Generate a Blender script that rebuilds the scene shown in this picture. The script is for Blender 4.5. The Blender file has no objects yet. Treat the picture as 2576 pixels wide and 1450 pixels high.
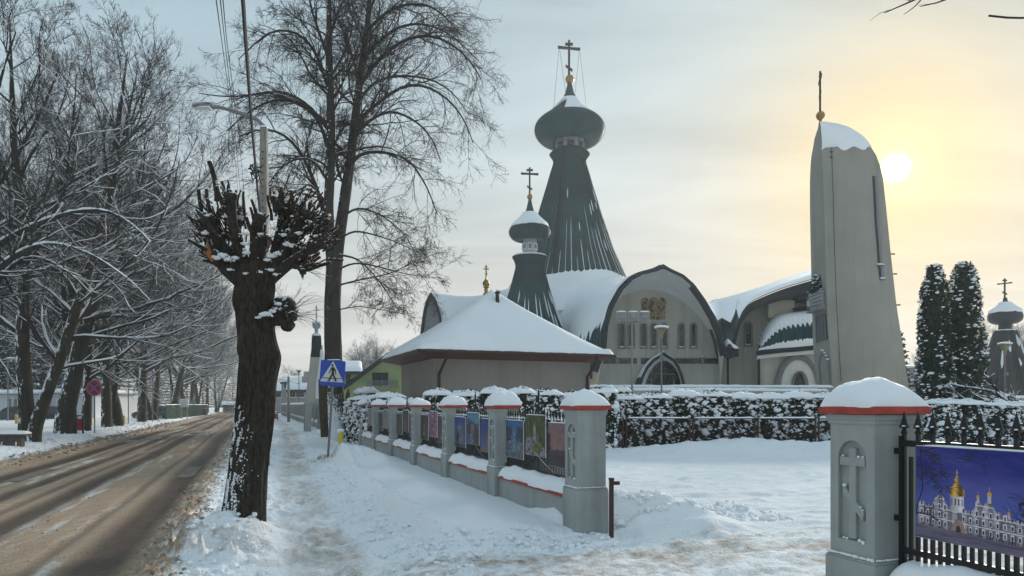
import bpy, bmesh, math, random
import numpy as np
from mathutils import Vector, Matrix
rng = np.random.default_rng(11)
random.seed(11)
S = bpy.context.scene
COL = S.collection
# ---------------------------------------------------------------- camera
F, CU, HV, CH = 1806.0, 1288.0, 1018.0, 1.72      # focal length and principal point, on a 2576 x 1450 picture
cam = bpy.data.cameras.new('camera'); camo = bpy.data.objects.new('camera', cam); COL.objects.link(camo)
camo.location = (0, 0, CH); camo.rotation_euler = (math.radians(90), 0, 0)
cam.sensor_width = 36.0; cam.lens = 36.0 * F / 2576.0; cam.shift_y = (HV - 725.0) / 2576.0
cam.clip_start = 0.05; cam.clip_end = 3000
S.camera = camo
# ---------------------------------------------------------------- light
SUN_EL, SUN_AZ = math.radians(16.2), math.radians(28.1)   # azimuth clockwise from +Y
SD = Vector((math.sin(SUN_AZ)*math.cos(SUN_EL), math.cos(SUN_AZ)*math.cos(SUN_EL), math.sin(SUN_EL)))
sun = bpy.data.lights.new('sun', 'SUN'); suno = bpy.data.objects.new('sun', sun); COL.objects.link(suno)
sun.energy = 3.4; sun.angle = math.radians(14); sun.color = (1.0, 0.93, 0.82)
suno.rotation_euler = (-SD).to_track_quat('-Z', 'Y').to_euler()
world = bpy.data.worlds.new('World'); S.world = world; world.use_nodes = True
wn, wl = world.node_tree.nodes, world.node_tree.links
wn.clear()
def wnode(t, **kw):
    n = wn.new(t)
    for k, v in kw.items(): setattr(n, k, v)
    return n
def wmath(op, a, b=None, clamp=False):
    n = wn.new('ShaderNodeMath'); n.operation = op; n.use_clamp = clamp
    for i, s in enumerate((a, b)):
        if s is None: continue
        if isinstance(s, (int, float)): n.inputs[i].default_value = s
        else: wl.new(s, n.inputs[i])
    return n.outputs[0]
def wmix(f, a, b):
    n = wn.new('ShaderNodeMix'); n.data_type = 'RGBA'
    for s, i in ((f, 0), (a, 6), (b, 7)):
        if isinstance(s, (int, float)): n.inputs[i].default_value = s
        elif isinstance(s, tuple): n.inputs[i].default_value = (*s, 1)
        else: wl.new(s, n.inputs[i])
    return n.outputs[2]
tc = wnode('ShaderNodeTexCoord'); sep = wnode('ShaderNodeSeparateXYZ'); wl.new(tc.outputs['Generated'], sep.inputs[0])
sky = wnode('ShaderNodeTexSky', sky_type='NISHITA', sun_disc=False, sun_elevation=SUN_EL, sun_rotation=SUN_AZ, dust_density=4.0, air_density=1.0)
skys = wn.new('ShaderNodeVectorMath'); skys.operation = 'SCALE'; wl.new(sky.outputs[0], skys.inputs[0]); skys.inputs[3].default_value = 0.05
dot = wn.new('ShaderNodeVectorMath'); dot.operation = 'DOT_PRODUCT'
wl.new(tc.outputs['Generated'], dot.inputs[0]); dot.inputs[1].default_value = SD
cosd = wmath('MAXIMUM', dot.outputs['Value'], 0.0)
# thin high cloud: streaks on a flat layer overhead
zc = wmath('ADD', wmath('MAXIMUM', sep.outputs[2], 0.0), 0.12)
comb = wnode('ShaderNodeCombineXYZ')
wl.new(wmath('DIVIDE', sep.outputs[0], zc), comb.inputs[0]); wl.new(wmath('DIVIDE', sep.outputs[1], zc), comb.inputs[1])
mp = wnode('ShaderNodeMapping'); mp.inputs['Rotation'].default_value = (0, 0, 0.5); mp.inputs['Scale'].default_value = (0.35, 1.1, 1)
wl.new(comb.outputs[0], mp.inputs[0])
cl = wnode('ShaderNodeTexNoise'); cl.inputs['Scale'].default_value = 1.5; cl.inputs['Detail'].default_value = 5; cl.inputs['Roughness'].default_value = 0.55
cl.inputs['Distortion'].default_value = 0.6; wl.new(mp.outputs[0], cl.inputs[0])
cr = wnode('ShaderNodeMapRange'); cr.inputs[1].default_value = 0.30; cr.inputs[2].default_value = 0.70
cr.inputs[3].default_value = 0.74; cr.inputs[4].default_value = 1.16; wl.new(cl.outputs[0], cr.inputs[0])
zr = wnode('ShaderNodeMapRange'); zr.interpolation_type = 'SMOOTHSTEP'
zr.inputs[1].default_value = 0.0; zr.inputs[2].default_value = 0.46; wl.new(sep.outputs[2], zr.inputs[0])
veil = wmix(zr.outputs[0], (0.50, 0.49, 0.455), (0.31, 0.42, 0.485))
veil = wmix(wmath('MULTIPLY', wmath('POWER', cosd, 5.0), 0.32), veil, (0.55, 0.54, 0.46))
veil = wmix(wmath('MULTIPLY', wmath('POWER', cosd, 75.0), 0.88), veil, (0.56, 0.425, 0.19))
vs = wn.new('ShaderNodeVectorMath'); vs.operation = 'SCALE'; wl.new(veil, vs.inputs[0]); wl.new(cr.outputs[0], vs.inputs[3])
base = wmix(0.93, skys.outputs[0], vs.outputs[0])
glow = wn.new('ShaderNodeVectorMath'); glow.operation = 'SCALE'; glow.inputs[0].default_value = (1.0, 0.72, 0.25)
wl.new(wmath('ADD', wmath('MULTIPLY', wmath('POWER', cosd, 2600.0), 0.45), wmath('MULTIPLY', wmath('POWER', cosd, 320.0), 0.09)), glow.inputs[3])
disc = wnode('ShaderNodeMapRange'); disc.interpolation_type = 'SMOOTHSTEP'
disc.inputs[1].default_value = math.cos(math.radians(1.05)); disc.inputs[2].default_value = math.cos(math.radians(0.50)); wl.new(dot.outputs['Value'], disc.inputs[0])
dcol = wn.new('ShaderNodeVectorMath'); dcol.operation = 'SCALE'; dcol.inputs[0].default_value = (1.6, 1.5, 1.2); wl.new(disc.outputs[0], dcol.inputs[3])
a1 = wn.new('ShaderNodeVectorMath'); wl.new(base, a1.inputs[0]); wl.new(glow.outputs[0], a1.inputs[1])
a2 = wn.new('ShaderNodeVectorMath'); wl.new(a1.outputs[0], a2.inputs[0]); wl.new(dcol.outputs[0], a2.inputs[1])
bg = wnode('ShaderNodeBackground'); bg.inputs[1].default_value = 1.0; wl.new(a2.outputs[0], bg.inputs[0])
wo = wnode('ShaderNodeOutputWorld'); wl.new(bg.outputs[0], wo.inputs[0])
vs_ = S.view_settings
vs_.view_transform = 'Standard'; vs_.look = 'None'; vs_.gamma = 1.0; vs_.exposure = 0.60; vs_.use_curve_mapping = False
S.render.engine = 'CYCLES'
S.cycles.use_denoising = True
S.cycles.max_bounces = 6; S.cycles.diffuse_bounces = 3; S.cycles.volume_bounces = 0
S.cycles.use_adaptive_sampling = True

# ---------------------------------------------------------------- places
CA, SA = 0.9412, 0.3379
RZ = math.atan2(SA, CA)
def W(u, v, Y): return ((u-CU)/F*Y, Y, CH+(HV-v)/F*Y)
def NT(n, t, z=0.0): return (CA*n - SA*t, SA*n + CA*t, z)   # n across the street, t along it

# ---------------------------------------------------------------- helpers
def tag(o, label=None, cat=None, group=None, kind=None):
    if label: o['label'] = label
    if cat: o['category'] = cat
    if group: o['group'] = group
    if kind: o['kind'] = kind
    return o
def thing(name, label, cat, loc=(0,0,0), rz=0.0, group=None):
    o = bpy.data.objects.new(name, None); o.empty_display_size = 0.2; COL.objects.link(o)
    o.location = loc; o.rotation_euler = (0, 0, rz)
    return tag(o, label, cat, group)
def root_of(p):
    while p.parent: p = p.parent
    return p
def link(name, me, mat, parent, world=False):
    o = bpy.data.objects.new(name, me); COL.objects.link(o)
    if mat is not None and not me.materials: me.materials.append(mat)
    if parent is not None: o.parent = parent
    return o
def np_mesh(name, V, faces, smooth=False, attrs=None, cols=None):
    V = np.asarray(V, dtype=np.float32).reshape(-1, 3)
    if not isinstance(faces, list): faces = [faces]
    faces = [np.asarray(f, dtype=np.int32) for f in faces if len(f)]
    me = bpy.data.meshes.new(name)
    me.vertices.add(len(V)); me.vertices.foreach_set('co', V.ravel())
    loops = np.concatenate([f.ravel() for f in faces])
    tot = np.concatenate([np.full(len(f), f.shape[1], dtype=np.int32) for f in faces])
    start = np.concatenate([[0], np.cumsum(tot)[:-1]]).astype(np.int32)
    me.loops.add(len(loops)); me.loops.foreach_set('vertex_index', loops)
    me.polygons.add(len(tot)); me.polygons.foreach_set('loop_start', start)
    if smooth: me.polygons.foreach_set('use_smooth', np.ones(len(tot), dtype=bool))
    me.update(calc_edges=True)
    for k, a in (attrs or {}).items():
        at = me.attributes.new(k, 'FLOAT', 'POINT'); at.data.foreach_set('value', np.asarray(a, dtype=np.float32).ravel())
    if cols is not None:
        at = me.attributes.new('print', 'FLOAT_COLOR', 'POINT')
        c = np.ones((len(V), 4), dtype=np.float32); c[:, :3] = np.asarray(cols).reshape(-1, 3); at.data.foreach_set('color', c.ravel())
    return me
def mk(name, V, faces, mat, parent=None, smooth=False, world=True, attrs=None, cols=None, kind=None):
    """one mesh object; world coordinates are turned into the parent thing's own (things with rz=0 only)"""
    V = np.asarray(V, dtype=np.float32).reshape(-1, 3)
    if parent is not None and world: V = V - np.array(root_of(parent).location, dtype=np.float32)
    o = link(name, np_mesh(name, V, faces, smooth, attrs, cols), mat, parent)
    if kind: o['kind'] = kind
    return o
class MB:
    def __init__(s): s.V = []; s.Fc = []
    def add(s, V, Fs):
        o = len(s.V); s.V += [tuple(map(float, v)) for v in V]; s.Fc += [tuple(int(i)+o for i in f) for f in Fs]; return s
    def box(s, c, d, rz=0.0, taper=1.0):
        hx, hy, hz = d[0]/2, d[1]/2, d[2]/2; ca, sa = math.cos(rz), math.sin(rz); V = []
        for z in (-1, 1):
            k = 1.0 if z < 0 else taper
            for x, y in ((-1,-1),(1,-1),(1,1),(-1,1)):
                X, Y = x*hx*k, y*hy*k; V.append((c[0]+X*ca-Y*sa, c[1]+X*sa+Y*ca, c[2]+z*hz))
        return s.add(V, [(3,2,1,0),(4,5,6,7),(0,1,5,4),(1,2,6,5),(2,3,7,6),(3,0,4,7)])
    def tube(s, pts, rad, n=6, cap=True):
        pts = [Vector(p) for p in pts]; N = len(pts)
        if not hasattr(rad, '__len__'): rad = [rad]*N
        V = []; ref = Vector((0.13, 0.21, 1)).normalized()
        for i in range(N):
            t = (pts[min(i+1, N-1)]-pts[max(i-1, 0)]).normalized()
            a = t.cross(ref)
            if a.length < 0.15: a = t.cross(Vector((1, 0, 0.1)))
            a.normalize(); b = t.cross(a)
            for k in range(n):
                w = 2*math.pi*k/n; V.append(pts[i]+(a*math.cos(w)+b*math.sin(w))*rad[i])
        Fs = [(i*n+k, i*n+(k+1) % n, (i+1)*n+(k+1) % n, (i+1)*n+k) for i in range(N-1) for k in range(n)]
        if cap: Fs += [tuple(range(n))[::-1], tuple((N-1)*n+k for k in range(n))]
        return s.add(V, Fs)
    def lathe(s, prof, c, n=24, ph=0.0):
        V = [(c[0]+r*math.cos(ph+2*math.pi*k/n), c[1]+r*math.sin(ph+2*math.pi*k/n), c[2]+z) for r, z in prof for k in range(n)]
        m = len(prof)
        Fs = [(i*n+k, i*n+(k+1) % n, (i+1)*n+(k+1) % n, (i+1)*n+k) for i in range(m-1) for k in range(n)]
        Fs += [tuple(range(n))[::-1], tuple((m-1)*n+k for k in range(n))]
        return s.add(V, Fs)
    def prism(s, poly, f0, f1):
        """poly of 2-D points; f0, f1 map one to the two ends"""
        n = len(poly); V = [f0(p) for p in poly]+[f1(p) for p in poly]
        return s.add(V, [tuple(range(n))[::-1], tuple(range(n, 2*n))]+[(k, (k+1) % n, n+(k+1) % n, n+k) for k in range(n)])
    def loft(s, rows, close=False):
        m = len(rows); n = len(rows[0]); V = [p for r in rows for p in r]
        Fs = [(i*n+k, i*n+(k+1) % n, (i+1)*n+(k+1) % n, (i+1)*n+k) for i in range(m-1) for k in range(n if close else n-1)]
        return s.add(V, Fs)
    def build(s, name, mat, parent=None, smooth=False, world=True, bevel=0.0, kind=None, angle=35):
        V = np.array(s.V, dtype=float)
        if parent is not None and world: V = V-np.array(root_of(parent).location)
        me = bpy.data.meshes.new(name); me.from_pydata(V.tolist(), [], s.Fc); me.update()
        bm = bmesh.new(); bm.from_mesh(me)
        bmesh.ops.recalc_face_normals(bm, faces=bm.faces)
        if bevel > 0:
            ed = [e for e in bm.edges if len(e.link_faces) == 2 and e.calc_face_angle(0) > math.radians(30)]
            bmesh.ops.bevel(bm, geom=ed, offset=bevel, segments=2, affect='EDGES', profile=0.6)
        bm.to_mesh(me); bm.free()
        if smooth:
            me.polygons.foreach_set('use_smooth', np.ones(len(me.polygons), dtype=bool))
            try: me.set_sharp_from_angle(angle=math.radians(angle))
            except Exception: pass
        o = link(name, me, mat, parent)
        if kind: o['kind'] = kind
        return o
def copy_tree(o, parent=None):
    c = o.copy(); COL.objects.link(c)
    if parent is not None: c.parent = parent
    for ch in list(o.children): copy_tree(ch, c)
    return c
# value noise
def vnoise(x, y, seed=0):
    xi = np.floor(x).astype(np.int64); yi = np.floor(y).astype(np.int64); xf = x-xi; yf = y-yi
    u = xf*xf*(3-2*xf); v = yf*yf*(3-2*yf)
    def h(a, b):
        k = (a*374761393+b*668265263+seed*1442695041) & 0xffffffff
        k = ((k ^ (k >> 13))*1274126177) & 0xffffffff
        return ((k ^ (k >> 16)) & 0xffff)/65535.0
    return (h(xi, yi)*(1-u)+h(xi+1, yi)*u)*(1-v)+(h(xi, yi+1)*(1-u)+h(xi+1, yi+1)*u)*v
def fbm(x, y, o=4, seed=0, g=0.5):
    s = 0.0; a = 1.0; tot = 0.0
    for k in range(o):
        s = s+a*vnoise(x*2**k+17.3*k, y*2**k-9.1*k, seed+k); tot += a; a *= g
    return s/tot
def sst(a, b, x): x = np.clip((x-a)/(b-a), 0, 1); return x*x*(3-2*x)

# ---------------------------------------------------------------- materials
MATS = {}
def nodes_of(name):
    m = bpy.data.materials.new(name); m.use_nodes = True
    nt = m.node_tree; b = nt.nodes['Principled BSDF']
    return m, nt, b
def mat(name, col, rough=0.8, var=0.18, scale=3.0, bump=0.15, bscale=40.0, metal=0.0, col2=None, stretch=(1,1,1), dist=0.01, stain=0.0, spec=0.4):
    m, nt, b = nodes_of(name); N, L = nt.nodes, nt.links
    t = N.new('ShaderNodeTexCoord'); mpg = N.new('ShaderNodeMapping'); mpg.inputs['Scale'].default_value = stretch; L.new(t.outputs['Object'], mpg.inputs[0])
    n1 = N.new('ShaderNodeTexNoise'); n1.inputs['Scale'].default_value = scale; n1.inputs['Detail'].default_value = 6; n1.inputs['Roughness'].default_value = 0.6
    L.new(mpg.outputs[0], n1.inputs[0])
    r = N.new('ShaderNodeValToRGB'); r.color_ramp.elements[0].position = 0.32; r.color_ramp.elements[1].position = 0.70
    c2 = col2 if col2 else tuple(min(1, c*(1+var)) for c in col)
    c1 = col if col2 else tuple(c*(1-var) for c in col)
    r.color_ramp.elements[0].color = (*c1, 1); r.color_ramp.elements[1].color = (*c2, 1); L.new(n1.outputs[0], r.inputs[0])
    out = r.outputs[0]
    if stain > 0:
        n3 = N.new('ShaderNodeTexNoise'); n3.inputs['Scale'].default_value = max(scale*0.5, 1.1); n3.inputs['Detail'].default_value = 7
        mp3 = N.new('ShaderNodeMapping'); mp3.inputs['Scale'].default_value = (1.8, 1.8, 0.16); L.new(t.outputs['Object'], mp3.inputs[0]); L.new(mp3.outputs[0], n3.inputs[0])
        r3 = N.new('ShaderNodeValToRGB'); r3.color_ramp.elements[0].position = 0.48; r3.color_ramp.elements[1].position = 0.72
        r3.color_ramp.elements[0].color = (1, 1, 1, 1); r3.color_ramp.elements[1].color = (1-stain, 1-stain, 1-stain*0.95, 1); L.new(n3.outputs[0], r3.inputs[0])
        mx = N.new('ShaderNodeMix'); mx.data_type = 'RGBA'; mx.blend_type = 'MULTIPLY'; mx.inputs[0].default_value = 1
        L.new(out, mx.inputs[6]); L.new(r3.outputs[0], mx.inputs[7]); out = mx.outputs[2]
    L.new(out, b.inputs['Base Color'])
    b.inputs['Roughness'].default_value = rough; b.inputs['Metallic'].default_value = metal; b.inputs['Specular IOR Level'].default_value = spec
    if bump > 0:
        n2 = N.new('ShaderNodeTexNoise'); n2.inputs['Scale'].default_value = bscale; n2.inputs['Detail'].default_value = 5; L.new(mpg.outputs[0], n2.inputs[0])
        bp = N.new('ShaderNodeBump'); bp.inputs['Strength'].default_value = bump; bp.inputs['Distance'].default_value = dist
        L.new(n2.outputs[0], bp.inputs['Height']); L.new(bp.outputs[0], b.inputs['Normal'])
    MATS[name] = m
    return m
def snow_mix(m, lo=0.35, hi=0.62, nz=0.5, scale=9.0):
    """snow lies on whatever faces up, broken up by noise"""
    nt = m.node_tree; N, L = nt.nodes, nt.links; b = N['Principled BSDF']
    src = b.inputs['Base Color'].links[0].from_socket
    g = N.new('ShaderNodeNewGeometry'); sp = N.new('ShaderNodeSeparateXYZ'); L.new(g.outputs['Normal'], sp.inputs[0])
    t = N.new('ShaderNodeTexCoord'); n = N.new('ShaderNodeTexNoise'); n.inputs['Scale'].default_value = scale; n.inputs['Detail'].default_value = 3
    L.new(t.outputs['Object'], n.inputs[0])
    m1 = N.new('ShaderNodeMath'); m1.operation = 'MULTIPLY_ADD'; L.new(n.outputs[0], m1.inputs[0]); m1.inputs[1].default_value = nz; L.new(sp.outputs[2], m1.inputs[2])
    m2 = N.new('ShaderNodeMapRange'); m2.inputs[1].default_value = lo+nz*0.5; m2.inputs[2].default_value = hi+nz*0.5; L.new(m1.outputs[0], m2.inputs[0])
    mx = N.new('ShaderNodeMix'); mx.data_type = 'RGBA'; L.new(m2.outputs[0], mx.inputs[0]); L.new(src, mx.inputs[6]); mx.inputs[7].default_value = (0.80, 0.83, 0.88, 1)
    L.new(mx.outputs[2], b.inputs['Base Color'])
    return m
SNOW = mat('snow', (0.85, 0.88, 0.92), 0.65, col2=(0.90, 0.92, 0.95), scale=2.0, bump=0.25, bscale=55, dist=0.012, spec=0.25)
SNOWS = mat('snow_smooth', (0.85, 0.88, 0.92), 0.65, col2=(0.90, 0.92, 0.95), scale=0.6, bump=0.15, bscale=14, dist=0.02, spec=0.25)
PLASTER = mat('plaster', (0.48, 0.46, 0.405), 0.9, var=0.10, scale=0.7, bump=0.25, bscale=25, dist=0.01, stain=0.22)
PILLAR = mat('cement_render', (0.34, 0.365, 0.355), 0.9, var=0.10, scale=3.0, bump=0.35, bscale=60, dist=0.006, stain=0.34)
RED = mat('red_paint', (0.36, 0.045, 0.03), 0.55, var=0.25, scale=9, bump=0.1)
IRON = mat('black_iron', (0.012, 0.012, 0.014), 0.45, var=0.3, scale=20, bump=0.1)
GREENM = mat('green_sheet_metal', (0.014, 0.058, 0.060), 0.60, var=0.35, scale=1.2, bump=0.08, bscale=8, metal=0.2, stretch=(1,1,0.2))
DARKM = mat('dark_fascia_metal', (0.018, 0.027, 0.032), 0.5, var=0.3, scale=1.5, bump=0.05, bscale=8, metal=0.2)
SOFFIT = mat('soffit_plaster', (0.72, 0.72, 0.70), 0.9, var=0.08, scale=0.8, bump=0.15, bscale=25)
FRAME = mat('grey_window_frame', (0.20, 0.195, 0.20), 0.8, var=0.1, scale=3, bump=0.1)
GLASS = mat('dark_glass', (0.012, 0.016, 0.020), 0.12, var=0.5, scale=2.0, bump=0.0, spec=0.6)
GOLD = mat('gilt_metal', (0.36, 0.22, 0.065), 0.42, var=0.25, scale=4, bump=0.05, metal=0.85)
BRONZE = mat('dull_gilt_cross', (0.055, 0.038, 0.022), 0.5, var=0.3, scale=4, bump=0.05, metal=0.6)
BROWN = mat('brown_painted_metal', (0.055, 0.022, 0.016), 0.5, var=0.2, scale=4, bump=0.05)
SOFFITW = mat('red_brown_wood', (0.14, 0.05, 0.035), 0.7, var=0.25, scale=3, bump=0.1, stretch=(1, 8, 1))
STEEL = mat('galvanised_steel', (0.26, 0.27, 0.28), 0.5, var=0.15, scale=6, bump=0.05, metal=0.4)
GREYP = mat('grey_painted_pole', (0.17, 0.17, 0.18), 0.6, var=0.15, scale=4, bump=0.05)
CONC = mat('weathered_concrete', (0.25, 0.23, 0.20), 0.95, var=0.2, scale=4, bump=0.4, bscale=50, stain=0.3)
DCONC = mat('dark_concrete', (0.09, 0.08, 0.065), 0.95, var=0.25, scale=6, bump=0.4, bscale=40)
YELLOW = mat('yellow_paint', (0.62, 0.33, 0.02), 0.6, var=0.15, scale=8, bump=0.05)
YELLOW2 = mat('lemon_yellow_plastic', (0.62, 0.50, 0.02), 0.5, var=0.1, scale=8, bump=0.02)
WHITEP = mat('white_paint', (0.74, 0.74, 0.72), 0.7, var=0.06, scale=5, bump=0.05)
WHITEW = mat('white_wall_paint', (0.60, 0.63, 0.65), 0.85, var=0.06, scale=1.0, bump=0.1, stain=0.12)
BLUE = mat('blue_sign_face', (0.006, 0.055, 0.42), 0.35, var=0.06, scale=6, bump=0.0)
BLACK = mat('black_sign_paint', (0.012, 0.012, 0.014), 0.5, var=0.1, scale=6, bump=0.0)
SIGNW = mat('white_sign_face', (0.58, 0.58, 0.56), 0.45, var=0.06, scale=6, bump=0.0)
SIGNR = mat('red_sign_face', (0.48, 0.03, 0.04), 0.4, var=0.1, scale=6, bump=0.0)
SIGNB = mat('dark_blue_sign_face', (0.010, 0.03, 0.16), 0.4, var=0.1, scale=6, bump=0.0)
BIN = mat('red_bin_metal', (0.36, 0.012, 0.03), 0.45, var=0.15, scale=6, bump=0.05)
RUBBER = mat('black_rubber', (0.015, 0.015, 0.016), 0.8, var=0.2, scale=10, bump=0.1)
WOODCUT = mat('fresh_cut_wood', (0.46, 0.25, 0.12), 0.8, col2=(0.60, 0.38, 0.21), scale=20, bump=0.2)
LEAF = mat('evergreen_foliage', (0.012, 0.024, 0.013), 0.75, col2=(0.034, 0.058, 0.026), scale=5, bump=0.0)
NEEDLE = mat('spruce_needles', (0.012, 0.026, 0.022), 0.75, col2=(0.03, 0.055, 0.042), scale=5, bump=0.0)
GREENW = mat('pale_green_wall', (0.34, 0.42, 0.20), 0.9, var=0.08, scale=1, bump=0.1)
GREYW = mat('grey_house_wall', (0.30, 0.30, 0.31), 0.9, var=0.1, scale=1, bump=0.1, stain=0.15)
GREENF = mat('green_painted_boards', (0.012, 0.045, 0.034), 0.8, var=0.3, scale=4, bump=0.1, stain=0.3, spec=0.1)
DRUM = mat('grey_blue_cladding', (0.36, 0.42, 0.48), 0.6, var=0.1, scale=3, bump=0.05)
TOWER = mat('tower_concrete', (0.32, 0.31, 0.27), 0.92, var=0.10, scale=0.35, bump=0.3, bscale=18, dist=0.012, stain=0.16)
BARK = mat('linden_bark', (0.016, 0.014, 0.011), 0.95, col2=(0.055, 0.050, 0.038), scale=7, bump=0.8, bscale=14, stretch=(1, 1, 0.22), dist=0.03)
BARKP = mat('pollard_bark', (0.011, 0.009, 0.0065), 0.95, col2=(0.066, 0.056, 0.040), scale=30, bump=1.0, bscale=45, stretch=(1, 1, 0.30), dist=0.02)
TWIG = mat('bare_twig', (0.028, 0.023, 0.020), 0.9, var=0.3, scale=3, bump=0.0)
TWIGS = snow_mix(mat('snowy_twig', (0.026, 0.022, 0.020), 0.9, var=0.3, scale=3, bump=0.0), lo=0.52, hi=0.88, nz=0.6, scale=3)
BARKG = mat('street_tree_bark', (0.018, 0.017, 0.011), 0.95, col2=(0.052, 0.050, 0.034), scale=6, bump=0.8, bscale=12, stretch=(1, 1, 0.25), dist=0.03)

def plaster_snow(m, d=(-0.8, -0.35, 0.2), lo=0.62, hi=0.74, scale=7.0, ztop=None):
    """snow blown on to one side of a trunk, in patches"""
    nt = m.node_tree; N, L = nt.nodes, nt.links; b = N['Principled BSDF']; src = b.inputs['Base Color'].links[0].from_socket
    g = N.new('ShaderNodeNewGeometry'); dt = N.new('ShaderNodeVectorMath'); dt.operation = 'DOT_PRODUCT'; L.new(g.outputs['Normal'], dt.inputs[0]); dt.inputs[1].default_value = Vector(d).normalized()
    t = N.new('ShaderNodeTexCoord'); mp_ = N.new('ShaderNodeMapping'); mp_.inputs['Scale'].default_value = (1, 1, 0.55); L.new(t.outputs['Object'], mp_.inputs[0])
    n = N.new('ShaderNodeTexNoise'); n.inputs['Scale'].default_value = scale; n.inputs['Detail'].default_value = 5; n.inputs['Roughness'].default_value = 0.65; L.new(mp_.outputs[0], n.inputs[0])
    n2 = N.new('ShaderNodeTexNoise'); n2.inputs['Scale'].default_value = scale*0.12; n2.inputs['Detail'].default_value = 2; L.new(t.outputs['Object'], n2.inputs[0])
    a = N.new('ShaderNodeMath'); a.operation = 'MULTIPLY_ADD'; L.new(dt.outputs['Value'], a.inputs[0]); a.inputs[1].default_value = 0.22; L.new(n.outputs[0], a.inputs[2])
    a2 = N.new('ShaderNodeMath'); a2.operation = 'MULTIPLY_ADD'; L.new(n2.outputs[0], a2.inputs[0]); a2.inputs[1].default_value = 0.45; L.new(a.outputs[0], a2.inputs[2]); o_ = a2.outputs[0]
    if ztop is not None:
        sp = N.new('ShaderNodeSeparateXYZ'); L.new(t.outputs['Object'], sp.inputs[0]); r = N.new('ShaderNodeMapRange'); r.inputs[1].default_value = 0.0; r.inputs[2].default_value = ztop; r.inputs[3].default_value = 0.22; r.inputs[4].default_value = -0.30; L.new(sp.outputs[2], r.inputs[0])
        a3 = N.new('ShaderNodeMath'); L.new(o_, a3.inputs[0]); L.new(r.outputs[0], a3.inputs[1]); o_ = a3.outputs[0]
    m2 = N.new('ShaderNodeMapRange'); m2.inputs[1].default_value = lo+0.225; m2.inputs[2].default_value = hi+0.225; L.new(o_, m2.inputs[0])
    mx = N.new('ShaderNodeMix'); mx.data_type = 'RGBA'; L.new(m2.outputs[0], mx.inputs[0]); L.new(src, mx.inputs[6]); mx.inputs[7].default_value = (0.80, 0.83, 0.88, 1); L.new(mx.outputs[2], b.inputs['Base Color'])
    return m
plaster_snow(BARKG, lo=0.66, hi=0.72, scale=8)
plaster_snow(BARK, d=(-0.3, -0.8, 0.3), lo=0.60, hi=0.64, scale=22, ztop=3.2)

BARKH = snow_mix(mat('pollard_stub_bark', (0.010, 0.008, 0.006), 0.95, col2=(0.055, 0.046, 0.032), scale=30, bump=0.8, bscale=45, stretch=(1, 1, 0.4), dist=0.01), lo=0.66, hi=0.74, nz=1.5, scale=11)
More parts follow.
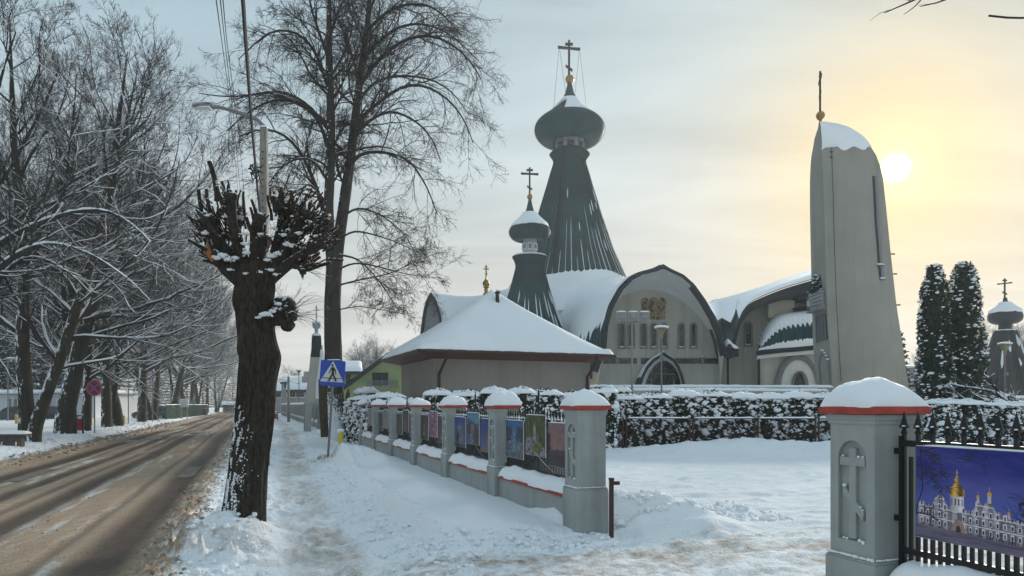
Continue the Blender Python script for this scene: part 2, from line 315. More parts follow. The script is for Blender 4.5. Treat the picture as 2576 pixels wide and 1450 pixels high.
# ================================================================ GROUND
def path_n(t): return np.interp(t, [-5, 5, 10, 16, 26, 50, 120], [0.7, 0.68, 0.80, 0.85, 1.25, 2.1, 2.6])
def ground_fields(n, t):
    """height, sand/dirt and wet-asphalt masks of the snow-covered street at (n, t)"""
    big = fbm(n*0.35, t*0.35, 3, 1)-0.5
    med = fbm(n*1.6, t*1.6, 3, 2)-0.5
    fin = fbm(n*7, t*7, 3, 3)-0.5
    lump = fbm(n*13, t*13, 3, 4)
    X = CA*n-SA*t; Y = SA*n+CA*t
    h = 0.03+0.05*big+0.02*med
    dirt = np.zeros_like(n); wet = np.zeros_like(n)
    # road
    wig = 0.18*(fbm(t*0.12, n*0+3.1, 3, 21)-0.5)
    rd = sst(-6.5, -5.9, n)*(1-sst(-1.25, -0.75, n+0.25*(fbm(t*0.9, n*0, 3, 8)-0.5)))
    tr = np.zeros_like(n)
    for c, w, k in ((-1.55, 0.33, 1.0), (-3.25, 0.28, 0.95), (-4.35, 0.22, 0.85), (-5.45, 0.28, 1.0), (-2.15, 0.10, 0.55), (-3.75, 0.12, 0.6), (-4.95, 0.10, 0.5)):
        tr = np.maximum(tr, k*np.exp(-np.abs((n-c-wig*1.6-0.10*(fbm(t*0.35, n*0+c, 3, 22)-0.5))/w)**2.6))
    brk = fbm(n*1.1, t*0.16, 4, 9)
    tr = tr*sst(0.24, 0.50, brk+0.12)
    str_ = fbm(n*5.0, t*0.25, 4, 10)
    hroad = 0.0+0.035*(1-tr)*(0.5+str_)+0.012*fin
    droad = 0.76+0.95*(str_-0.5)+0.5*(brk-0.5)+0.5*(fbm(n*9, t*1.2, 4, 23)-0.5)
    wroad = np.clip(tr*1.15+0.25*(str_-0.5), 0, 1)
    # slush ridge along both road edges
    e1 = np.exp(-((n+0.92+0.25*med)/0.30)**2); e2 = np.exp(-((n+6.35+0.3*med)/0.45)**2)
    clod = np.clip(lump-0.45, 0, 1)*2.0
    slush = e1*(0.05+0.16*clod)+e2*(0.10+0.16*clod)
    # verge between road and path
    vg = sst(-0.9, -0.3, n)*(1-sst(0.15, 0.5, n-path_n(t)+0.75))
    h = h+vg*(0.05+0.09*(lump-0.4)+0.06*med)
    # mound of ploughed snow round the pollard, with two ridges in front of it
    tx, ty = -3.55, 9.5
    d = np.hypot(X-tx, Y-ty)
    h = h+0.30*np.exp(-(d/0.62)**2)*(n > -1.4)
    rid = np.exp(-((Y-8.45-0.10*np.sin(X*4)-0.12*med)/0.16)**2)*np.exp(-((X+3.55)/0.75)**4)
    rid2 = np.exp(-((Y-7.75-0.15*np.sin(X*3+1)-0.2*med)/0.14)**2)*np.exp(-((X+3.65)/0.9)**4)
    h = h+0.22*rid*(0.5+1.0*lump)+0.20*rid2*(0.4+1.2*lump)
    # path: beaten down, footprints, sand
    pn = n-path_n(t); pw = np.interp(t, [0, 10, 30, 80], [0.85, 0.75, 0.75, 1.0])
    pm = np.exp(-(pn/pw)**4)
    foot = np.clip(fbm(n*4.2, t*3.4, 2, 31)-0.40, 0, 1)
    h = h*(1-0.85*pm)-0.035*pm-0.15*foot*np.exp(-(pn/(pw*1.5))**4)+0.035*(fbm(n*11, t*9, 3, 32)-0.5)*np.exp(-(pn/(pw*1.4))**4)
    sand = np.exp(-((pn-0.05)/(pw*0.72))**4)*np.clip(0.31+0.55*(fbm(n*2.2, t*0.9, 4, 33)-0.5)+0.45*(fbm(n*9, t*6, 3, 34)-0.5), 0, 1)
    # bank between path and fence
    edge = np.interp(t, [8, 12, 17, 22, 26, 50, 120], [2.0, 1.85, 1.95, 2.15, 2.9, 3.3, 3.4])+0.25*(fbm(t*1.3, n*0, 3, 41)-0.5)
    bk = sst(0, 0.22, n-edge)*sst(8.1+0.5*med, 8.75+0.5*med, t)*(1-sst(3.95, 4.15, n))
    h = h+bk*(0.20+0.05*big+0.012*med)-0.10*bk*sst(3.0, 3.9, n)
    lip = np.exp(-((n-edge-0.22)/0.16)**2)*sst(8.4, 9, t)*(1-sst(22, 24, t))
    h = h+lip*0.11*(0.3+1.3*fbm(n*2.5, t*2.2, 4, 42))
    h = h+0.30*np.exp(-(((t-20.2)/1.5)**2+((n-2.7)/0.75)**2))*(0.8+0.5*lump)
    h = h+0.10*np.exp(-(((t-22.5)/1.5)**2+((n-2.0)/0.6)**2))*(0.4+1.4*lump)
    sand = np.maximum(sand, 0.75*np.exp(-(((t-21.8)/1.3)**2+((n-1.9)/0.45)**2))*sst(0.35, 0.55, lump))
    # toe of the bank is chopped by feet and shovels
    toe = np.exp(-((n-edge+0.25)/0.35)**2)*sst(7.5, 8.5, t)
    h = h+toe*0.15*(lump-0.45)
    # entrance drive
    dr = (1-sst(7.5, 8.15, t+0.35*(fbm(n*0.9, t*0.9, 3, 51)-0.5)))*sst(0.6, 1.6, n)*sst(-6, -3, t)
    h = h*(1-0.7*dr)+dr*0.05*(fbm(n*6, t*6, 3, 52)-0.5)
    dst = dr*np.clip(0.33+0.80*(fbm(n*1.0, t*2.6, 4, 53)-0.5)+0.7*(fbm(n*11, t*11, 3, 54)-0.5), 0, 1)
    sand = np.maximum(sand, dst)
    front = np.exp(-((t-8.2-0.2*med)/0.3)**2)*sst(1.8, 2.4, n)*(1-sst(3.9, 4.6, n))
    h = h+front*0.10*(lump-0.35)
    # yard: rutted snow, heap behind the near pillar, ploughed bank under the mesh fence
    yd = sst(4.3, 4.8, n)
    h = h+yd*(0.12*(fbm(n*0.5, t*2.4, 5, 61, 0.6)-0.5)+0.03+0.07*(fbm(n*1.6, t*6, 4, 65)-0.5)+0.16*np.clip(fbm(n*2.2, t*3.5, 4, 66)-0.56, 0, 1))
    ridge = np.exp(-(((Y-10.15+0.30*(X-1.6))/0.62)**2))*np.exp(-((X-1.75)/1.15)**4)*(n > 3.9)
    h = h+ridge*(0.50-0.16*np.clip(X-1.3, 0, 2))*(0.65+0.75*fbm(n*2.6, t*2.6, 4, 62))
    bl = np.exp(-((Y-23.9)/1.25)**2)*sst(1.5, 3.0, X)
    h = h+bl*(0.14+0.36*np.exp(-((X-8.6)/3.6)**2))*(0.45+1.1*fbm(n*1.3, t*1.3, 5, 63, 0.6))
    rut = yd*np.exp(-((t-7.3-0.03*n)/0.10)**2)+yd*np.exp(-((t-8.6-0.03*n)/0.10)**2)
    sand = np.maximum(sand, 0.5*rut*sst(6, 9, n)*sst(0.40, 0.60, fbm(n*1.5, t*5, 3, 64)))
    # far side bank
    lf = sst(-6.2, -7.6, -(-n)) if False else (1-sst(-7.8, -6.3, n))
    h = h+lf*(0.30+0.10*big+0.05*med)
    # compose
    h = h*(1-rd)+hroad*rd+slush
    dirt = np.clip(np.maximum(sand, rd*droad), 0, 1)
    dirt = np.clip(np.maximum(dirt, e1*(0.75*sst(0.38, 0.60, lump+0.25*(-0.92-n))+0.05)), 0, 1)
    dirt = np.clip(np.maximum(dirt, e2*(0.45+0.5*lump)), 0, 1)
    dirt = np.maximum(dirt, vg*0.30*sst(0.46, 0.62, fbm(n*3, t*3, 4, 71)))
    dirt = np.maximum(dirt, 0.45*(rid*sst(0.4, 0.6, lump)+rid2*sst(0.42, 0.6, lump)))
    wet = wroad*rd
    return h, dirt, wet
def seg(a, b, d): return np.linspace(a, b, max(2, int(round(abs(b-a)/d))+1))[:-1]
ncol = np.concatenate([seg(-260, -60, 25), seg(-60, -16, 2.5), seg(-16, -7.4, 0.16), seg(-7.4, -1.6, 0.055), seg(-1.6, 4.4, 0.034),
                       seg(4.4, 9, 0.07), seg(9, 20, 0.14), seg(20, 60, 2.5), seg(60, 261, 25), [261]])
tt = [-60, -30, -15, -8, -5, -3, -1.5]; x = 0.0
while x < 130:
    tt.append(x); D = max(x, 4.0); x += 0.055 if x < 5 else max(0.05, 0.055*(D/9)**1.35)
tt += [150, 180, 220, 260, 300]
trow = np.array(tt)
NN, TT = np.meshgrid(ncol, trow)
Hh, DD, WW = ground_fields(NN, TT)
# footprints: pressed ovals with a small rim
fg = np.random.default_rng(12)
def footprint(n0, t0, ang, dep):
    i0, i1 = np.searchsorted(ncol, n0-0.25), np.searchsorted(ncol, n0+0.25); j0, j1 = np.searchsorted(trow, t0-0.3), np.searchsorted(trow, t0+0.3)
    if i1 <= i0 or j1 <= j0: return
    a, b = NN[j0:j1, i0:i1]-n0, TT[j0:j1, i0:i1]-t0; c, s_ = math.cos(ang), math.sin(ang); q = np.sqrt(((a*c+b*s_)/0.065)**2+((-a*s_+b*c)/0.155)**2)
    Hh[j0:j1, i0:i1] += -dep*np.clip(1.25-q, 0, 1)**0.6*(q < 1.25)+0.35*dep*np.exp(-((q-1.45)/0.22)**2)
for _ in range(760):
    t0 = 2.5+38*fg.random()**1.5; off = fg.normal()*0.55; n0 = float(path_n(t0))+off; footprint(n0, t0, fg.normal()*0.35, fg.uniform(0.015, 0.04)*(1.4 if abs(off) > 0.6 else 0.9))
for _ in range(60): footprint(fg.uniform(1.6, 4.6), fg.uniform(7.6, 8.7), fg.uniform(0, 3.1), fg.uniform(0.02, 0.05))
for _ in range(50): footprint(fg.uniform(-0.6, 0.4), fg.uniform(6, 22), fg.normal()*0.6, fg.uniform(0.03, 0.06))
far = np.clip((np.abs(NN)-25)/40, 0, 1); Hh = Hh*(1-far)+0.05*far
GX = CA*NN-SA*TT; GY = SA*NN+CA*TT
def ground_z(x, y):
    n = CA*x+SA*y; t = -SA*x+CA*y
    h, _, _ = ground_fields(np.array([[float(n)]]), np.array([[float(t)]]))
    return float(h[0, 0])
# one surface, cut along the street's lines into its pieces
gm, gnt, gb = nodes_of('snow_and_slush'); N_, L_ = gnt.nodes, gnt.links
def gattr(k):
    a = N_.new('ShaderNodeAttribute'); a.attribute_name = k; return a.outputs['Fac']
tcg = N_.new('ShaderNodeTexCoord')
def gnoise(sc, det=4, st=None):
    n = N_.new('ShaderNodeTexNoise'); n.inputs['Scale'].default_value = sc; n.inputs['Detail'].default_value = det
    if st:
        m_ = N_.new('ShaderNodeMapping'); m_.inputs['Rotation'].default_value = (0, 0, -RZ); m_.inputs['Scale'].default_value = st
        L_.new(tcg.outputs['Object'], m_.inputs[0]); L_.new(m_.outputs[0], n.inputs[0])
    else: L_.new(tcg.outputs['Object'], n.inputs[0])
    return n.outputs[0]
def gmath(op, a, b, c=None):
    n = N_.new('ShaderNodeMath'); n.operation = op
    for i, s in enumerate((a, b, c)):
        if s is None: continue
        if isinstance(s, (int, float)): n.inputs[i].default_value = s
        else: L_.new(s, n.inputs[i])
    return n.outputs[0]
def grange(v, a, b, c=0.0, d=1.0):
    n = N_.new('ShaderNodeMapRange'); n.inputs[1].default_value = a; n.inputs[2].default_value = b; n.inputs[3].default_value = c; n.inputs[4].default_value = d
    L_.new(v, n.inputs[0]); return n.outputs[0]
def gmix(f, a, b):
    n = N_.new('ShaderNodeMix'); n.data_type = 'RGBA'; L_.new(f, n.inputs[0])
    for s, i in ((a, 6), (b, 7)):
        if isinstance(s, tuple): n.inputs[i].default_value = (*s, 1)
        else: L_.new(s, n.inputs[i])
    return n.outputs[2]
fine = gnoise(28, 5); grit = gnoise(120, 3); strk = gnoise(9, 5, (1.6, 0.22, 1))
dfac = gmath('MULTIPLY_ADD', fine, 0.55, gattr('dirt')); dfac = grange(dfac, 0.42, 0.95)
sandc = gmix(strk, (0.23, 0.15, 0.098), (0.46, 0.36, 0.265))
snowc = gmix(fine, (0.83, 0.86, 0.90), (0.89, 0.91, 0.94))
c1_ = gmix(dfac, snowc, sandc)
wfac = grange(gmath('MULTIPLY_ADD', strk, 0.34, gattr('wet')), 0.34, 1.22)
asph = gmix(grit, (0.046, 0.029, 0.021), (0.105, 0.068, 0.050))
L_.new(gmix(wfac, c1_, asph), gb.inputs['Base Color'])
L_.new(grange(wfac, 0, 1, 0.75, 0.52), gb.inputs['Roughness']); gb.inputs['Specular IOR Level'].default_value = 0.3
bp_ = N_.new('ShaderNodeBump'); bp_.inputs['Strength'].default_value = 0.60; bp_.inputs['Distance'].default_value = 0.028
L_.new(gmath('ADD', gmath('ADD', fine, gmath('MULTIPLY', grit, 0.30)), gmath('MULTIPLY', gnoise(7, 5), 1.3)), bp_.inputs['Height']); L_.new(bp_.outputs[0], gb.inputs['Normal'])
def ground_piece(name, i0, i1, fmat=gm):
    V = np.stack([GX[:, i0:i1+1], GY[:, i0:i1+1], Hh[:, i0:i1+1]], -1); r, c = V.shape[:2]
    idx = np.arange(r*c).reshape(r, c)
    Fq = np.stack([idx[:-1, :-1], idx[:-1, 1:], idx[1:, 1:], idx[1:, :-1]], -1).reshape(-1, 4)
    o = mk(name, V, Fq, fmat, smooth=True, attrs={'dirt': DD[:, i0:i1+1], 'wet': WW[:, i0:i1+1]})
    o['kind'] = 'structure'; return o
def ci(v): return int(np.argmin(np.abs(ncol-v)))
cuts = [('snow_bank_ground', 0, ci(-6.4)), ('road', ci(-6.4), ci(-0.95)), ('verge_ground', ci(-0.95), ci(0.05)), ('footpath', ci(0.05), ci(1.8)), ('fence_side_ground', ci(1.8), ci(4.1)), ('yard_ground', ci(4.1), len(ncol)-1)]
for nm, a, b_ in cuts: ground_piece(nm, a, b_)
# worn zebra-crossing bars showing through the slush
STRIPE = mat('worn_road_paint', (0.13, 0.10, 0.08), 0.8, col2=(0.24, 0.20, 0.16), scale=5, bump=0.2, bscale=60)
for n0, n1, t0, t1 in ((-1.72, -1.34, 18.4, 21.6), (-5.25, -4.85, 18.5, 21.8)):
    a = np.linspace(n0, n1, 6); b_ = np.linspace(t0, t1, 24); A, B = np.meshgrid(a, b_)
    H, _, _ = ground_fields(A, B); V = np.stack([CA*A-SA*B, SA*A+CA*B, H+0.009], -1); idx = np.arange(A.size).reshape(A.shape)
    Fq = np.stack([idx[:-1, :-1], idx[:-1, 1:], idx[1:, 1:], idx[1:, :-1]], -1).reshape(-1, 4)
    tag(mk('crossing_stripe', V, Fq, STRIPE, smooth=True), kind='structure')
# ================================================================ small geometry makers
def ico(sub=1):
    bm = bmesh.new(); bmesh.ops.create_icosphere(bm, subdivisions=sub, radius=1.0)
    V = np.array([v.co for v in bm.verts]); Fc = np.array([[v.index for v in f.verts] for f in bm.faces]); bm.free(); return V, Fc
ICO1, ICO2, ICO3 = ico(1), ico(2), ico(3)
def blobs(C, R, sq=0.7, base=ICO1, jit=0.25, seed=0):
    """lumps of snow: C (M,3), R (M,) -> V, F"""
    C = np.asarray(C, float).reshape(-1, 3); R = np.broadcast_to(np.asarray(R, float), (len(C),))
    g = np.random.default_rng(seed); bv, bf = base; M = len(C)
    sc = np.stack([g.uniform(0.75, 1.3, M), g.uniform(0.75, 1.3, M), sq*g.uniform(0.75, 1.25, M)], -1)*R[:, None]
    k = 1+jit*(g.random((M, len(bv), 1))-0.5)*2
    V = C[:, None, :]+bv[None]*sc[:, None, :]*k
    Fc = bf[None]+(np.arange(M)*len(bv))[:, None, None]
    return V.reshape(-1, 3), Fc.reshape(-1, 3)
def snow_pad(wx, wy, h, seed=0, n=18, p=3.0, amp=0.02, rough=5.0):
    """a cushion of snow on a rectangle wx by wy, centred, bottom at z=0"""
    a = np.sin(np.linspace(-1, 1, n)*math.pi/2); X, Y = np.meshgrid(a, a)
    e = np.clip((1-np.abs(X)**p)*(1-np.abs(Y)**p), 0, 1)**0.5
    nz = fbm(X*wx*rough+seed*3.7, Y*wy*rough+seed*1.3, 3, seed)-0.5
    bul = 1+0.06*np.sin(e*math.pi)
    V = np.stack([X*wx/2*bul+0.3*amp*nz, Y*wy/2*bul+0.3*amp*nz, h*e*(1+0.0*X)+amp*nz*e*2], -1).reshape(-1, 3)
    idx = np.arange(n*n).reshape(n, n)
    Fq = np.stack([idx[:-1, :-1], idx[:-1, 1:], idx[1:, 1:], idx[1:, :-1]], -1).reshape(-1, 4)
    return V, Fq
def snow_ridge(L, w, h, seed=0, n=40, m=11, amp=0.03, droop=0.02):
    """a long cushion along local y, from -L/2 to L/2, lumpy along its length"""
    ys = np.linspace(-L/2, L/2, n); th = np.linspace(0, math.pi, m); T, Yv = np.meshgrid(th, ys)
    k = 0.85+0.5*(fbm(Yv*2.2+seed, T*0.8, 3, seed)-0.5)
    ends = np.clip(np.minimum(Yv+L/2, L/2-Yv)/0.10, 0, 1)**0.5
    X = -np.cos(T)*w/2*(0.95+0.25*(fbm(Yv*5+seed*2, T*1.2, 3, seed+5)-0.5)); Z = np.sin(T)**0.75*h*k*(0.25+0.75*ends)
    Z = Z+amp*(fbm(Yv*6, X*8+seed, 3, seed+9)-0.5)*np.sin(T)
    Z = Z-droop*(np.cos(T)**8)*(0.3+fbm(Yv*7+seed, T*0, 2, seed+3))
    V = np.stack([X, Yv, Z], -1).reshape(-1, 3); idx = np.arange(n*m).reshape(n, m)
    Fq = np.stack([idx[:-1, :-1], idx[:-1, 1:], idx[1:, 1:], idx[1:, :-1]], -1).reshape(-1, 4)
    return V, Fq
PRINT, pnt, pb = nodes_of('photo_print')
pa = pnt.nodes.new('ShaderNodeAttribute'); pa.attribute_name = 'print'; pnt.links.new(pa.outputs['Color'], pb.inputs['Base Color'])
pb.inputs['Roughness'].default_value = 0.35; pb.inputs['Specular IOR Level'].default_value = 0.35

# ================================================================ FENCE
PW = 0.40; FN = 3.90            # pillar width; street face of the fence
TA = 8.37; PITCH = 3.335
def make_pillar():
    r = thing('fence_post', '', 'fence post')
    # plinth
    m = MB().box((0, 0, 0.26), (0.45, 0.45, 0.76)); m.box((0, 0, 0.652), (0.45, 0.45, 0.022), taper=0.93); m.build('plinth', PILLAR, r, bevel=0.008, world=False)
    # shaft with an arched niche on the street side
    K = 40; cx = -PW/2; z0, z1, hw = 0.775, 1.485, 0.125
    lp = []
    for k in range(K):
        w = 2*math.pi*k/K
        lp.append(w)
    zc = (z0+z1)/2; zt = 0.663; zb = 1.60
    arch = []; outer = []
    ar = [(-hw, z0), (hw, z0)]
    N1 = 8
    loop = [(-hw+2*hw*i/N1, z0) for i in range(N1)]+[(hw, z0+(z1-hw-z0)*i/N1) for i in range(N1)]
    loop += [(hw*math.cos(math.pi*i/16), z1-hw+hw*math.sin(math.pi*i/16)) for i in range(17)]+[(-hw, z1-hw+(z0-z1+hw)*i/N1) for i in range(1, N1)]
    H = PW/2
    for (y, z) in loop:
        dy, dz = y, z-zc
        s_ = 1e9
        if abs(dy) > 1e-6: s_ = min(s_, H/abs(dy))
        if dz > 1e-6: s_ = min(s_, (zb-zc)/dz)
        if dz < -1e-6: s_ = min(s_, (zt-zc)/dz)
        outer.append((dy*s_, zc+dz*s_))
    for k, (y, z) in enumerate(list(outer)):      # pull the corners square
        for cy in (-H, H):
            for cz in (zt, zb):
                if math.hypot(y-cy, z-cz) < 0.045: outer[k] = (cy, cz)
    m = MB(); n = len(loop); dpt = 0.034
    m.loft([[(cx+dpt, y, z) for y, z in loop], [(cx, y, z) for y, z in loop], [(cx, y, z) for y, z in outer], [(cx+0.0397, y, z) for y, z in outer]], close=True)
    m.add([(cx+dpt, y, z) for y, z in loop], [tuple(range(n))])
    sh = m.build('shaft_face', PILLAR, r, world=False)
    m = MB().box((0.02, 0, (zt+zb)/2), (PW-0.04, PW, zb-zt)); m.build('shaft', PILLAR, r, world=False)
    m = MB(); xb = cx+dpt-0.010
    m.box((xb, 0, 1.11), (0.04, 0.062, 0.64)); m.box((xb-0.003, 0, 1.335), (0.04, 0.228, 0.062))
    for sgn in (-1, 1): pass
    V = []
    for y, z in ((0.085, 1.165), (0.085, 1.10), (-0.09, 0.925), (-0.105, 0.985)): V.append((y, z))
    m.prism(V, lambda p: (xb+0.012, p[0], p[1]), lambda p: (xb-0.021, p[0], p[1]))
    m.build('cross_relief', PILLAR, r, world=False, bevel=0.005)
    m = MB().box((0, 0, 1.615), (0.42, 0.42, 0.03), taper=1.04); m.box((0, 0, 1.65), (0.445, 0.445, 0.04)); m.build('capital', PILLAR, r, world=False, bevel=0.006)
    m = MB().box((0, 0, 1.70), (0.515, 0.515, 0.055)); m.build('red_coping', RED, r, world=False, bevel=0.008)
    V, Fq = snow_pad(0.50, 0.50, 0.215, 3, n=26, p=2.2, amp=0.04, rough=4); V[:, 2] += 1.718
    sc = mk('snow_cap', V, Fq, SNOWS, r, smooth=True, world=False)
    # snow caught on ledges
    C = []; R = []
    g = np.random.default_rng(5)
    for i in range(26): C.append((-0.219, -0.2+0.4*i/25, 0.672)); R.append(g.uniform(0.009, 0.016))
    for i in range(26): C.append((-0.2+0.4*i/25, -0.217, 0.672)); R.append(g.uniform(0.007, 0.012))
    for y, z, rr in ((0.09, 1.372, 0.010), (-0.05, 1.372, 0.012), (-0.09, 1.372, 0.012), (0.075, 1.16, 0.014), (-0.07, 1.02, 0.010), (-0.09, 1.0, 0.012), (0.08, 0.783, 0.014), (0.05, 0.781, 0.012), (-0.06, 0.781, 0.016), (-0.09, 0.781, 0.014), (-0.10, 0.77, 0.016)):
        C.append((-0.19, y, z)); R.append(rr)
    V, Fq = blobs(C, R, 0.8, seed=2)
    mk('ledge_snow', V, Fq, SNOW, r, smooth=True, world=False, kind='stuff')
    return r
pil = make_pillar()
PT = [TA+0.2+PITCH*k for k in range(0, 10)]
PTf = [TA+0.2+PITCH*k for k in range(12, 33)]
CAPS = []
for j in range(5):
    V, Fq = snow_pad(0.50+0.008*j, 0.50, 0.185+0.016*j, 30+j, n=26, p=2.0+0.25*j, amp=0.05, rough=4.0); V[:, 2] += 1.718; V[:, 0] += 0.012*(j-2)*(V[:, 2]-1.72)/0.2; V[:, 1] += 0.04*math.sin(j*2.1)*(V[:, 2]-1.72)/0.2
    me_ = np_mesh('snow_cap', V, Fq, True); me_.materials.append(SNOWS); CAPS.append(me_)
def vary_cap(o, j):
    for c in o.children:
        if c.name.startswith('snow_cap'): c.data = CAPS[j % 5]
ordn = ['second', 'third', 'fourth', 'fifth', 'sixth', 'seventh', 'eighth', 'ninth', 'tenth']
for k, t in enumerate(PT+[3.78+0.2]):
    o = pil if k == 0 else copy_tree(pil)
    o.location = NT(FN+0.2+(0.09 if t < 5 else 0), t, -0.02); o.rotation_euler = (0, 0, RZ)
    o['group'] = 'fence pillars'; vary_cap(o, k*3+1)
    if t < 5: o['label'] = 'grey pillar with arched cross niche holding the iron panel with the gold-domed church photo'
    elif k == 0: o['label'] = 'grey end pillar with red coping beside the short brown gate post'
    else: o['label'] = f'grey snow-capped fence pillar, {ordn[k-1]} along the wall counted from the brown gate post'
for t in PTf:
    o = copy_tree(pil); o.location = NT(FN+0.2, t, -0.02); o.rotation_euler = (0, 0, RZ)
    o['group'] = 'fence pillars beyond the steep-roofed gate'; o['label'] = 'small grey fence pillar in the row beyond the steep-roofed gateway'
# low walls between the pillars
WL = PITCH-0.45
def wall_parts(r):
    MB().box((0, 0, 0.18), (0.28, WL+0.02, 0.60)).build('base_wall', PILLAR, r, world=False, bevel=0.006)
    MB().box((0, 0, 0.505), (0.34, WL, 0.05)).build('red_coping', RED, r, world=False, bevel=0.006)
    V, Fq = snow_ridge(WL-0.01, 0.36, 0.21, 4, n=60, m=13); V[:, 2] += 0.528
    mk('snow_cover', V, Fq, SNOWS, r, smooth=True, world=False)
# iron panels
ZB, ZT = 0.60, 1.50
def spear_mesh(hgt, w=0.016, tip=True):
    m = MB().box((0, 0, hgt/2), (w, w, hgt))
    if tip:
        m.lathe([(0.017, 0), (0.019, 0.010), (0.012, 0.018), (0.010, 0.03), (0.026, 0.040), (0.019, 0.055), (0.012, 0.085), (0.0015, 0.135)], (0, 0, hgt-0.01), 6)
    return m
def one_mesh(m, name, mt):
    o = m.build(name, mt, None, world=False); me = o.data; bpy.data.objects.remove(o); return me
BARM = one_mesh(spear_mesh(0.86, 0.016, False), 'bar', IRON)
SPEARM = {}
def spear(h):
    k = round(h, 2)
    if k not in SPEARM: SPEARM[k] = one_mesh(spear_mesh(k), 'spear_bar', IRON)
    return SPEARM[k]
def ogee(y):           # top line of the ornate panels, y from the middle
    a = abs(y)
    return 1.47+0.26*math.exp(-(a/0.15)**1.3)
def make_panel(individual=True):
    r = thing('fence_section', '', 'fence section'); wall_parts(r)
    NB = 50; L = WL-0.06
    mj = MB()
    for i in range(NB):
        y = -L/2+L*i/(NB-1)
        top = ogee(y)+(0.07 if i % 2 == 0 else -0.05); mid = abs(y) < 0.03
        if i % 2 == 0 or individual is None:
            me = spear(top-ZB+(0.10 if mid else 0)); nm = 'spear_bar'
        else: me = spear(0) if False else BARM; nm = 'bar'
        if individual:
            o = link(nm, me, IRON, r); o.location = (0, y, ZB)
        else:
            V = [v.co for v in me.vertices]; mj.add([(v[0], v[1]+y, v[2]+ZB) for v in V], [tuple(p.vertices) for p in me.polygons])
    if not individual: mj.build('bar_row', IRON, r, world=False, kind='stuff')
    # rails and curved straps
    MB().box((0, 0, 0.72), (0.03, L+0.10, 0.035)).build('bottom_rail', IRON, r, world=False)
    ys = np.linspace(-L/2-0.05, L/2+0.05, 41)
    MB().tube([(-0.004, y, ogee(y)-0.02) for y in ys], 0.019, 5).build('top_rail', IRON, r, world=False)
    MB().tube([(-0.016, y, 1.60+0.22*math.exp(-(abs(y)/0.22)**1.2)-0.25*min(1, abs(y)/0.5)) for y in np.linspace(-0.55, 0.55, 25)], 0.013, 5).build('ogee_strap', IRON, r, world=False)
    for s_ in (-1, 1):
        MB().tube([(-0.018, s_*(0.05+(L/2-0.05)*q), 0.93-0.27*math.sin(math.pi*min(q*0.62, 1))*1.0+0.02*q) for q in np.linspace(0, 1, 22)], 0.016, 5).build('curved_strap', IRON, r, world=False)
    MB().box((0, 0, 1.19), (0.024, 0.024, 1.18)).lathe([(0.02, 0), (0.024, 0.02), (0.011, 0.04), (0.009, 0.09), (0.002, 0.20)], (0, 0, 1.77), 6).build('middle_post', IRON, r, world=False)
    C = [(-0.016, -L/2+L*i/(NB-1), ogee(-L/2+L*i/(NB-1))+0.055) for i in range(0, NB, 2)]
    V, Fq = blobs(C, 0.020, 0.7, seed=4); mk('spear_snow', V, Fq, SNOW, r, smooth=True, world=False, kind='stuff')
    return r
panA = make_panel(True); panB = make_panel(False)
secs = [(PT[k]+PITCH/2, k) for k in range(9)]
def put(o, t, z=-0.02, n=FN+0.2): o.location = NT(n, t, z); o.rotation_euler = (0, 0, RZ)
for t, k in secs:
    a = ('end pillar' if k == 0 else f'{ordn[k-1]} pillar'); b_ = f'{ordn[k]} pillar'
    if k < 4: o = panA if k == 0 else copy_tree(panA)
    else: o = panB if k == 4 else copy_tree(panB)
    put(o, t); tag(o, f'low grey wall with black spear-topped iron panel between {a} and {b_}', None, 'fence sections')
for i in range(20):
    t = PTf[i]+PITCH/2; o = copy_tree(panB); put(o, t); tag(o, 'small fence section with low snow-topped wall in the row beyond the steep-roofed gateway', None, 'fence sections beyond the gateway')
# the section on this side of the drive: straight rails
tR = 3.78-WL/2-0.03
r = thing('fence_section', 'low snow-covered wall with straight black railing carrying the gold-domed church photo', 'fence section', NT(FN+0.29, tR, -0.02), RZ, 'fence sections'); wall_parts(r)
L = WL-0.02; NB = 52
sp_ = spear(1.60-0.60); bm_ = one_mesh(spear_mesh(0.80, 0.020, False), 'bar', IRON)
sp2 = one_mesh(spear_mesh(0.96, 0.022, False).lathe([(0.020, 0), (0.022, 0.012), (0.014, 0.022), (0.013, 0.035), (0.036, 0.046), (0.024, 0.062), (0.014, 0.10), (0.0015, 0.155)], (0, 0, 0.955), 8), 'spear_bar', IRON)
Cs = []
for i in range(NB):
    y = L/2-0.02-0.055*i
    if y < -L/2: break
    o = link('spear_bar' if i % 2 == 0 else 'bar', sp2 if i % 2 == 0 else bm_, IRON, r); o.location = (0, y, 0.585)
    if i % 2 == 0: Cs += [(-0.026, y-0.016, 1.593), (-0.012, y+0.02, 1.59)]
MB().box((0, 0, 1.475), (0.036, L, 0.042)).build('top_rail', IRON, r, world=False, bevel=0.003)
MB().box((0, 0, 0.745), (0.036, L, 0.04)).build('bottom_rail', IRON, r, world=False, bevel=0.003)
MB().box((0, L/2-0.005, 1.05), (0.04, 0.03, 0.95)).build('end_stile', IRON, r, world=False, bevel=0.003)
for z in (1.42, 0.96):
    MB().box((-0.01, L/2+0.05, z), (0.035, 0.13, 0.04)).build('hinge_bracket', IRON, r, world=False, bevel=0.003)
V, Fq = blobs(Cs, 0.011, 0.6, seed=9); mk('spear_snow', V, Fq, SNOW, r, smooth=True, world=False, kind='stuff')
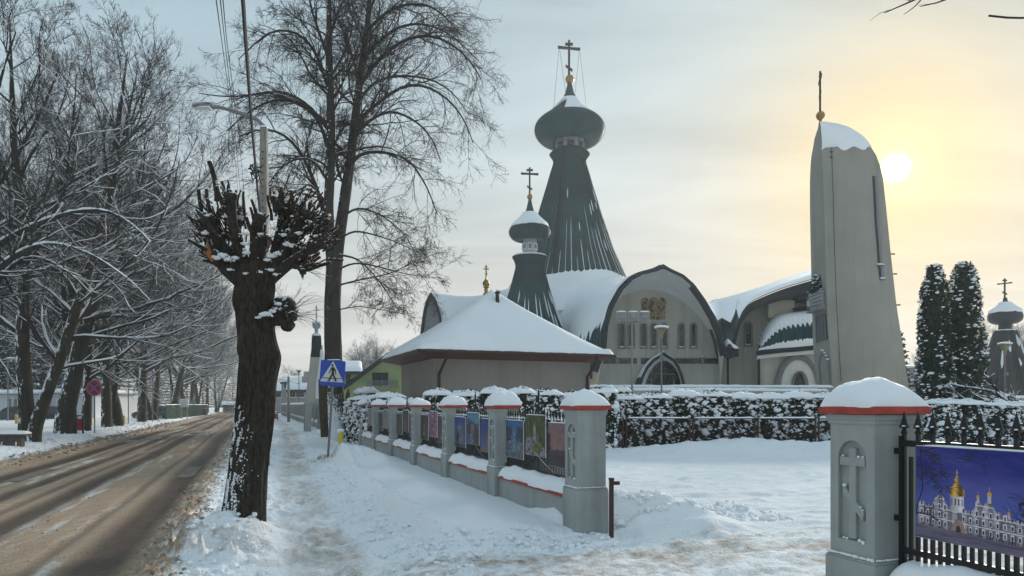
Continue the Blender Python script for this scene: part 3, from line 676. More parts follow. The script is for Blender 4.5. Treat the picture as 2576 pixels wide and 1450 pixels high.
# ---------------------------------------------------------------- photographs hung on the panels
def canvas(w, h): 
    X, Y = np.meshgrid(np.linspace(0, 1, w), np.linspace(0, 1, h)); return X, Y
def lerp(a, b, k): return np.asarray(a)*(1-k[..., None])+np.asarray(b)*k[..., None]
def twigs_on(C, X, Y, roots, seed, col, depth=5):
    """bare branches drawn into a print"""
    g_ = np.random.default_rng(seed); h, w = X.shape; st = list(roots)
    while st:
        x, y, a, L_, th, d = st.pop()
        for q in range(60):
            a += g_.normal()*0.05; x += math.cos(a)*L_/60; y += math.sin(a)*L_/60
            i0, j0 = int(y*(h-1)), int(x*(w-1)); r = max(0, int(th*w/2))
            C[max(0, i0-r):max(0, i0+r+1), max(0, j0-r):max(0, j0+r+1)] = col
            if d > 0 and g_.random() < 0.045: st.append((x, y, a+g_.choice([-1, 1])*g_.uniform(0.4, 1.1), L_*g_.uniform(0.45, 0.75), th*0.6, d-1))
def photo_main():
    X, Y = canvas(280, 200)   # X to the right, Y up
    cl_ = fbm(X*2.2+1, Y*5+X*2, 5, 81)
    C = lerp((0.008, 0.018, 0.19), (0.085, 0.075, 0.30), np.clip(cl_*2.0-0.75, 0, 1))
    hz = np.clip((Y-0.28)/0.5, 0, 1); C = C*hz[..., None]+np.array((0.09, 0.12, 0.40))*(1-hz[..., None])
    gr = fbm(X*70, Y*60, 3, 82); soft = fbm(X*7, Y*6, 3, 88)
    roof = 0.385+0.015*np.sign(np.sin(X*40))+0.13*np.exp(-((X-0.57)/0.035)**2)+0.10*np.exp(-((X-0.49)/0.025)**2)+0.10*np.exp(-((X-0.20)/0.05)**2)-0.16*np.clip(X-0.60, 0, 1)
    gy = 0.15-0.06*X
    fac = (Y < roof) & (Y > gy) & (X > 0.02) & (X < 0.84); base_ = (0.55+0.55*(gr-0.5)+0.7*(soft-0.5))*(0.72+0.28*np.sign(np.sin(X*84)))*(0.75+0.5*np.clip((Y-gy)/0.25, 0, 1))
    C[fac] = (np.array((0.62, 0.55, 0.63))*base_[..., None])[fac]
    for yy in (0.0, 0.11, 0.215): m = fac & (abs(Y-roof*0-gy-yy-0.10) < 0.006); C[m] = (0.62, 0.58, 0.66)
    tw = (abs(X-0.335) < 0.050) & (Y < 0.515) & (Y > 0.34); C[tw] = (np.array((0.60, 0.54, 0.55))*(0.5+0.9*np.clip((X-0.28)/0.1, 0, 1)*(0.6+0.8*gr))[..., None])[tw]
    m = (abs(Y-0.44) < 0.035) & (abs(X-0.335) < 0.047) & (abs(((X-0.335)*38) % 1-0.5) < 0.17); C[m] = (0.05, 0.045, 0.08)
    m = (abs(Y-0.512) < 0.008) & (abs(X-0.335) < 0.056); C[m] = (0.45, 0.25, 0.04)
    dw = 0.058*np.clip(1-np.abs((Y-0.555)/0.058)**2.2, 0, 1)**0.5; dm = abs(X-0.335) < dw; sh = np.clip(0.45+0.55*np.cos((X-0.318)*70)+0.3*(gr-0.5), 0, 1); C[dm] = lerp((0.13, 0.055, 0.008), (0.75, 0.47, 0.08), sh)[dm]
    for y0, y1, w0 in ((0.605, 0.635, 0.028), (0.635, 0.66, 0.016), (0.66, 0.685, 0.020), (0.685, 0.71, 0.012)): m = (abs(X-0.335) < w0*(0.75+0.25*np.sin((Y-y0)/(y1-y0)*math.pi))) & (Y >= y0) & (Y < y1); C[m] = lerp((0.16, 0.07, 0.01), (0.70, 0.42, 0.07), np.clip(0.5+(0.335-X)*30, 0, 1))[m]
    m = ((abs(X-0.335) < 0.0030) & (Y > 0.70) & (Y < 0.775)) | ((abs(Y-0.75) < 0.0035) & (abs(X-0.335) < 0.011)); C[m] = (0.55, 0.35, 0.08)
    for cx, cy, k in ((0.57, 0.56, 1.0), (0.49, 0.525, 0.7), (0.70, 0.40, 0.6)):
        m = ((X-cx)/(0.016*k))**2+((Y-cy)/(0.024*k))**2 < 1; C[m] = (0.55, 0.32, 0.05); m = (abs(X-cx) < 0.0025) & (Y > cy) & (Y < cy+0.075*k); C[m] = (0.5, 0.3, 0.07); m = (abs(X-cx) < 0.012*k) & (Y < cy-0.015) & (Y > cy-0.09*k); C[m] = (0.50, 0.44, 0.48)
    for dy in (0.055, 0.150, 0.235):
        for x in np.arange(0.05, 0.84, 0.048):
            if abs(x-0.335) < 0.05: continue
            y0 = gy+dy; m = fac & (abs(X-x) < 0.011) & (abs(Y-y0) < 0.030); C[m] = (0.70, 0.64, 0.70); m = fac & (abs(X-x) < 0.0070) & (abs(Y-y0+0.004) < 0.021); C[m] = (0.03, 0.028, 0.06)
    m = (((X-0.345)/0.052)**2+((Y-0.13)/0.13)**2 < 1) & (Y > gy); C[m] = (np.array((0.30, 0.20, 0.17))*(0.6+0.8*gr)[..., None])[m]; m = (((X-0.345)/0.020)**2+((Y-0.13)/0.07)**2 < 1) & (Y > gy); C[m] = (0.04, 0.025, 0.03)
    g2 = Y < gy; C[g2] = lerp((0.05, 0.045, 0.09), (0.17, 0.14, 0.21), np.clip(fbm(X*5+Y*9, Y*40, 4, 83)*1.8-0.4, 0, 1))[g2]
    for x in np.arange(0.05, 0.98, 0.021): m = (abs(X-x) < 0.0022) & (Y > gy-0.012) & (Y < gy+0.03) & (X > 0.55); C[m] = (0.02, 0.02, 0.03)
    twigs_on(C, X, Y, [(-0.02, 0.12, 1.45, 0.9, 0.014, 3), (0.0, 0.85, -0.2, 0.28, 0.007, 3), (0.0, 0.55, 0.5, 0.26, 0.007, 3), (0.02, 0.98, -0.6, 0.28, 0.006, 3), (-0.02, 0.25, 0.35, 0.22, 0.010, 2)], 5, (0.016, 0.013, 0.022))
    twigs_on(C, X, Y, [(x, 0.08, 1.5+dx, 0.46, 0.010, 3) for x, dx in ((0.80, 0.15), (0.84, 0.0), (0.88, -0.1), (0.92, 0.1), (0.97, 0.0))], 8, (0.016, 0.014, 0.03))
    tr_ = (((X-0.89)/0.14)**2+((Y-0.46)/0.26)**2 < 0.70+0.9*fbm(X*12, Y*12, 3, 87)-0.45) & (fbm(X*60, Y*60, 3, 86) > 0.50); C[tr_] = (0.014, 0.013, 0.040)
    return np.clip(C*1.15, 0.004, 0.9)
def photo_generic(kind, seed):
    X, Y = canvas(64, 48); a = fbm(X*5, Y*4, 4, seed); b_ = fbm(X*22, Y*18, 3, seed+3)
    if kind == 'spire':      # church among bare trees under a blue sky
        C = lerp((0.16, 0.32, 0.46), (0.03, 0.16, 0.42), Y); tre = (b_ > 0.52-0.28*np.abs(X-0.5)) & (Y < 0.85) & (abs(X-0.5) > 0.10); C[tre] = (0.035, 0.03, 0.03)
        m = abs(X-0.5) < 0.02+0.10*np.clip(0.75-Y, 0, 1)**1.3; C[m & (Y < 0.8)] = (0.30, 0.34, 0.40); g_ = Y < 0.16; C[g_] = (0.10, 0.13, 0.16); C[(Y < 0.45) & (b_ > 0.6)] = (0.30, 0.33, 0.38)
    elif kind == 'garden':
        C = lerp((0.030, 0.040, 0.012), (0.16, 0.18, 0.05), np.clip(b_*1.8-0.5, 0, 1)); m = (abs(X-0.5) < 0.07) & (Y > 0.36) & (Y < 0.80-2*abs(X-0.5)); C[m] = (0.42, 0.33, 0.32)
        m = (Y < 0.34+0.12*np.sin(X*5)) & (b_ > 0.42); C[m] = (0.34, 0.30, 0.36); m = ((X-0.65)/0.2)**2+((Y-0.2)/0.14)**2 < 1; C[m] = lerp((0.05, 0.09, 0.01), (0.22, 0.26, 0.03), b_)[m]
    elif kind == 'dusk':
        C = lerp((0.44, 0.20, 0.15), (0.30, 0.17, 0.19), Y); m = Y < 0.34+0.10*(a-0.4)+0.06*X; C[m] = (0.08, 0.045, 0.07); m = Y < 0.27; C[m] = (0.035, 0.02, 0.035); m = (X < 0.16*(b_+0.25)) & (Y > 0.3) & (Y < 0.75); C[m] = (0.02, 0.015, 0.02)
    elif kind == 'ruin':
        C = lerp((0.07, 0.12, 0.40), (0.02, 0.05, 0.30), Y); m = (((X-0.5)/0.34)**2+((Y-0.25)/0.55)**2 < 1) & (b_ > 0.34); C[m] = lerp((0.06, 0.05, 0.05), (0.32, 0.29, 0.30), b_)[m]; m = ((X-0.3)/0.10)**2+((Y-0.3)/0.25)**2 < 1; C[m] = (0.015, 0.012, 0.02); C[Y < 0.10] = (0.02, 0.02, 0.025)
    elif kind == 'hills':
        C = lerp((0.28, 0.42, 0.50), (0.10, 0.30, 0.46), Y); m = Y < 0.74+0.08*np.sin(X*4+1); C[m] = (0.04, 0.10, 0.24); m = Y < 0.60+0.10*np.sin(X*5); C[m] = (0.035, 0.035, 0.05); m = (abs(X-0.5) < 0.14) & (Y < 0.62) & (b_ > 0.5); C[m] = (0.28, 0.22, 0.22); m = (Y < 0.3) & (X < 0.35) & (b_ > 0.4); C[m] = (0.05, 0.10, 0.30)
    elif kind == 'pink':
        C = lerp((0.09, 0.015, 0.05), (0.42, 0.12, 0.28), np.clip(b_*1.7-0.4, 0, 1)); m = b_ > 0.66; C[m] = (0.62, 0.42, 0.55)
    elif kind == 'blue':
        C = lerp((0.06, 0.10, 0.34), (0.02, 0.04, 0.26), Y); m = (abs(X-0.6) < 0.12) & (Y < 0.62); C[m] = (0.34, 0.09, 0.05); m = Y < 0.14; C[m] = (0.16, 0.13, 0.14)
    elif kind == 'pale':
        C = lerp((0.30, 0.27, 0.20), (0.16, 0.19, 0.26), np.clip(a*1.6-0.3, 0, 1)); m = (abs(X-0.4) < 0.12) & (Y < 0.6); C[m] = (0.40, 0.30, 0.10)
    else:                    # candle-lit interior
        C = lerp((0.016, 0.013, 0.016), (0.075, 0.05, 0.045), np.clip(a*1.6-0.4, 0, 1)); m = (((X-0.5)/0.06)**2+((Y-0.45)/0.22)**2) < 1; C[m] = (0.30, 0.14, 0.06); m = (abs(X-0.38) < 0.05) & (abs(Y-0.22) < 0.05); C[m] = (0.40, 0.28, 0.14); m = (abs(X-0.62) < 0.05) & (abs(Y-0.22) < 0.05); C[m] = (0.38, 0.26, 0.13)
    return np.clip(C*(0.34+0.62*b_[..., None]), 0.003, 0.9)
def hang(t, z, C, w, h, label, n=FN+0.155, tilt=0.0, group='photographs on the fence panels'):
    hh, ww = C.shape[:2]
    r = thing('photo_board', label, 'photo board', NT(n, t, z), RZ, group)
    # seen from the street, right is towards -t (local -y)
    ys = np.linspace(w/2, -w/2, ww); zs = np.linspace(-h/2, h/2, hh); Yv, Zv = np.meshgrid(ys, zs); X = 0*Yv-0.006-0.012*np.sin((Yv/w+0.5)*math.pi)*tilt
    idx = np.arange(ww*hh).reshape(hh, ww)
    Fq = np.stack([idx[:-1, :-1], idx[:-1, 1:], idx[1:, 1:], idx[1:, :-1]], -1).reshape(-1, 4)
    mk('print', np.stack([X, Yv, Zv], -1), Fq, PRINT, r, smooth=True, world=False, cols=C)
    MB().box((0.004, 0, 0), (0.012, w+0.008, h+0.008)).build('backing_board', WHITEP, r, world=False)
    for s_ in (-1, 1): MB().box((0.045, s_*w*0.4, h*0.42), (0.075, 0.025, 0.02)).build('hanger', IRON, r, world=False)
    V, Fs = snow_ridge(w*0.9, 0.018, 0.013, int(abs(t)*7) % 50, n=24, m=5, amp=0.004, droop=0.0); V[:, 2] += h/2+0.003
    mk('snow_line', V, Fs, SNOW, r, smooth=True, world=False)
hang(3.585-0.45, 1.145, photo_main(), 0.90, 0.60, 'large photo board of white church with gold dome under violet sky', n=FN+0.25, tilt=1)
hang(3.585-0.45-0.98, 1.145, photo_generic('hills', 700), 0.90, 0.60, 'large photo board of blue hills next to the gold-domed church photo', n=FN+0.25)
kinds = [('dusk', 'garden', 'spire'), ('blue', 'hills', 'ruin'), ('candle', 'pink', 'candle'), ('candle', 'candle', 'candle'), ('candle', 'pale', 'candle'), ('blue', 'pale', 'pale'), ('candle', 'candle', 'candle')]
desc = {'dusk': 'pink dusk sky over dark hills', 'garden': 'pale spire among green leaves', 'spire': 'grey church spire among bare trees', 'blue': 'red building against deep blue sky', 'hills': 'blue hills beyond bare branches', 'ruin': 'stone ruin under dark blue sky', 'pink': 'bright pink blossom', 'candle': 'dark candle-lit interior', 'pale': 'pale ochre and grey church view'}
for k, ks in enumerate(kinds):
    for j, kd in enumerate(ks):
        t = PT[k]+PITCH/2+(j-1)*0.93
        z = 1.145+(0.10 if j == 1 else 0.0)
        where = ('first' if k == 0 else ordn[k-1])
        pos = ('drive side', 'middle', 'far side')[j]
        if k > 4 and j == 0: continue
        hang(t, z, photo_generic(kd, 100+k*17+j*5), 0.82, 0.62, f'photo of {desc[kd]}, {pos} of the {where} iron panel', tilt=0.5)
# short steel post of the old gate
gx, gy, _ = W(1538, 1365, 9.0)
r = thing('gate_post', 'short brown steel gate post with stub arm beside grey end pillar', 'gate post', (gx, gy, -0.05))
MB().box((gx, gy, 0.36), (0.055, 0.055, 0.82)).build('post', BROWN, r, bevel=0.004)
MB().box((gx+0.045, gy, 0.735), (0.12, 0.04, 0.045)).build('arm', BROWN, r, bevel=0.003)
MB().box((gx, gy, 0.785), (0.065, 0.065, 0.03)).build('cap', BROWN, r, bevel=0.003)
# ================================================================ CHURCH
def resample(pts, n):
    P = np.array(pts, float); d = np.concatenate([[0], np.cumsum(np.linalg.norm(np.diff(P, axis=0), axis=1))]); s_ = np.linspace(0, d[-1], n)
    return np.stack([np.interp(s_, d, P[:, k]) for k in range(P.shape[1])], -1)
def smooth_curve(pts, n, it=2):
    P = resample(pts, n)
    for _ in range(it): P[1:-1] = 0.25*P[:-2]+0.5*P[1:-1]+0.25*P[2:]
    return P
def curve3(pts, Y, n, it=1): return np.array([W(u, v, Y) for u, v in smooth_curve(pts, n, it)])
def loft_np(rows):
    V = np.stack(rows); m, n = V.shape[:2]; idx = np.arange(m*n).reshape(m, n)
    return V.reshape(-1, 3), np.stack([idx[:-1, :-1], idx[:-1, 1:], idx[1:, 1:], idx[1:, :-1]], -1).reshape(-1, 4)
def pxl(Y): return Y/F
def cross3(parent, u, Y, vt, vb, bars, thick, m_, name='cross', tilt=0.0, sub=True, yaw=0.0):
    """three-bar cross; bars: (v, half width px, slope px)"""
    k = pxl(Y); x0, y0, _ = W(u, 0, Y); zt = W(u, vt, Y)[2]; zb = W(u, vb, Y)[2]; th = thick*k
    m = MB(); cy, sy = math.cos(yaw), math.sin(yaw)
    m.box((x0, y0, (zt+zb)/2), (th, th, zt-zb), yaw)
    for v, hw, sl in bars:
        z = W(u, v, Y)[2]; h = hw*k; s_ = sl*k
        pts = [(-h, s_-th*0.6), (0, -th*0.42), (h, -s_-th*0.6), (h, -s_+th*0.6), (0, th*0.42), (-h, s_+th*0.6)]
        m.prism(pts, lambda p: (x0+p[0]*cy+th*0.51*sy, y0+p[0]*sy-th*0.51*cy, z+p[1]), lambda p: (x0+p[0]*cy-th*0.51*sy, y0+p[0]*sy+th*0.51*cy, z+p[1]))
    return m.build(name, m_, parent)
def lathe_px(u, Y, prof, n=32, ph=0.0):
    k = pxl(Y); x0, y0, _ = W(u, 0, Y); m = MB()
    m.lathe([(hw*k, W(u, v, Y)[2]) for hw, v in prof], (x0, y0, 0), n, ph); return m
def fine_prof(prof, n=40, it=2): return [tuple(p) for p in smooth_curve(prof, n, it)]
def panel_mesh(u, Y, prof, NP, name='roof_panel', seam=0.05, w0=0.0):
    """one long metal sheet of a conical roof with its standing seam, at angle zero about its axis"""
    k = pxl(Y); a = math.pi/NP; m = MB(); V = []
    pr = [(hw*k, W(u, v, Y)[2]) for hw, v in prof]
    for r_, z in pr:
        sm = min(seam, r_*0.04)
        for an, rr in ((-a, r_+sm), (-a*0.80, r_+sm), (-a*0.74, r_), (0, r_*math.cos(a)+0.2*sm), (a*0.9, r_), (a, r_+0.0)):
            V.append((rr*math.cos(an), rr*math.sin(an), z))
    n = 6; m.add(V, [(i*n+j, i*n+j+1, (i+1)*n+j+1, (i+1)*n+j) for i in range(len(pr)-1) for j in range(n-1)])
    return one_mesh(m, name, GREENM)
def cone_with_panels(parent, name, u, Y, prof, NP, seam=0.05):
    core = lathe_px(u, Y, [(hw*0.985, v) for hw, v in prof], NP).build(name, GREENM, parent)
    me = panel_mesh(u, Y, prof, NP, seam=seam); x0, y0, _ = W(u, 0, Y); rl = root_of(parent).location
    for i in range(NP):
        o = link('roof_panel', me, GREENM, core); o.location = (x0-rl[0], y0-rl[1], 0-rl[2]); o.rotation_euler = (0, 0, 2*math.pi*i/NP)
    return core
def prof_r(prof, v): 
    k_ = int(np.argmax([p[1] for p in prof]))+1; vs = [p[1] for p in prof[:k_]]; hs = [p[0] for p in prof[:k_]]; return float(np.interp(v, vs, hs))
def scales(parent, u, Y, prof, v0, v1, rows, NP, m_, name='scale_band'):
    """overlapping diamond scales around a dome"""
    k = pxl(Y); x0, y0, _ = W(u, 0, Y); m = MB()
    vv = np.linspace(v0, v1, rows+1)
    for i in range(rows):
        va, vb = vv[i], vv[i+1]; dv = vb-va
        for j in range(NP):
            an = 2*math.pi*(j+0.5*(i % 2))/NP; da = math.pi/NP
            def P(a_, v, off): 
                r_ = prof_r(prof, v)*k+off; return (x0+r_*math.cos(a_), y0+r_*math.sin(a_), W(u, v, Y)[2])
            m.add([P(an, va-dv*0.9, 0.0), P(an+da*0.97, va, 0.03), P(an, vb+dv*0.1, 0.09), P(an-da*0.97, va, 0.03)], [(0, 1, 2, 3)])
    return m.build(name, m_, parent, kind='stuff')

CY = 58.0; RYd = 54.6
church = thing('church', 'large modern white church with dark green spires and arched snow-covered roofs', 'church', (W(1668, 0, CY)[0], CY, 0))
# ---- front wall with arched head
wall_pts = [(1503, 1062), (1505, 960), (1508, 900), (1512, 850), (1519, 815), (1530, 785), (1545, 762), (1561, 747.7), (1587.8, 734.4), (1614.4, 729), (1641, 728), (1667.7, 733), (1694, 743.7), (1721, 761), (1747.7, 785), (1769, 809), (1787.6, 838.3), (1801, 867.6), (1809, 899.6), (1811, 960), (1812, 1062)]
wc = curve3(wall_pts, CY, 64, 1)
m = MB(); n_ = len(wc); m.add(np.concatenate([wc, wc+np.array((0, 0.6, 0))]), [tuple(range(n_))[::-1], tuple(range(n_, 2*n_))]); fw = m.build('front_wall', PLASTER, church)
rim_o = [(1496, 935), (1503, 915), (1512, 895), (1517.2, 872.9), (1521, 825), (1534.5, 771.7), (1561, 723.7), (1587.8, 697), (1614, 683.7), (1651.7, 674.4), (1668.2, 664.3), (1686.4, 675.7), (1721, 691.7), (1747.6, 715.7), (1774.3, 753), (1801, 798.3), (1817, 838), (1825, 875.6), (1829, 893)]
ro = np.concatenate([curve3(rim_o[:11], RYd, 37, 0)[:-1], curve3(rim_o[10:], RYd, 36, 0)])
ctr = np.array(W(1668, 905, RYd))
def inset(c, px, Y):
    t = np.gradient(c, axis=0); nn = np.stack([t[:, 2], 0*t[:, 0], -t[:, 0]], -1); nn /= np.linalg.norm(nn, axis=1)[:, None]
    return c+nn*px*pxl(Y)
ri = inset(ro, 8.5, RYd)
ri[:, 2] = np.minimum(ri[:, 2], W(0, 678, RYd)[2])
V, Fq = loft_np([ri+np.array((0, 1.0, 0)), ri, ro, ro+np.array((0, 0.8, 0))]); mk('arch_rim', V, Fq, DARKM, church)
wcs = resample(wc[5:-4], 72)
V, Fq = loft_np([wcs+np.array((0, -0.005, 0)), 0.5*(wcs+ri+np.array((0, 0.3, 0)))+np.array((0, 0, 0.25)), ri+np.array((0, 0.02, 0))]); mk('arch_soffit', V, Fq, SOFFIT, church, smooth=True)
# ---- vault behind the rim: dark ribbed flanks, snow on the crown
back_pts = [(1330, 960), (1352, 890), (1385, 800), (1405, 760), (1425, 738), (1450, 722), (1480, 712), (1520, 704), (1560, 706), (1600, 716), (1650, 740), (1690, 780), (1712, 850), (1720, 930)]
bk = curve3(back_pts, 74.0, 72, 2)
rows = []; ro2 = ro.copy(); ro2[:, 1] += 0.4; ro2 += 0
for s_ in np.linspace(0, 1, 16):
    r_ = ro2*(1-s_)+bk*s_; r_[:, 2] -= 1.5*math.sin(math.pi*s_)*np.sin(np.linspace(0, math.pi, 72))**0.5*(1 if s_ > 0 else 0); rows.append(r_)
V, Fq = loft_np(rows); mk('front_vault', V, Fq, GREENM, church, smooth=True)
# standing seams of the flank
vault = church.children[-1]
m = MB()
for j in range(0, 22):
    s_ = 0.015+j*0.042
    if s_ > 0.9: break
    for lo, hi in ((0, 22), (52, 71)):
        r_ = (ro2*(1-s_)+bk*s_); r_[:, 2] -= 1.5*math.sin(math.pi*s_)*np.sin(np.linspace(0, math.pi, 72))**0.5
        m.tube([tuple(p+np.array((-0.02 if hi < 40 else 0.02, 0, 0.02))) for p in r_[lo:hi+1:2]], 0.055, 4)
m.build('standing_seam', GREENM, vault, kind='stuff')
g = np.random.default_rng(3); sn_rows = []
K0, K1 = 12, 56
for q, s_ in enumerate(np.linspace(0.012, 1.0, 60)):
    r_ = ro2*(1-s_)+bk*s_; sag = 1.5*math.sin(math.pi*s_)*np.sin(np.linspace(0, math.pi, 72))**0.5; r_[:, 2] -= sag
    a = 13.5+4.0*(g.random()-0.5)*(0.3+(s_ < 0.7))-5*max(0, s_-0.12); b_ = 62+3.0*(g.random()-0.5)
    kk = np.linspace(max(2, a), b_, 50); P = np.stack([np.interp(kk, np.arange(72), r_[:, c]) for c in range(3)], -1)
    e = np.clip(np.minimum(np.arange(50), 49-np.arange(50))/4.0, 0, 1)**0.5*min(1, 0.25+s_*12)
    P[:, 2] += 0.30*e+0.02; P[:, 0] += np.where(np.arange(50) < 25, -0.12, 0.12)*e; sn_rows.append(P)
V, Fq = loft_np(sn_rows); mk('vault_snow', V, Fq, SNOWS, church, smooth=True)
# ---- windows of the front
def arch_poly(u0, u1, vt, vb, n=9):
    c = (u0+u1)/2; r_ = (u1-u0)/2
    return [(u0, vb), (u1, vb)]+[(c+r_*math.cos(math.pi*i/(n-1)), vt+r_-r_*math.sin(math.pi*i/(n-1))) for i in range(n)]
def arch_window(u, vt, vb, hw, Y, parent, off=0.03, ph=0.57):
    fr = arch_poly(u-hw, u+hw, vt, vb); pn = arch_poly(u-hw*ph, u+hw*ph, vt+hw*(1-ph), vb-hw*(1-ph)*1.1)
    m = MB(); n = len(fr)
    A = [W(p[0], p[1], Y) for p in fr]; B = [W(p[0], p[1], Y) for p in pn]
    d0, d1 = np.array((0, -0.13, 0)), np.array((0, 0.02, 0))
    m.loft([[tuple(np.array(p)+d1) for p in A], [tuple(np.array(p)+d0) for p in A], [tuple(np.array(p)+d0) for p in B], [tuple(np.array(p)+d1*(-1)) for p in B]], close=True)
    fo = m.build('window', FRAME, parent)
    m = MB(); m.add([tuple(np.array(p)+np.array((0, -0.012, 0))) for p in B], [tuple(range(n))]); m.build('pane', GLASS, fo)
    m = MB()
    for q in (0.3, 0.55, 0.8):
        v = vt+(vb-vt)*q; a = np.array(W(u, v, Y)); m.box((a[0], Y-0.035, a[2]), (hw*2*ph*pxl(Y), 0.03, 0.05))
    m.build('glazing_bar', DARKM, fo)
    V, Fq = blobs([W(u+dx, vb-hw*(1-ph)*1.1-0.8, Y-0.08) for dx in np.linspace(-hw*ph*0.8, hw*ph*0.8, 5)], 0.09, 0.6, seed=int(u)); mk('sill_snow', V, Fq, SNOW, fo, smooth=True, kind='stuff')
    return fo
for u in (1564.3, 1587.8, 1619, 1644, 1670, 1713.5, 1743.7): arch_window(u, 812, 878, 9.2, CY, church)
arch_window(1882, 810, 873, 11, CY+0.8, church)
# ---- strip window band
for a, b_ in ((1517, 1602), (1612, 1641), (1697, 1806)):
    p = W((a+b_)/2, 908.5, CY); m = MB().box((p[0], CY-0.02, p[2]), ((b_-a)*pxl(CY), 0.12, 13.5*pxl(CY))); m.build('strip_window', GLASS, church)
for u in (1552, 1766):
    p = W(u, 907, CY); MB().box((p[0], CY-0.05, p[2]), (8*pxl(CY), 0.3, 17*pxl(CY))).build('band_pier', FRAME, church)
    V, Fq = snow_pad(8*pxl(CY), 0.32, 0.10, 2, n=8); V += np.array((p[0], CY-0.05, p[2]+8.5*pxl(CY))); mk('pier_snow', V, Fq, SNOW, church, smooth=True)
# ---- great door under its ogee hood
hood_o = [(1602, 985), (1606, 969), (1614, 945), (1626, 922), (1643, 903), (1658, 895), (1669.8, 886), (1681, 895), (1697, 904), (1709, 922), (1718, 945), (1724, 969), (1726, 985)]
ho = curve3(hood_o, 56.2, 44, 0); hi = inset(ho, 7.5, 56.2); hb = curve3([(1622, 985), (1624, 965), (1632, 943), (1645, 922), (1660, 911), (1671, 908), (1683, 912), (1697, 924), (1707, 945), (1712, 965), (1713, 985)], CY-0.02, 44, 1)
V, Fq = loft_np([ho+np.array((0, 1.8, 0)), ho, hi]); mk('door_hood', V, Fq, DARKM, church)
V, Fq = loft_np([hi+np.array((0, 0.01, 0)), hb]); mk('hood_soffit', V, Fq, SOFFIT, church, smooth=True)
V, Fq = loft_np([ho+np.array((0, -0.06, 0.02)), ho+np.array((0, 0.2, 0.14)), ho+np.array((0, 1.7, 0.05))]); V = V.reshape(3, 44, 3)[:, 6:34].reshape(-1, 3); idx = np.arange(3*28).reshape(3, 28)
mk('hood_snow', V, np.stack([idx[:-1, :-1], idx[:-1, 1:], idx[1:, 1:], idx[1:, :-1]], -1).reshape(-1, 4), SNOWS, church, smooth=True)
m = MB(); m.add([tuple(p+np.array((0, -0.03, 0))) for p in hb], [tuple(range(44))]); door = m.build('great_door', GLASS, church)
m = MB(); c = np.array(W(1667, 966, CY-0.10))
for q in np.linspace(0.04, 0.96, 17):
    e = hb[int(q*43)]; m.tube([c, (e[0], CY-0.10, e[2])], 0.035, 4)
for f_ in (0.45, 0.75):
    m.tube([tuple(c+(p-c)*f_*np.array((1, 0, 1))+np.array((0, 0, 0))) for p in hb], 0.04, 4)
m.build('radial_grille', DARKM, door, kind='stuff')
m = MB(); a0 = W(1638, 941, CY-0.14); a1 = W(1695, 941, CY-0.14); b0 = W(1638, 985, CY-0.14); b1 = W(1695, 985, CY-0.14); m.tube([b0, a0, a1, b1], 0.045, 4); m.build('door_frame', STEEL, door)
# ---- wall mosaic: gold and brown tesserae in a three-lobed field (a plain stand-in)
hx = 0.45; m1, m2, m3 = MB(), MB(), MB(); gg = np.random.default_rng(8)
for iu in np.arange(1613, 1677, 1.55):
    for iv in np.arange(748, 806, 1.55):
        lob = min(math.hypot((iu-x)/10.5, (iv-y)/12.5) for x, y in ((1622, 762), (1644, 760), (1665, 762)))
        lowr = abs(iu-1644)/30+max(0, abs(iv-783)-20)/8
        if not (lob < 1 or (lowr < 1 and 765 < iv < 805)): continue
        k_ = fbm(np.array([iu*0.16]), np.array([iv*0.11]), 3, 91)[0]; mm = m1 if k_ > 0.54 else (m2 if k_ > 0.42 else m3)
        p = W(iu+gg.uniform(-0.2, 0.2), iv, CY-0.04); w_ = 1.40*pxl(CY); mm.box(p, (w_, 0.05, w_))
TES = [mat('ochre_tesserae', (0.30, 0.20, 0.09), 0.5, var=0.3, scale=9, bump=0), mat('sand_tesserae', (0.38, 0.29, 0.15), 0.5, var=0.25, scale=9, bump=0), mat('umber_tesserae', (0.10, 0.05, 0.03), 0.5, var=0.3, scale=9, bump=0)]
p = W(1644, 776, CY-0.012); mo = MB().box((p[0], CY-0.008, p[2]), (34*pxl(CY), 0.012, 26*pxl(CY))).build('mosaic', TES[1], church)
for mm, t_ in zip((m1, m2, m3), TES): mm.build('tesserae', t_, mo, kind='stuff')
# ---- side buildings of the front and the right wing
WY = CY+0.8
wing = [(1812, 1062), (1812, 880), (1848, 872), (1853, 838), (1865, 809), (1881, 790), (1907.5, 774), (1934, 765), (1974, 754), (2014, 750), (2090, 745), (2110, 745), (2110, 1062)]
A = [np.array(W(u, v, WY)) for u, v in wing]; n = len(A); m = MB(); m.add(A+[a+np.array((0, 0.5, 0)) for a in A], [tuple(range(n))[::-1], tuple(range(n, 2*n))]); m.build('wing_wall', PLASTER, church)
ft = [(1838, 902), (1846, 865), (1851.6, 833), (1859.6, 803.6), (1870, 782), (1886, 765), (1907.5, 753), (1934, 741), (1974, 726), (2014, 714), (2046, 705), (2110, 690)]
fb = [(1842, 902), (1851, 865), (1857, 838), (1866, 812), (1881, 792), (1897, 780), (1914, 772), (1938, 764), (1974, 754), (2014, 750), (2046, 749), (2110, 745)]
T3 = curve3(ft, 56.0, 40, 1); B3 = curve3(fb, 56.0, 40, 1); Bw = curve3(fb, WY, 40, 1)
V, Fq = loft_np([Bw, B3+np.array((0, 0.02, 0)), B3, T3, T3+np.array((0, 0.5, 0))]); mk('wing_fascia', V, Fq, DARKM, church)
rg = [(1775, 800), (1785, 764), (1814, 761), (1854, 750), (1907, 733), (1961, 714), (2014, 696), (2046, 684), (2115, 660)]
G3 = curve3(rg, 66.0, 40, 1)
rows = []
for s_ in np.linspace(0, 1, 8): r_ = T3*(1-s_)+G3*s_; r_[:, 2] += 0.05; rows.append(r_)
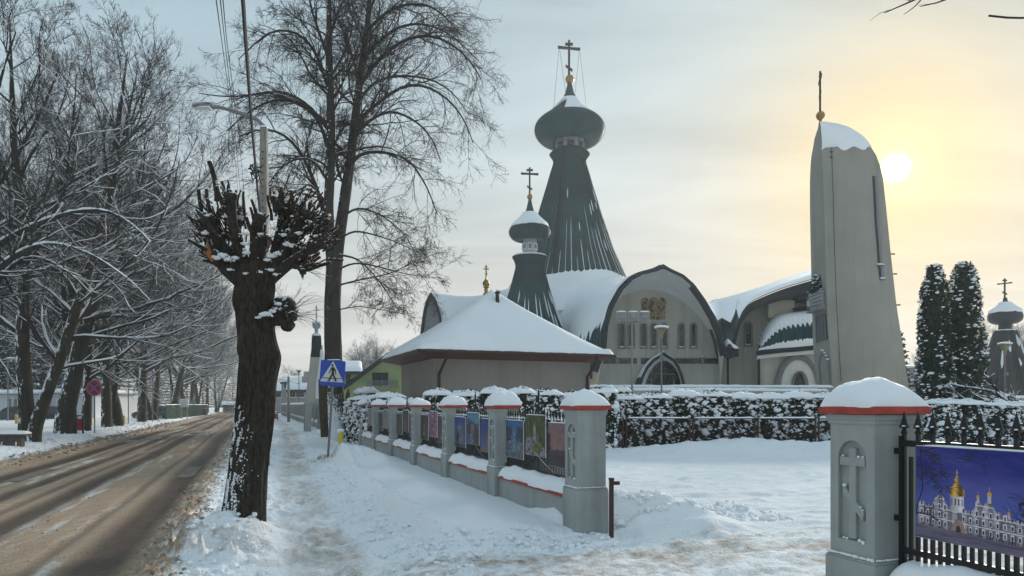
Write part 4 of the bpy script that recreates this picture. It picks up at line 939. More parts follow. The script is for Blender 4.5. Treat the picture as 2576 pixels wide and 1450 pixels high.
V, Fq = loft_np(rows); mk('wing_roof', V, Fq, GREENM, church, smooth=True)
rows = []
for q, s_ in enumerate(np.linspace(0, 1, 14)):
    r_ = T3*(1-s_)+G3*s_; kk = np.linspace(8.5+1.5*g.random() if s_ < 0.6 else 2+6*g.random(), 39, 44); P = np.stack([np.interp(kk, np.arange(40), r_[:, c]) for c in range(3)], -1); P[:, 2] += 0.28*min(1, 0.2+4*s_)+0.06; rows.append(P)
V, Fq = loft_np(rows); mk('wing_roof_snow', V, Fq, SNOWS, church, smooth=True)
# valley sheet and snow between the two roofs
vr = [np.array([W(1800, 790, 60), W(1822, 860, 55.6)]), np.array([W(1815, 800, 62), W(1834, 865, 55.8)]), np.array([W(1842, 790, 60), W(1848, 850, 56)])]
V, Fq = loft_np([resample(r_, 8) for r_ in vr]); mk('valley_sheet', V, Fq, GREENM, church)
V, Fq = loft_np([resample(np.array([W(1778, 760, 61), W(1797, 795, 58), W(1803, 808, 57.2)]), 8), resample(np.array([W(1814, 762, 63), W(1815, 790, 60), W(1816, 800, 59)]), 8), resample(np.array([W(1856, 752, 62), W(1848, 790, 58.2), W(1838, 812, 57.4)]), 8)]); mk('valley_snow', V, Fq, SNOWS, church, smooth=True)
# rain-water box with its cone of snow, and downpipes
p = W(1837, 889, 55.5); MB().box(p, (30*pxl(55.5), 1.2, 20*pxl(55.5))).build('rainwater_box', DARKM, church)
V, Fq = snow_pad(31*pxl(55.5), 1.25, 0.5, 3, n=12, p=1.5); V = V+np.array((p[0], p[1], p[2]+10*pxl(55.5))); V[:, 2] += np.clip(1-np.abs(V[:, 0]-p[0]+0.25)/0.35, 0, 1)*0.45; mk('box_snow', V, Fq, SNOWS, church, smooth=True)
for u, v0, v1, Y in ((1831, 899, 1040, 57.0), (1909, 890, 1040, 55.8)):
    MB().tube([W(u, v0, Y), W(u, (v0+v1)/2, Y), W(u, v1, Y)], 0.10, 7).build('downpipe', DARKM, church)
# porch with a half-domed roof
PYd = 55.0
ptop = curve3([(1904, 886), (1907, 868), (1914, 846), (1925, 826), (1941, 808), (1962, 799), (2000, 794), (2052, 789), (2095, 786)], 57.6, 30, 1)
pbot = curve3([(1902, 884), (1925, 881), (1960, 877), (2000, 874), (2052, 869), (2095, 866)], PYd, 30, 0)
rows = []
for s_ in np.linspace(0, 1, 12):
    r_ = pbot*(1-s_)+ptop*s_; r_[:, 2] = pbot[:, 2]+(ptop[:, 2]-pbot[:, 2])*math.sin(s_*math.pi/2); r_[:, 1] = PYd+2.6*(1-math.cos(s_*math.pi/2)); rows.append(r_)
V, Fq = loft_np(rows); porch = mk('porch_roof', V, Fq, GREENM, church, smooth=True)
def porch_pt(i, s_, up): 
    r = np.array([np.interp(i, np.arange(30), pbot[:, c]) for c in range(3)]); q = np.array([np.interp(i, np.arange(30), ptop[:, c]) for c in range(3)])
    return np.array((r[0]*(1-s_)+q[0]*s_, PYd+2.6*(1-math.cos(s_*math.pi/2))-up*0.6, r[2]+(q[2]-r[2])*math.sin(s_*math.pi/2)+up))
rows = []; ii = np.linspace(0.8, 29, 90); gj = g.random(90)
for s_ in np.linspace(0, 1, 10):
    rows.append([porch_pt(i, 0.34+0.12*(abs((i*0.62) % 1-0.5)*2)+0.05*gj[k]+(0.62-0.05*gj[k])*s_*0.9, 0.04+0.22*min(1, s_*4)) for k, i in enumerate(ii)])
V, Fq = loft_np([np.array(r_) for r_ in rows]); mk('porch_snow', V, Fq, SNOWS, porch, smooth=True)
rows = []
for s_ in np.linspace(0, 1, 6): rows.append(np.array([porch_pt(i, -0.01+0.12*s_*(0.8+0.5*gj[k]), 0.05+0.12*math.sin(s_*math.pi)) for k, i in enumerate(ii)]))
V, Fq = loft_np(rows); mk('eave_snow', V, Fq, SNOWS, porch, smooth=True)
m = MB()
for i in np.arange(2, 29, 1.62): m.tube([porch_pt(i, s_, 0.02) for s_ in np.linspace(0.02, 0.9, 8)], 0.05, 4)
m.build('standing_seam', GREENM, porch, kind='stuff')
V, Fq = loft_np([pbot+np.array((0, 0, 0.02)), pbot+np.array((0, -0.05, -0.32)), pbot+np.array((0, 0.5, -0.34))]); mk('porch_fascia', V, Fq, DARKM, church)
V, Fq = loft_np([pbot+np.array((0.15, 0.2, -0.33)), pbot+np.array((0.15, 0.2, -0.60)), pbot+np.array((0.15, 0.9, -0.61))]); mk('porch_cornice', V, Fq, SOFFIT, church)
pq = [W(1911, 880, 55.9), W(2100, 868, 55.9), W(2100, 1062, 55.9), W(1911, 1062, 55.9)]
m = MB(); m.add(pq+[tuple(np.array(p)+np.array((0, 0.3, 0))) for p in pq], [(0, 1, 2, 3), (7, 6, 5, 4), (0, 3, 7, 4)]); m.build('porch_wall', PLASTER, church)
def half_arch(u0, u1, vt, vb, Y, n=25): 
    c = (u0+u1)/2; h_ = (u1-u0)/2; return np.array([W(c-h_*math.cos(math.pi*i/(n-1)), vb-(vb-vt)*math.sin(math.pi*i/(n-1))**0.85, Y) for i in range(n)])
po, pi_, pd, pdi = half_arch(1951, 2064, 892, 985, 55.6), half_arch(1964, 2056, 905, 985, 55.6), half_arch(1990, 2032, 934, 985, 55.75), half_arch(1993, 2023, 938, 985, 55.78)
V, Fq = loft_np([po+np.array((0, 0.3, 0)), po, pi_, pi_+np.array((0, 0.2, 0))]); mk('portal_arch', V, Fq, FRAME, church)
m = MB(); m.add([tuple(p) for p in pi_+np.array((0, 0.21, 0))], [tuple(range(25))]); m.build('portal_infill', SOFFIT, church)
V, Fq = loft_np([pd+np.array((0, 0.05, 0)), pd+np.array((0, -0.25, 0)), pdi+np.array((0, -0.25, 0)), pdi]); mk('portal_hood', V, Fq, FRAME, church)
m = MB(); m.add([tuple(p+np.array((0, -0.01, 0))) for p in pdi], [tuple(range(25))]); m.build('portal_door', GLASS, church)
# gallery under the wing fascia; dark slab stands in for the opening's shade
for u0, u1, v0, v1, mt_, Y in ((1931, 1996, 757, 800, PLASTER, 57.6), (1996, 2027, 752, 800, GLASS, 57.8), (2027, 2046, 758, 800, SOFFIT, 57.6)):
    a = W(u0, v0, Y); b_ = W(u1, v1, Y); MB().box(((a[0]+b_[0])/2, Y, (a[2]+b_[2])/2), (b_[0]-a[0], 0.4, a[2]-b_[2])).build('gallery_wall' if mt_ is not GLASS else 'gallery_shade_slab', mt_, church)
m = MB(); 
for u in np.arange(1997, 2046, 2.4): m.tube([W(u, 777, 57.2), W(u, 800, 57.2)], 0.03, 4)
m.tube([W(1993, 777, 57.2), W(2048, 772, 57.2)], 0.04, 4); m.build('gallery_railing', DARKM, church)
# ---- main spire
SY = 80.0; su = 1433
sp_prof = fine_prof([(160, 745), (142, 709), (108, 631), (83.6, 557.7), (69, 510), (56.8, 470), (46, 432), (40.5, 414), (39.5, 405), (44, 397), (49.5, 389)], 40, 0)
spire = cone_with_panels(church, 'spire', su, SY, sp_prof, 60, seam=0.09)
lathe_px(su, SY, [(48.5, 389.5), (49.5, 388.5), (46, 384), (38, 378), (30, 377)], 48).build('spire_lip', GREENM, spire, smooth=True)
dr = lathe_px(su, SY, [(38, 394), (38, 352), (36, 348)], 8, math.pi/8).build('lantern', DRUM, spire)
k = pxl(SY); x0, y0, _ = W(su, 0, SY)
for j in range(8):
    an = -math.pi/2+math.pi/4*j; r_ = 38*k*math.cos(math.pi/8)+0.02; c = Vector((x0+r_*math.cos(an), y0+r_*math.sin(an), W(0, 374, SY)[2]))
    MB().box(c, (0.10, 22*k, 23*k), an).build('lantern_frame', FRAME, spire); MB().box(c+Vector((math.cos(an), math.sin(an), 0))*0.04, (0.08, 15*k, 14*k), an).build('lantern_window', GLASS, spire)
on_prof = fine_prof([(30, 350), (36, 352), (46, 361), (56, 364), (68, 360.5), (79, 350), (86, 339), (88, 328), (86.5, 318), (81, 308.5), (71, 299), (60, 292.5), (47, 286), (34, 276), (23.5, 265), (16.5, 253), (11.5, 236), (8, 222), (5.5, 212)], 44, 1)
lathe_px(su, SY, on_prof, 56).build('onion_dome', GREENM, spire, smooth=True, angle=60)
scales(spire, su, SY, on_prof[::-1], 240, 358, 28, 48, GREENM)
def dome_snow(parent, u, Y, prof, v0, v1, lift, seed, ang0=0.0, bare=None, name='dome_snow', jag=3.0):
    k = pxl(Y); x0, y0, _ = W(u, 0, Y); NA = 72; rows = []; gg = np.random.default_rng(seed); edge = v1+jag*(fbm(np.cos(np.arange(NA)/NA*6.283)*4+9, np.sin(np.arange(NA)/NA*6.283)*4+9, 3, seed)-0.5)*2.4
    top = np.full(NA, float(v0))
    if bare is not None:
        a = np.arange(NA)/NA*2*math.pi; d_ = np.abs((a-bare[0]+math.pi) % (2*math.pi)-math.pi); edge = np.where(d_ < bare[1], v0+bare[2], edge)
    for s_ in np.linspace(0, 1, 14):
        v = top*(1-s_)+edge*s_; r_ = np.array([prof_r(prof[::-1], x) for x in v])*k+lift*min(1, (1-s_)*5)+0.03; a = np.arange(NA+1)/NA*2*math.pi
        zz = np.array([W(u, x, Y)[2] for x in v])+lift*0.6*min(1, (1-s_)*5); r_ = np.append(r_, r_[0]); zz = np.append(zz, zz[0])
        rows.append(np.stack([x0+r_*np.cos(a), y0+r_*np.sin(a), zz], -1))
    V, Fq = loft_np(rows); return mk(name, V, Fq, SNOWS, parent, smooth=True)
dome_snow(spire, su, SY, on_prof, 252, 296, 0.18, 3, bare=(math.radians(222), 0.55, 8))
lathe_px(su, SY, [(0.4, 188.5), (5, 190), (9, 193.5), (11.2, 200.5), (9, 207.5), (5, 211), (0.4, 212)], 20).build('gilt_ball', GOLD, spire, smooth=True, angle=80)
cross3(spire, su-1.5, SY, 102, 190, ((111.8, 9.5, 0), (122, 28, 2.6), (172, 8.5, 6.0)), 5.2, BRONZE)
m = MB()
for a, b_, dy in (((1406, 125), (1392, 280), -1.5), ((1408, 125), (1423, 235), 1.0), ((1457, 131), (1446, 240), 1.0), ((1459, 131), (1476, 280), -1.5)): m.tube([W(*a, SY), W(*b_, SY+dy*0.6)], 0.025, 3)
m.build('guy_wire', STEEL, spire)
# ladder up the flank
m = MB(); ra = []; rb = []
for v in np.linspace(386, 705, 24):
    hw = prof_r(sp_prof[::-1], v)
    for L_s, off in ((ra, -4.0), (rb, 4.0)):
        uu = su-hw*0.32-6+off*(0.7+0.3*hw/60); dx = (uu-su)*k; rr = hw*k+0.25; dy = math.sqrt(max(0.01, rr*rr-dx*dx)); L_s.append((x0+dx, y0-dy, W(0, v, SY)[2]))
m.tube(ra, 0.06, 4).tube(rb, 0.06, 4)
for q in np.linspace(0, 23, 70): 
    i = min(int(q), 22); f_ = q-i; m.tube([tuple(np.array(ra[i])*(1-f_)+np.array(ra[i+1])*f_), tuple(np.array(rb[i])*(1-f_)+np.array(rb[i+1])*f_)], 0.035, 3)
m.build('ladder', DARKM, spire)
# snow that has slid into the seams
m = MB()
for j in range(60):
    an = 2*math.pi*(j-0.5)/60+0.004
    if math.sin(an) > 0.15: continue
    f_ = 0.5+0.5*math.cos(an+0.9); v1 = 738; v0 = 712-g.random()*60-190*f_*g.random()**2*(math.cos(an) > -0.2)
    def P(v): r_ = prof_r(sp_prof[::-1], v)*k+0.10; return (x0+r_*math.cos(an), y0+r_*math.sin(an), W(0, v, SY)[2])
    ww = g.uniform(0.018, 0.042); m.tube([P(v) for v in np.linspace(v0, v1, 7)], [ww*0.3]+[ww]*4+[ww*1.3, ww*1.6], 4)
    if g.random() < 0.4 and v0 > 560: vv = v0-20-40*g.random(); m.tube([P(v) for v in np.linspace(vv-g.uniform(10, 40), vv, 4)], [0.02, 0.05, 0.05, 0.02], 4)
m.build('seam_snow', SNOWS, spire, kind='stuff')
# skirt of snow round the spire's foot
rows = []; NA = 80; a = np.linspace(math.pi*0.9, math.pi*2.15, NA); jag = 6*np.abs(((a*60/(2*math.pi)) % 1)-0.5)*2+16*(fbm(a*2.2, a*0, 3, 5)-0.5)
for s_ in np.linspace(0, 1, 12):
    v = 716+jag*(1-s_)-14*np.exp(-((a-5.2)/0.5)**2)*(1-s_)+ (95)*s_; r_ = np.array([np.interp(x, [600, 709, 745, 800, 850], [100, 142, 160, 205, 260]) for x in v])*k+0.15; zz = W(0, 0, SY)[2]*0+CH+(HV-v)*k+0.10
    rows.append(np.stack([x0+r_*np.cos(a), y0+r_*np.sin(a), zz], -1))
V, Fq = loft_np(rows); mk('roof_snow', V, Fq, SNOWS, church, smooth=True)
# ---- lesser spire
LYs = 66.0; lu = 1333
ls_prof = fine_prof([(112, 905), (84, 832), (72, 800), (58, 760), (47, 722), (39, 690), (35, 674), (35, 667), (38, 658), (43.5, 647)], 34, 0)
sp2_ = cone_with_panels(church, 'lesser_spire', lu, LYs, ls_prof, 44, seam=0.08); kl = pxl(LYs); lx, ly, _ = W(lu, 0, LYs)
lathe_px(lu, LYs, [(43, 647.5), (43.5, 646), (40, 643), (20, 641)], 40).build('spire_lip', SNOWS, sp2_, smooth=True)
lathe_px(lu, LYs, [(19, 646), (19, 602), (17, 599)], 8, math.pi/8).build('lantern', DRUM, sp2_)
for j in range(8):
    an = -math.pi/2+math.pi/4*j; r_ = 19*kl*math.cos(math.pi/8)+0.02; c = Vector((lx+r_*math.cos(an), ly+r_*math.sin(an), W(0, 623, LYs)[2]))
    MB().box(c, (0.08, 11*kl, 17*kl), an).build('lantern_frame', WHITEP, sp2_); MB().box(c+Vector((math.cos(an), math.sin(an), 0))*0.03, (0.08, 7*kl, 11*kl), an).build('lantern_window', FRAME, sp2_)
lo_prof = fine_prof([(15, 600), (19, 601), (26, 606.5), (36, 607), (45, 601), (51, 592), (52.5, 585), (51, 578), (45, 570), (35, 561), (25, 552), (16, 542), (10, 530), (6.5, 516), (4, 504)], 36, 1)
lathe_px(lu, LYs, lo_prof, 48).build('onion_dome', GREENM, sp2_, smooth=True, angle=60); scales(sp2_, lu, LYs, lo_prof[::-1], 573, 606, 10, 40, GREENM)
dome_snow(sp2_, lu, LYs, lo_prof, 538, 573, 0.13, 6)
lathe_px(lu, LYs, [(0.3, 487.5), (4, 489), (8, 496), (4, 503), (0.3, 504.5)], 16).build('gilt_ball', GOLD, sp2_, smooth=True, angle=80)
cross3(sp2_, lu-0.5, LYs, 422, 489, ((428.5, 8, 0), (438, 22, 1.0), (473, 6.5, 4.0)), 4.2, BRONZE)
m = MB()
for j in range(44):
    an = 2*math.pi*(j-0.5)/44
    if math.sin(an) > 0.1: continue
    def P(v): r_ = prof_r(ls_prof[::-1], v)*kl+0.06; return (lx+r_*math.cos(an), ly+r_*math.sin(an), W(0, v, LYs)[2])
    if g.random() < 0.75: v0 = 730+80*g.random(); m.tube([P(v) for v in np.linspace(v0, min(860, v0+30+70*g.random()), 5)], [0.01, 0.04, 0.05, 0.05, 0.02], 4)
m.build('seam_snow', SNOWS, sp2_, kind='stuff')
# ---- left transept vault with its open arch
TYd = 62.0
ta = [(1055, 905), (1057, 839), (1062, 800), (1066, 775), (1072, 755), (1083, 734), (1093, 748), (1102, 770), (1109, 795), (1113.5, 820), (1118, 860), (1120, 905)]
to = curve3(ta, TYd, 48, 0); ti = inset(to, 5.5, TYd)
V, Fq = loft_np([ti+np.array((0, 0.8, 0)), ti, to, to+np.array((0, 0.6, 0))]); mk('transept_rim', V, Fq, DARKM, church)
m = MB(); m.add([tuple(p) for p in ti+np.array((0, 0.7, 0))], [tuple(range(48))]); m.build('transept_wall', mat('cool_grey_render', (0.30, 0.31, 0.33), 0.9, var=0.06), church)  # recessed wall in one even cool grey
rows = []; tb = curve3([(1150, 930), (1160, 860), (1180, 790), (1210, 755), (1250, 735), (1290, 722), (1330, 735), (1350, 770), (1365, 850), (1370, 930)], 72.0, 48, 1)
for s_ in np.linspace(0, 1, 14): r_ = (to+np.array((0, 0.3, 0.12*min(1, 8*s_))))*(1-s_)+tb*s_; r_[:, 2] -= 0.55*math.sin(math.pi*s_); rows.append(r_)
V, Fq = loft_np(rows); mk('transept_snow', V, Fq, SNOWS, church, smooth=True)

a = W(1436, 926, 60); b_ = W(1512, 1062, 60); MB().box(((a[0]+b_[0])/2, 60.3, (a[2]+b_[2])/2), (b_[0]-a[0], 0.6, a[2]-b_[2])).build('side_wall', PLASTER, church)
p = W(1477, 942, 59.9); MB().box((p[0], 59.98, p[2]), (0.9, 0.12, 0.75)).build('vent_grille', BROWN, church)
V, Fq = loft_np([curve3([(1432, 927), (1470, 915), (1500, 905), (1516, 890)], 57.5, 20, 1), curve3([(1432, 915), (1470, 905), (1500, 892), (1516, 880)], 60.5, 20, 1)]); mk('side_roof_snow', V, Fq, SNOWS, church, smooth=True)
V, Fq = loft_np([curve3([(1478, 928), (1490, 927), (1502, 918), (1514, 896)], 57.3, 16, 1), curve3([(1478, 920), (1490, 919), (1500, 911), (1512, 890)], 57.3, 16, 1), curve3([(1478, 918), (1490, 917), (1500, 909), (1512, 888)], 58.0, 16, 1)]); mk('rim_foot', V, Fq, DARKM, church)
# ================================================================ BELL TOWER
BY = 45.0
tower = thing('bell_tower', 'tall curved concrete bell tower with rounded snowy top and cross, sun beside it', 'tower', (W(2165, 0, BY)[0], BY, 0))
Rp = [(2070, 312), (2105, 317), (2134, 325.6), (2163, 343), (2186, 363), (2209, 398), (2221, 444), (2229, 519), (2241, 640), (2255, 767), (2273, 883), (2285.5, 970), (2296, 1062)]
Lp = [(2060, 311), (2054, 320), (2044.6, 363), (2041.7, 421), (2042.5, 520), (2044.6, 623), (2047, 740), (2050, 854), (2059, 970), (2064, 1062)]
Fp = [(2061, 312), (2063, 325), (2066, 363), (2070, 421), (2073.5, 507.6), (2076.4, 652), (2082, 796), (2090.8, 912), (2094, 970), (2100, 1062)]
def at_v(pts, v): return float(np.interp(v, [p[1] for p in pts], [p[0] for p in pts]))
vlev = np.concatenate([np.array([312.5, 313.5, 315, 317, 320, 325, 331, 338, 347, 358, 372, 390, 415, 450]), np.linspace(490, 1062, 22)])
NF = 14
def tower_ring(v, lift=0.0):
    k = pxl(BY); uF, uR, uL = at_v(Fp, v), at_v(Rp, v), at_v(Lp, v); wd = max(0.02, (uR-uF))*k
    f = np.array(W(uF, v, BY)); pts = []
    depth = 0.9+0.0*wd
    for q in np.linspace(0, 1, NF):          # convex front
        u = uF+(uR-uF)*q; Yq = BY+1.5*q-0.55*math.sin(math.pi*q)*min(1, wd/3)
        pts.append(((u-CU)/F*Yq, Yq, CH+(HV-v)/F*Yq))
    xr, yr, zr_ = pts[-1]
    pts += [(xr-0.15*wd, yr+0.35*wd, zr_), (xr-0.55*wd, yr+0.62*wd, zr_)]
    Yl = BY+min(2.2, 0.35+0.5*wd); xl = (uL-CU)/F*Yl
    pts += [(xl+0.25, Yl+0.9, f[2]), (xl, Yl, f[2]), ((xl+f[0])/2-0.05, (Yl+BY)/2-0.05, f[2])]
    # keep the picture height of the level on the front corner: same z for all
    return np.array(pts)
rings = [tower_ring(v) for v in vlev]
n_ = len(rings[0]); V = np.concatenate(rings); idx = np.arange(len(V)).reshape(len(rings), n_); nx = np.roll(idx, -1, axis=1)
Fq = np.stack([idx[:-1], nx[:-1], nx[1:], idx[1:]], -1).reshape(-1, 4)
shell = mk('tower_shell', V, [Fq[:, ::-1], idx[0][None, :]], TOWER, tower, smooth=True)
try: shell.data.set_sharp_from_angle(angle=math.radians(38))
except Exception: pass
# snow on the rounded top
rows = []; vv = np.concatenate([vlev[:11], [374]])
for i, v in enumerate(vv):
    R_ = tower_ring(v)[:NF]; jag = 22*(fbm(np.arange(NF)*0.9, np.full(NF, 3.0), 3, 4)-0.5) if i == len(vv)-1 else 0
    R_[:, 1] -= 0.08*min(1, (len(vv)-1-i)/2)+0.02; R_[:, 2] += 0.12*min(1, (len(vv)-1-i)/3)-np.asarray(jag)*pxl(BY); rows.append(R_)
V, Fq = loft_np(rows); mk('top_snow', V, Fq, SNOWS, tower, smooth=True)
# seam line, slit window and its ledges on the front
def front_pt(q, v, out=0.0):
    R_ = tower_ring(v)[:NF]; i = q*(NF-1); p = np.array([np.interp(i, np.arange(NF), R_[:, c]) for c in range(3)]); return p+np.array((0.0, -out, 0))
def q_of(u, v): return (u-at_v(Fp, v))/(at_v(Rp, v)-at_v(Fp, v))
m = MB(); m.tube([front_pt(q_of(u, v), v, 0.0) for u, v in ((2092, 372), (2096, 500), (2099, 620), (2104, 760), (2112, 900), (2116, 960))], 0.018, 4); m.build('lightning_cable', DARKM, tower)
for v in (350, 383, 396): p = front_pt(q_of(2091, v), v, 0.04); MB().box(p, (0.14, 0.08, 0.05)).build('cable_bracket', DARKM, tower)
sl = [(2197, 444), (2199, 480), (2203, 560), (2208, 620), (2211, 668), (2215, 703)]
L0 = [front_pt(q_of(u-3, v), v, 0.015) for u, v in sl]; L1 = [front_pt(q_of(u+1.5, v), v, 0.03) for u, v in sl]; L2 = [front_pt(q_of(u+8, v), v, 0.03) for u, v in sl]
m = MB(); m.loft([L0, [p+np.array((0, -0.02, 0)) for p in L1]]); m.build('slit_window', GLASS, tower)
m = MB(); m.loft([[p+np.array((0, 0.01, 0)) for p in L1], [p+np.array((0, -0.05, 0)) for p in L1], [p+np.array((0, -0.05, 0)) for p in L2], [p+np.array((0, 0.01, 0)) for p in L2]]); m.build('slit_reveal', FRAME, tower)
for u, v, w_ in ((2212, 669, 22), (2218, 704, 15)):
    p = front_pt(q_of(u, v), v, 0.06); MB().box(p, (w_*pxl(BY), 0.25, 0.07), 0.3).build('slit_ledge', FRAME, tower)
    V, Fq = snow_pad(w_*pxl(BY), 0.26, 0.11, 3, n=8); V = V+p+np.array((0, 0, 0.035)); mk('ledge_snow', V, Fq, SNOW, tower, smooth=True)
for v in (640, 690, 768): 
    p = front_pt(1.0, v, 0.05); MB().tube([p, p+np.array((0.22, 0, 0.0))], 0.05, 5).build('side_bracket', DARKM, tower)
# ball and cross
lathe_px(2064, BY+0.3, [(0.3, 280), (6, 282), (10, 287), (11, 291.5), (9, 298), (4, 303), (3, 306), (5, 313)], 18).build('gilt_ball', GOLD, tower, smooth=True, angle=80)
cross3(tower, 2063, BY+0.3, 180, 281, ((190, 8, 0), (200, 24, 2), (238, 8, 5)), 4.6, BRONZE, yaw=math.radians(72))
# the narrow left face: balcony with planter and small fir, slatted window, arched door, lamp on a bracket
def left_pt(q, v, out=0.0):
    R_ = tower_ring(v); f_, l_ = R_[0], R_[-2]; p = f_*(1-q)+l_*q; nn = np.array((l_[1]-f_[1], -(l_[0]-f_[0]), 0)); nn = -nn/np.linalg.norm(nn)
    if nn[0] > 0: nn = -nn
    return p+nn*out
def face_box(q0, q1, v0, v1, out, thick, name, mt_, par=tower):
    c4 = [left_pt(q0, v1, out), left_pt(q1, v1, out), left_pt(q1, v0, out), left_pt(q0, v0, out)]; d4 = [left_pt(q0, v1, out-thick), left_pt(q1, v1, out-thick), left_pt(q1, v0, out-thick), left_pt(q0, v0, out-thick)]
    m = MB(); m.add(c4+d4, [(0, 1, 2, 3), (7, 6, 5, 4), (0, 4, 5, 1), (1, 5, 6, 2), (2, 6, 7, 3), (3, 7, 4, 0)]); return m.build(name, mt_, par)
for i in range(5): face_box(0.1, 0.95, 728+9*i, 736+9*i, 0.38-0.02*i, 0.36, 'planter_board', STEEL)
face_box(0.05, 1.0, 773, 778, 0.5, 0.5, 'balcony_slab', CONC)
for i in range(5): face_box(0.12+0.16*i, 0.20+0.16*i, 787, 855, 0.10, 0.12, 'slat', GREYP)
face_box(0.08, 0.92, 789, 853, 0.03, 0.04, 'slat_window', GLASS)
aq = [(0.08, 968), (0.08, 915), (0.16, 898), (0.30, 885), (0.46, 879), (0.62, 885), (0.76, 898), (0.84, 915), (0.84, 968)]
m = MB(); A = [left_pt(q, v, 0.06) for q, v in aq]; B = [left_pt(0.46+(q-0.46)*0.72, 968-(968-v)*0.86, 0.06) for q, v in aq]; B2 = [p-np.array((-0.05, 0, 0)) for p in B]
m.loft([[left_pt(q, v, -0.02) for q, v in aq], A, B, B2]); m.build('arched_door_frame', FRAME, tower)
m = MB(); m.add([tuple(left_pt(0.46+(q-0.46)*0.72, 968-(968-v)*0.86, 0.02)) for q, v in aq], [tuple(range(len(aq)))]); m.build('arched_door', GLASS, tower)
V, Fq = blobs([left_pt(q, v-1.5, 0.10) for q, v in ((0.12, 905), (0.18, 895), (0.26, 888), (0.36, 882), (0.46, 879))], 0.10, 0.6, seed=4); mk('hood_snow', V, Fq, SNOW, tower, smooth=True, kind='stuff')
m = MB(); p = left_pt(0.7, 758, 0.0); m.tube([p, p+np.array((-0.10, -0.1, 0.35)), p+np.array((-0.35, -0.15, 0.62)), p+np.array((-0.62, -0.2, 0.78))], 0.03, 5); m.lathe([(0.02, 0.06), (0.12, 0.03), (0.14, -0.03), (0.05, -0.08)], tuple(p+np.array((-0.68, -0.2, 0.78))), 10); m.build('bracket_lamp', STEEL, tower)
# ================================================================ CHAPEL / GATE HOUSE WITH HIPPED ROOF
ha = math.radians(22); hxd = np.array((math.cos(ha), math.sin(ha), 0)); hyd = np.array((-math.sin(ha), math.cos(ha), 0))
h0 = np.array((-3.53, 27.5, 0)); EL, ED, EZ = 8.5, 7.0, 3.86
chap = thing('chapel_house', 'low house with hipped snow-covered roof, brown gutters and tiny gold cupola', 'house', tuple(h0+hxd*EL/2+hyd*ED/2), ha)
def CB(c, d): return MB().box(c, d)
ov = 0.75
CB((0, 0, 1.85), (EL-2*ov, ED-2*ov, 3.75)).build('house_wall', mat('taupe_render', (0.29, 0.275, 0.245), 0.9, var=0.08, scale=0.8, bump=0.2, bscale=30, stain=0.12), chap, world=False)
hx_, hy_ = EL/2, ED/2; apex = 6.72
m = MB(); m.add([(-hx_, -hy_, EZ-0.14), (hx_, -hy_, EZ-0.14), (hx_, hy_, EZ-0.14), (-hx_, hy_, EZ-0.14), (-hx_+ov, -hy_+ov, EZ-0.32), (hx_-ov, -hy_+ov, EZ-0.32), (hx_-ov, hy_-ov, EZ-0.32), (-hx_+ov, hy_-ov, EZ-0.32)], [(0, 1, 5, 4), (1, 2, 6, 5), (2, 3, 7, 6), (3, 0, 4, 7)]); m.build('eave_soffit', SOFFITW, chap, world=False)
m = MB(); m.add([(-hx_, -hy_, EZ-0.02), (hx_, -hy_, EZ-0.02), (hx_, hy_, EZ-0.02), (-hx_, hy_, EZ-0.02), (0, 0, apex-0.25)], [(0, 1, 4), (1, 2, 4), (2, 3, 4), (3, 0, 4)]); m.build('hipped_roof', BROWN, chap, world=False)
# rounded pyramid of snow
n = 49; a = np.linspace(-1, 1, n); X, Y = np.meshgrid(a, a); dd = np.maximum(np.abs(X), np.abs(Y)); soft = (np.abs(X)**7+np.abs(Y)**7)**(1/7); soft = np.minimum(soft, 1)
ends = np.clip((1-dd)*26, 0, 1)**0.5; Z = EZ+(apex-EZ)*(1-np.maximum(dd, soft*0.985))-0.10*np.sin(math.pi*dd)+0.20*ends+0.05*(fbm(X*4, Y*4, 3, 6)-0.5)*ends+0.03*(fbm(X*20, Y*20, 2, 7)-0.5)*(dd > 0.9)
V = np.stack([X*(hx_+0.05), Y*(hy_+0.05), Z], -1); idx = np.arange(n*n).reshape(n, n)
mk('roof_snow', V, np.stack([idx[:-1, :-1], idx[:-1, 1:], idx[1:, 1:], idx[1:, :-1]], -1).reshape(-1, 4), SNOWS, chap, smooth=True, world=False)
for (x0, y0, x1, y1) in ((-hx_, -hy_-0.06, hx_, -hy_-0.06), (-hx_-0.06, hy_, -hx_-0.06, -hy_), (hx_+0.06, -hy_, hx_+0.06, hy_)):
    d_ = Vector((x1-x0, y1-y0, 0)); MB().tube([(x0, y0, EZ-0.08), (x1, y1, EZ-0.08)], 0.075, 8).build('gutter', BROWN, chap, world=False)
for x in (-hx_+ov+0.35, hx_-ov-0.02):
    MB().tube([(x-0.05, -hy_-0.05, EZ-0.1), (x-0.05, -hy_-0.03, EZ-0.32), (x-0.1, -hy_+0.3, EZ-0.62), (x-0.14, -hy_+ov-0.08, EZ-0.95), (x-0.14, -hy_+ov-0.08, EZ-1.2), (x-0.14, -hy_+ov-0.08, 0.3)], 0.062, 8).build('downpipe', BROWN, chap, world=False)
    MB().lathe([(0.06, -0.18), (0.12, 0.0), (0.12, 0.05)], (x-0.05, -hy_-0.05, EZ-0.14), 8).build('gutter_funnel', BROWN, chap, world=False)
ax = -0.28
MB().lathe([(0.14, 0), (0.14, 0.10), (0.09, 0.12), (0.085, 0.35), (0.15, 0.38), (0.14, 0.42)], (ax, 0, apex-0.12), 8).build('cupola_drum', GOLD, chap, world=False)
MB().lathe([(0.09, 0), (0.145, 0.06), (0.165, 0.13), (0.145, 0.21), (0.08, 0.28), (0.04, 0.33), (0.035, 0.42)], (ax, 0, apex+0.30), 14).build('cupola_dome', GOLD, chap, world=False, smooth=True)
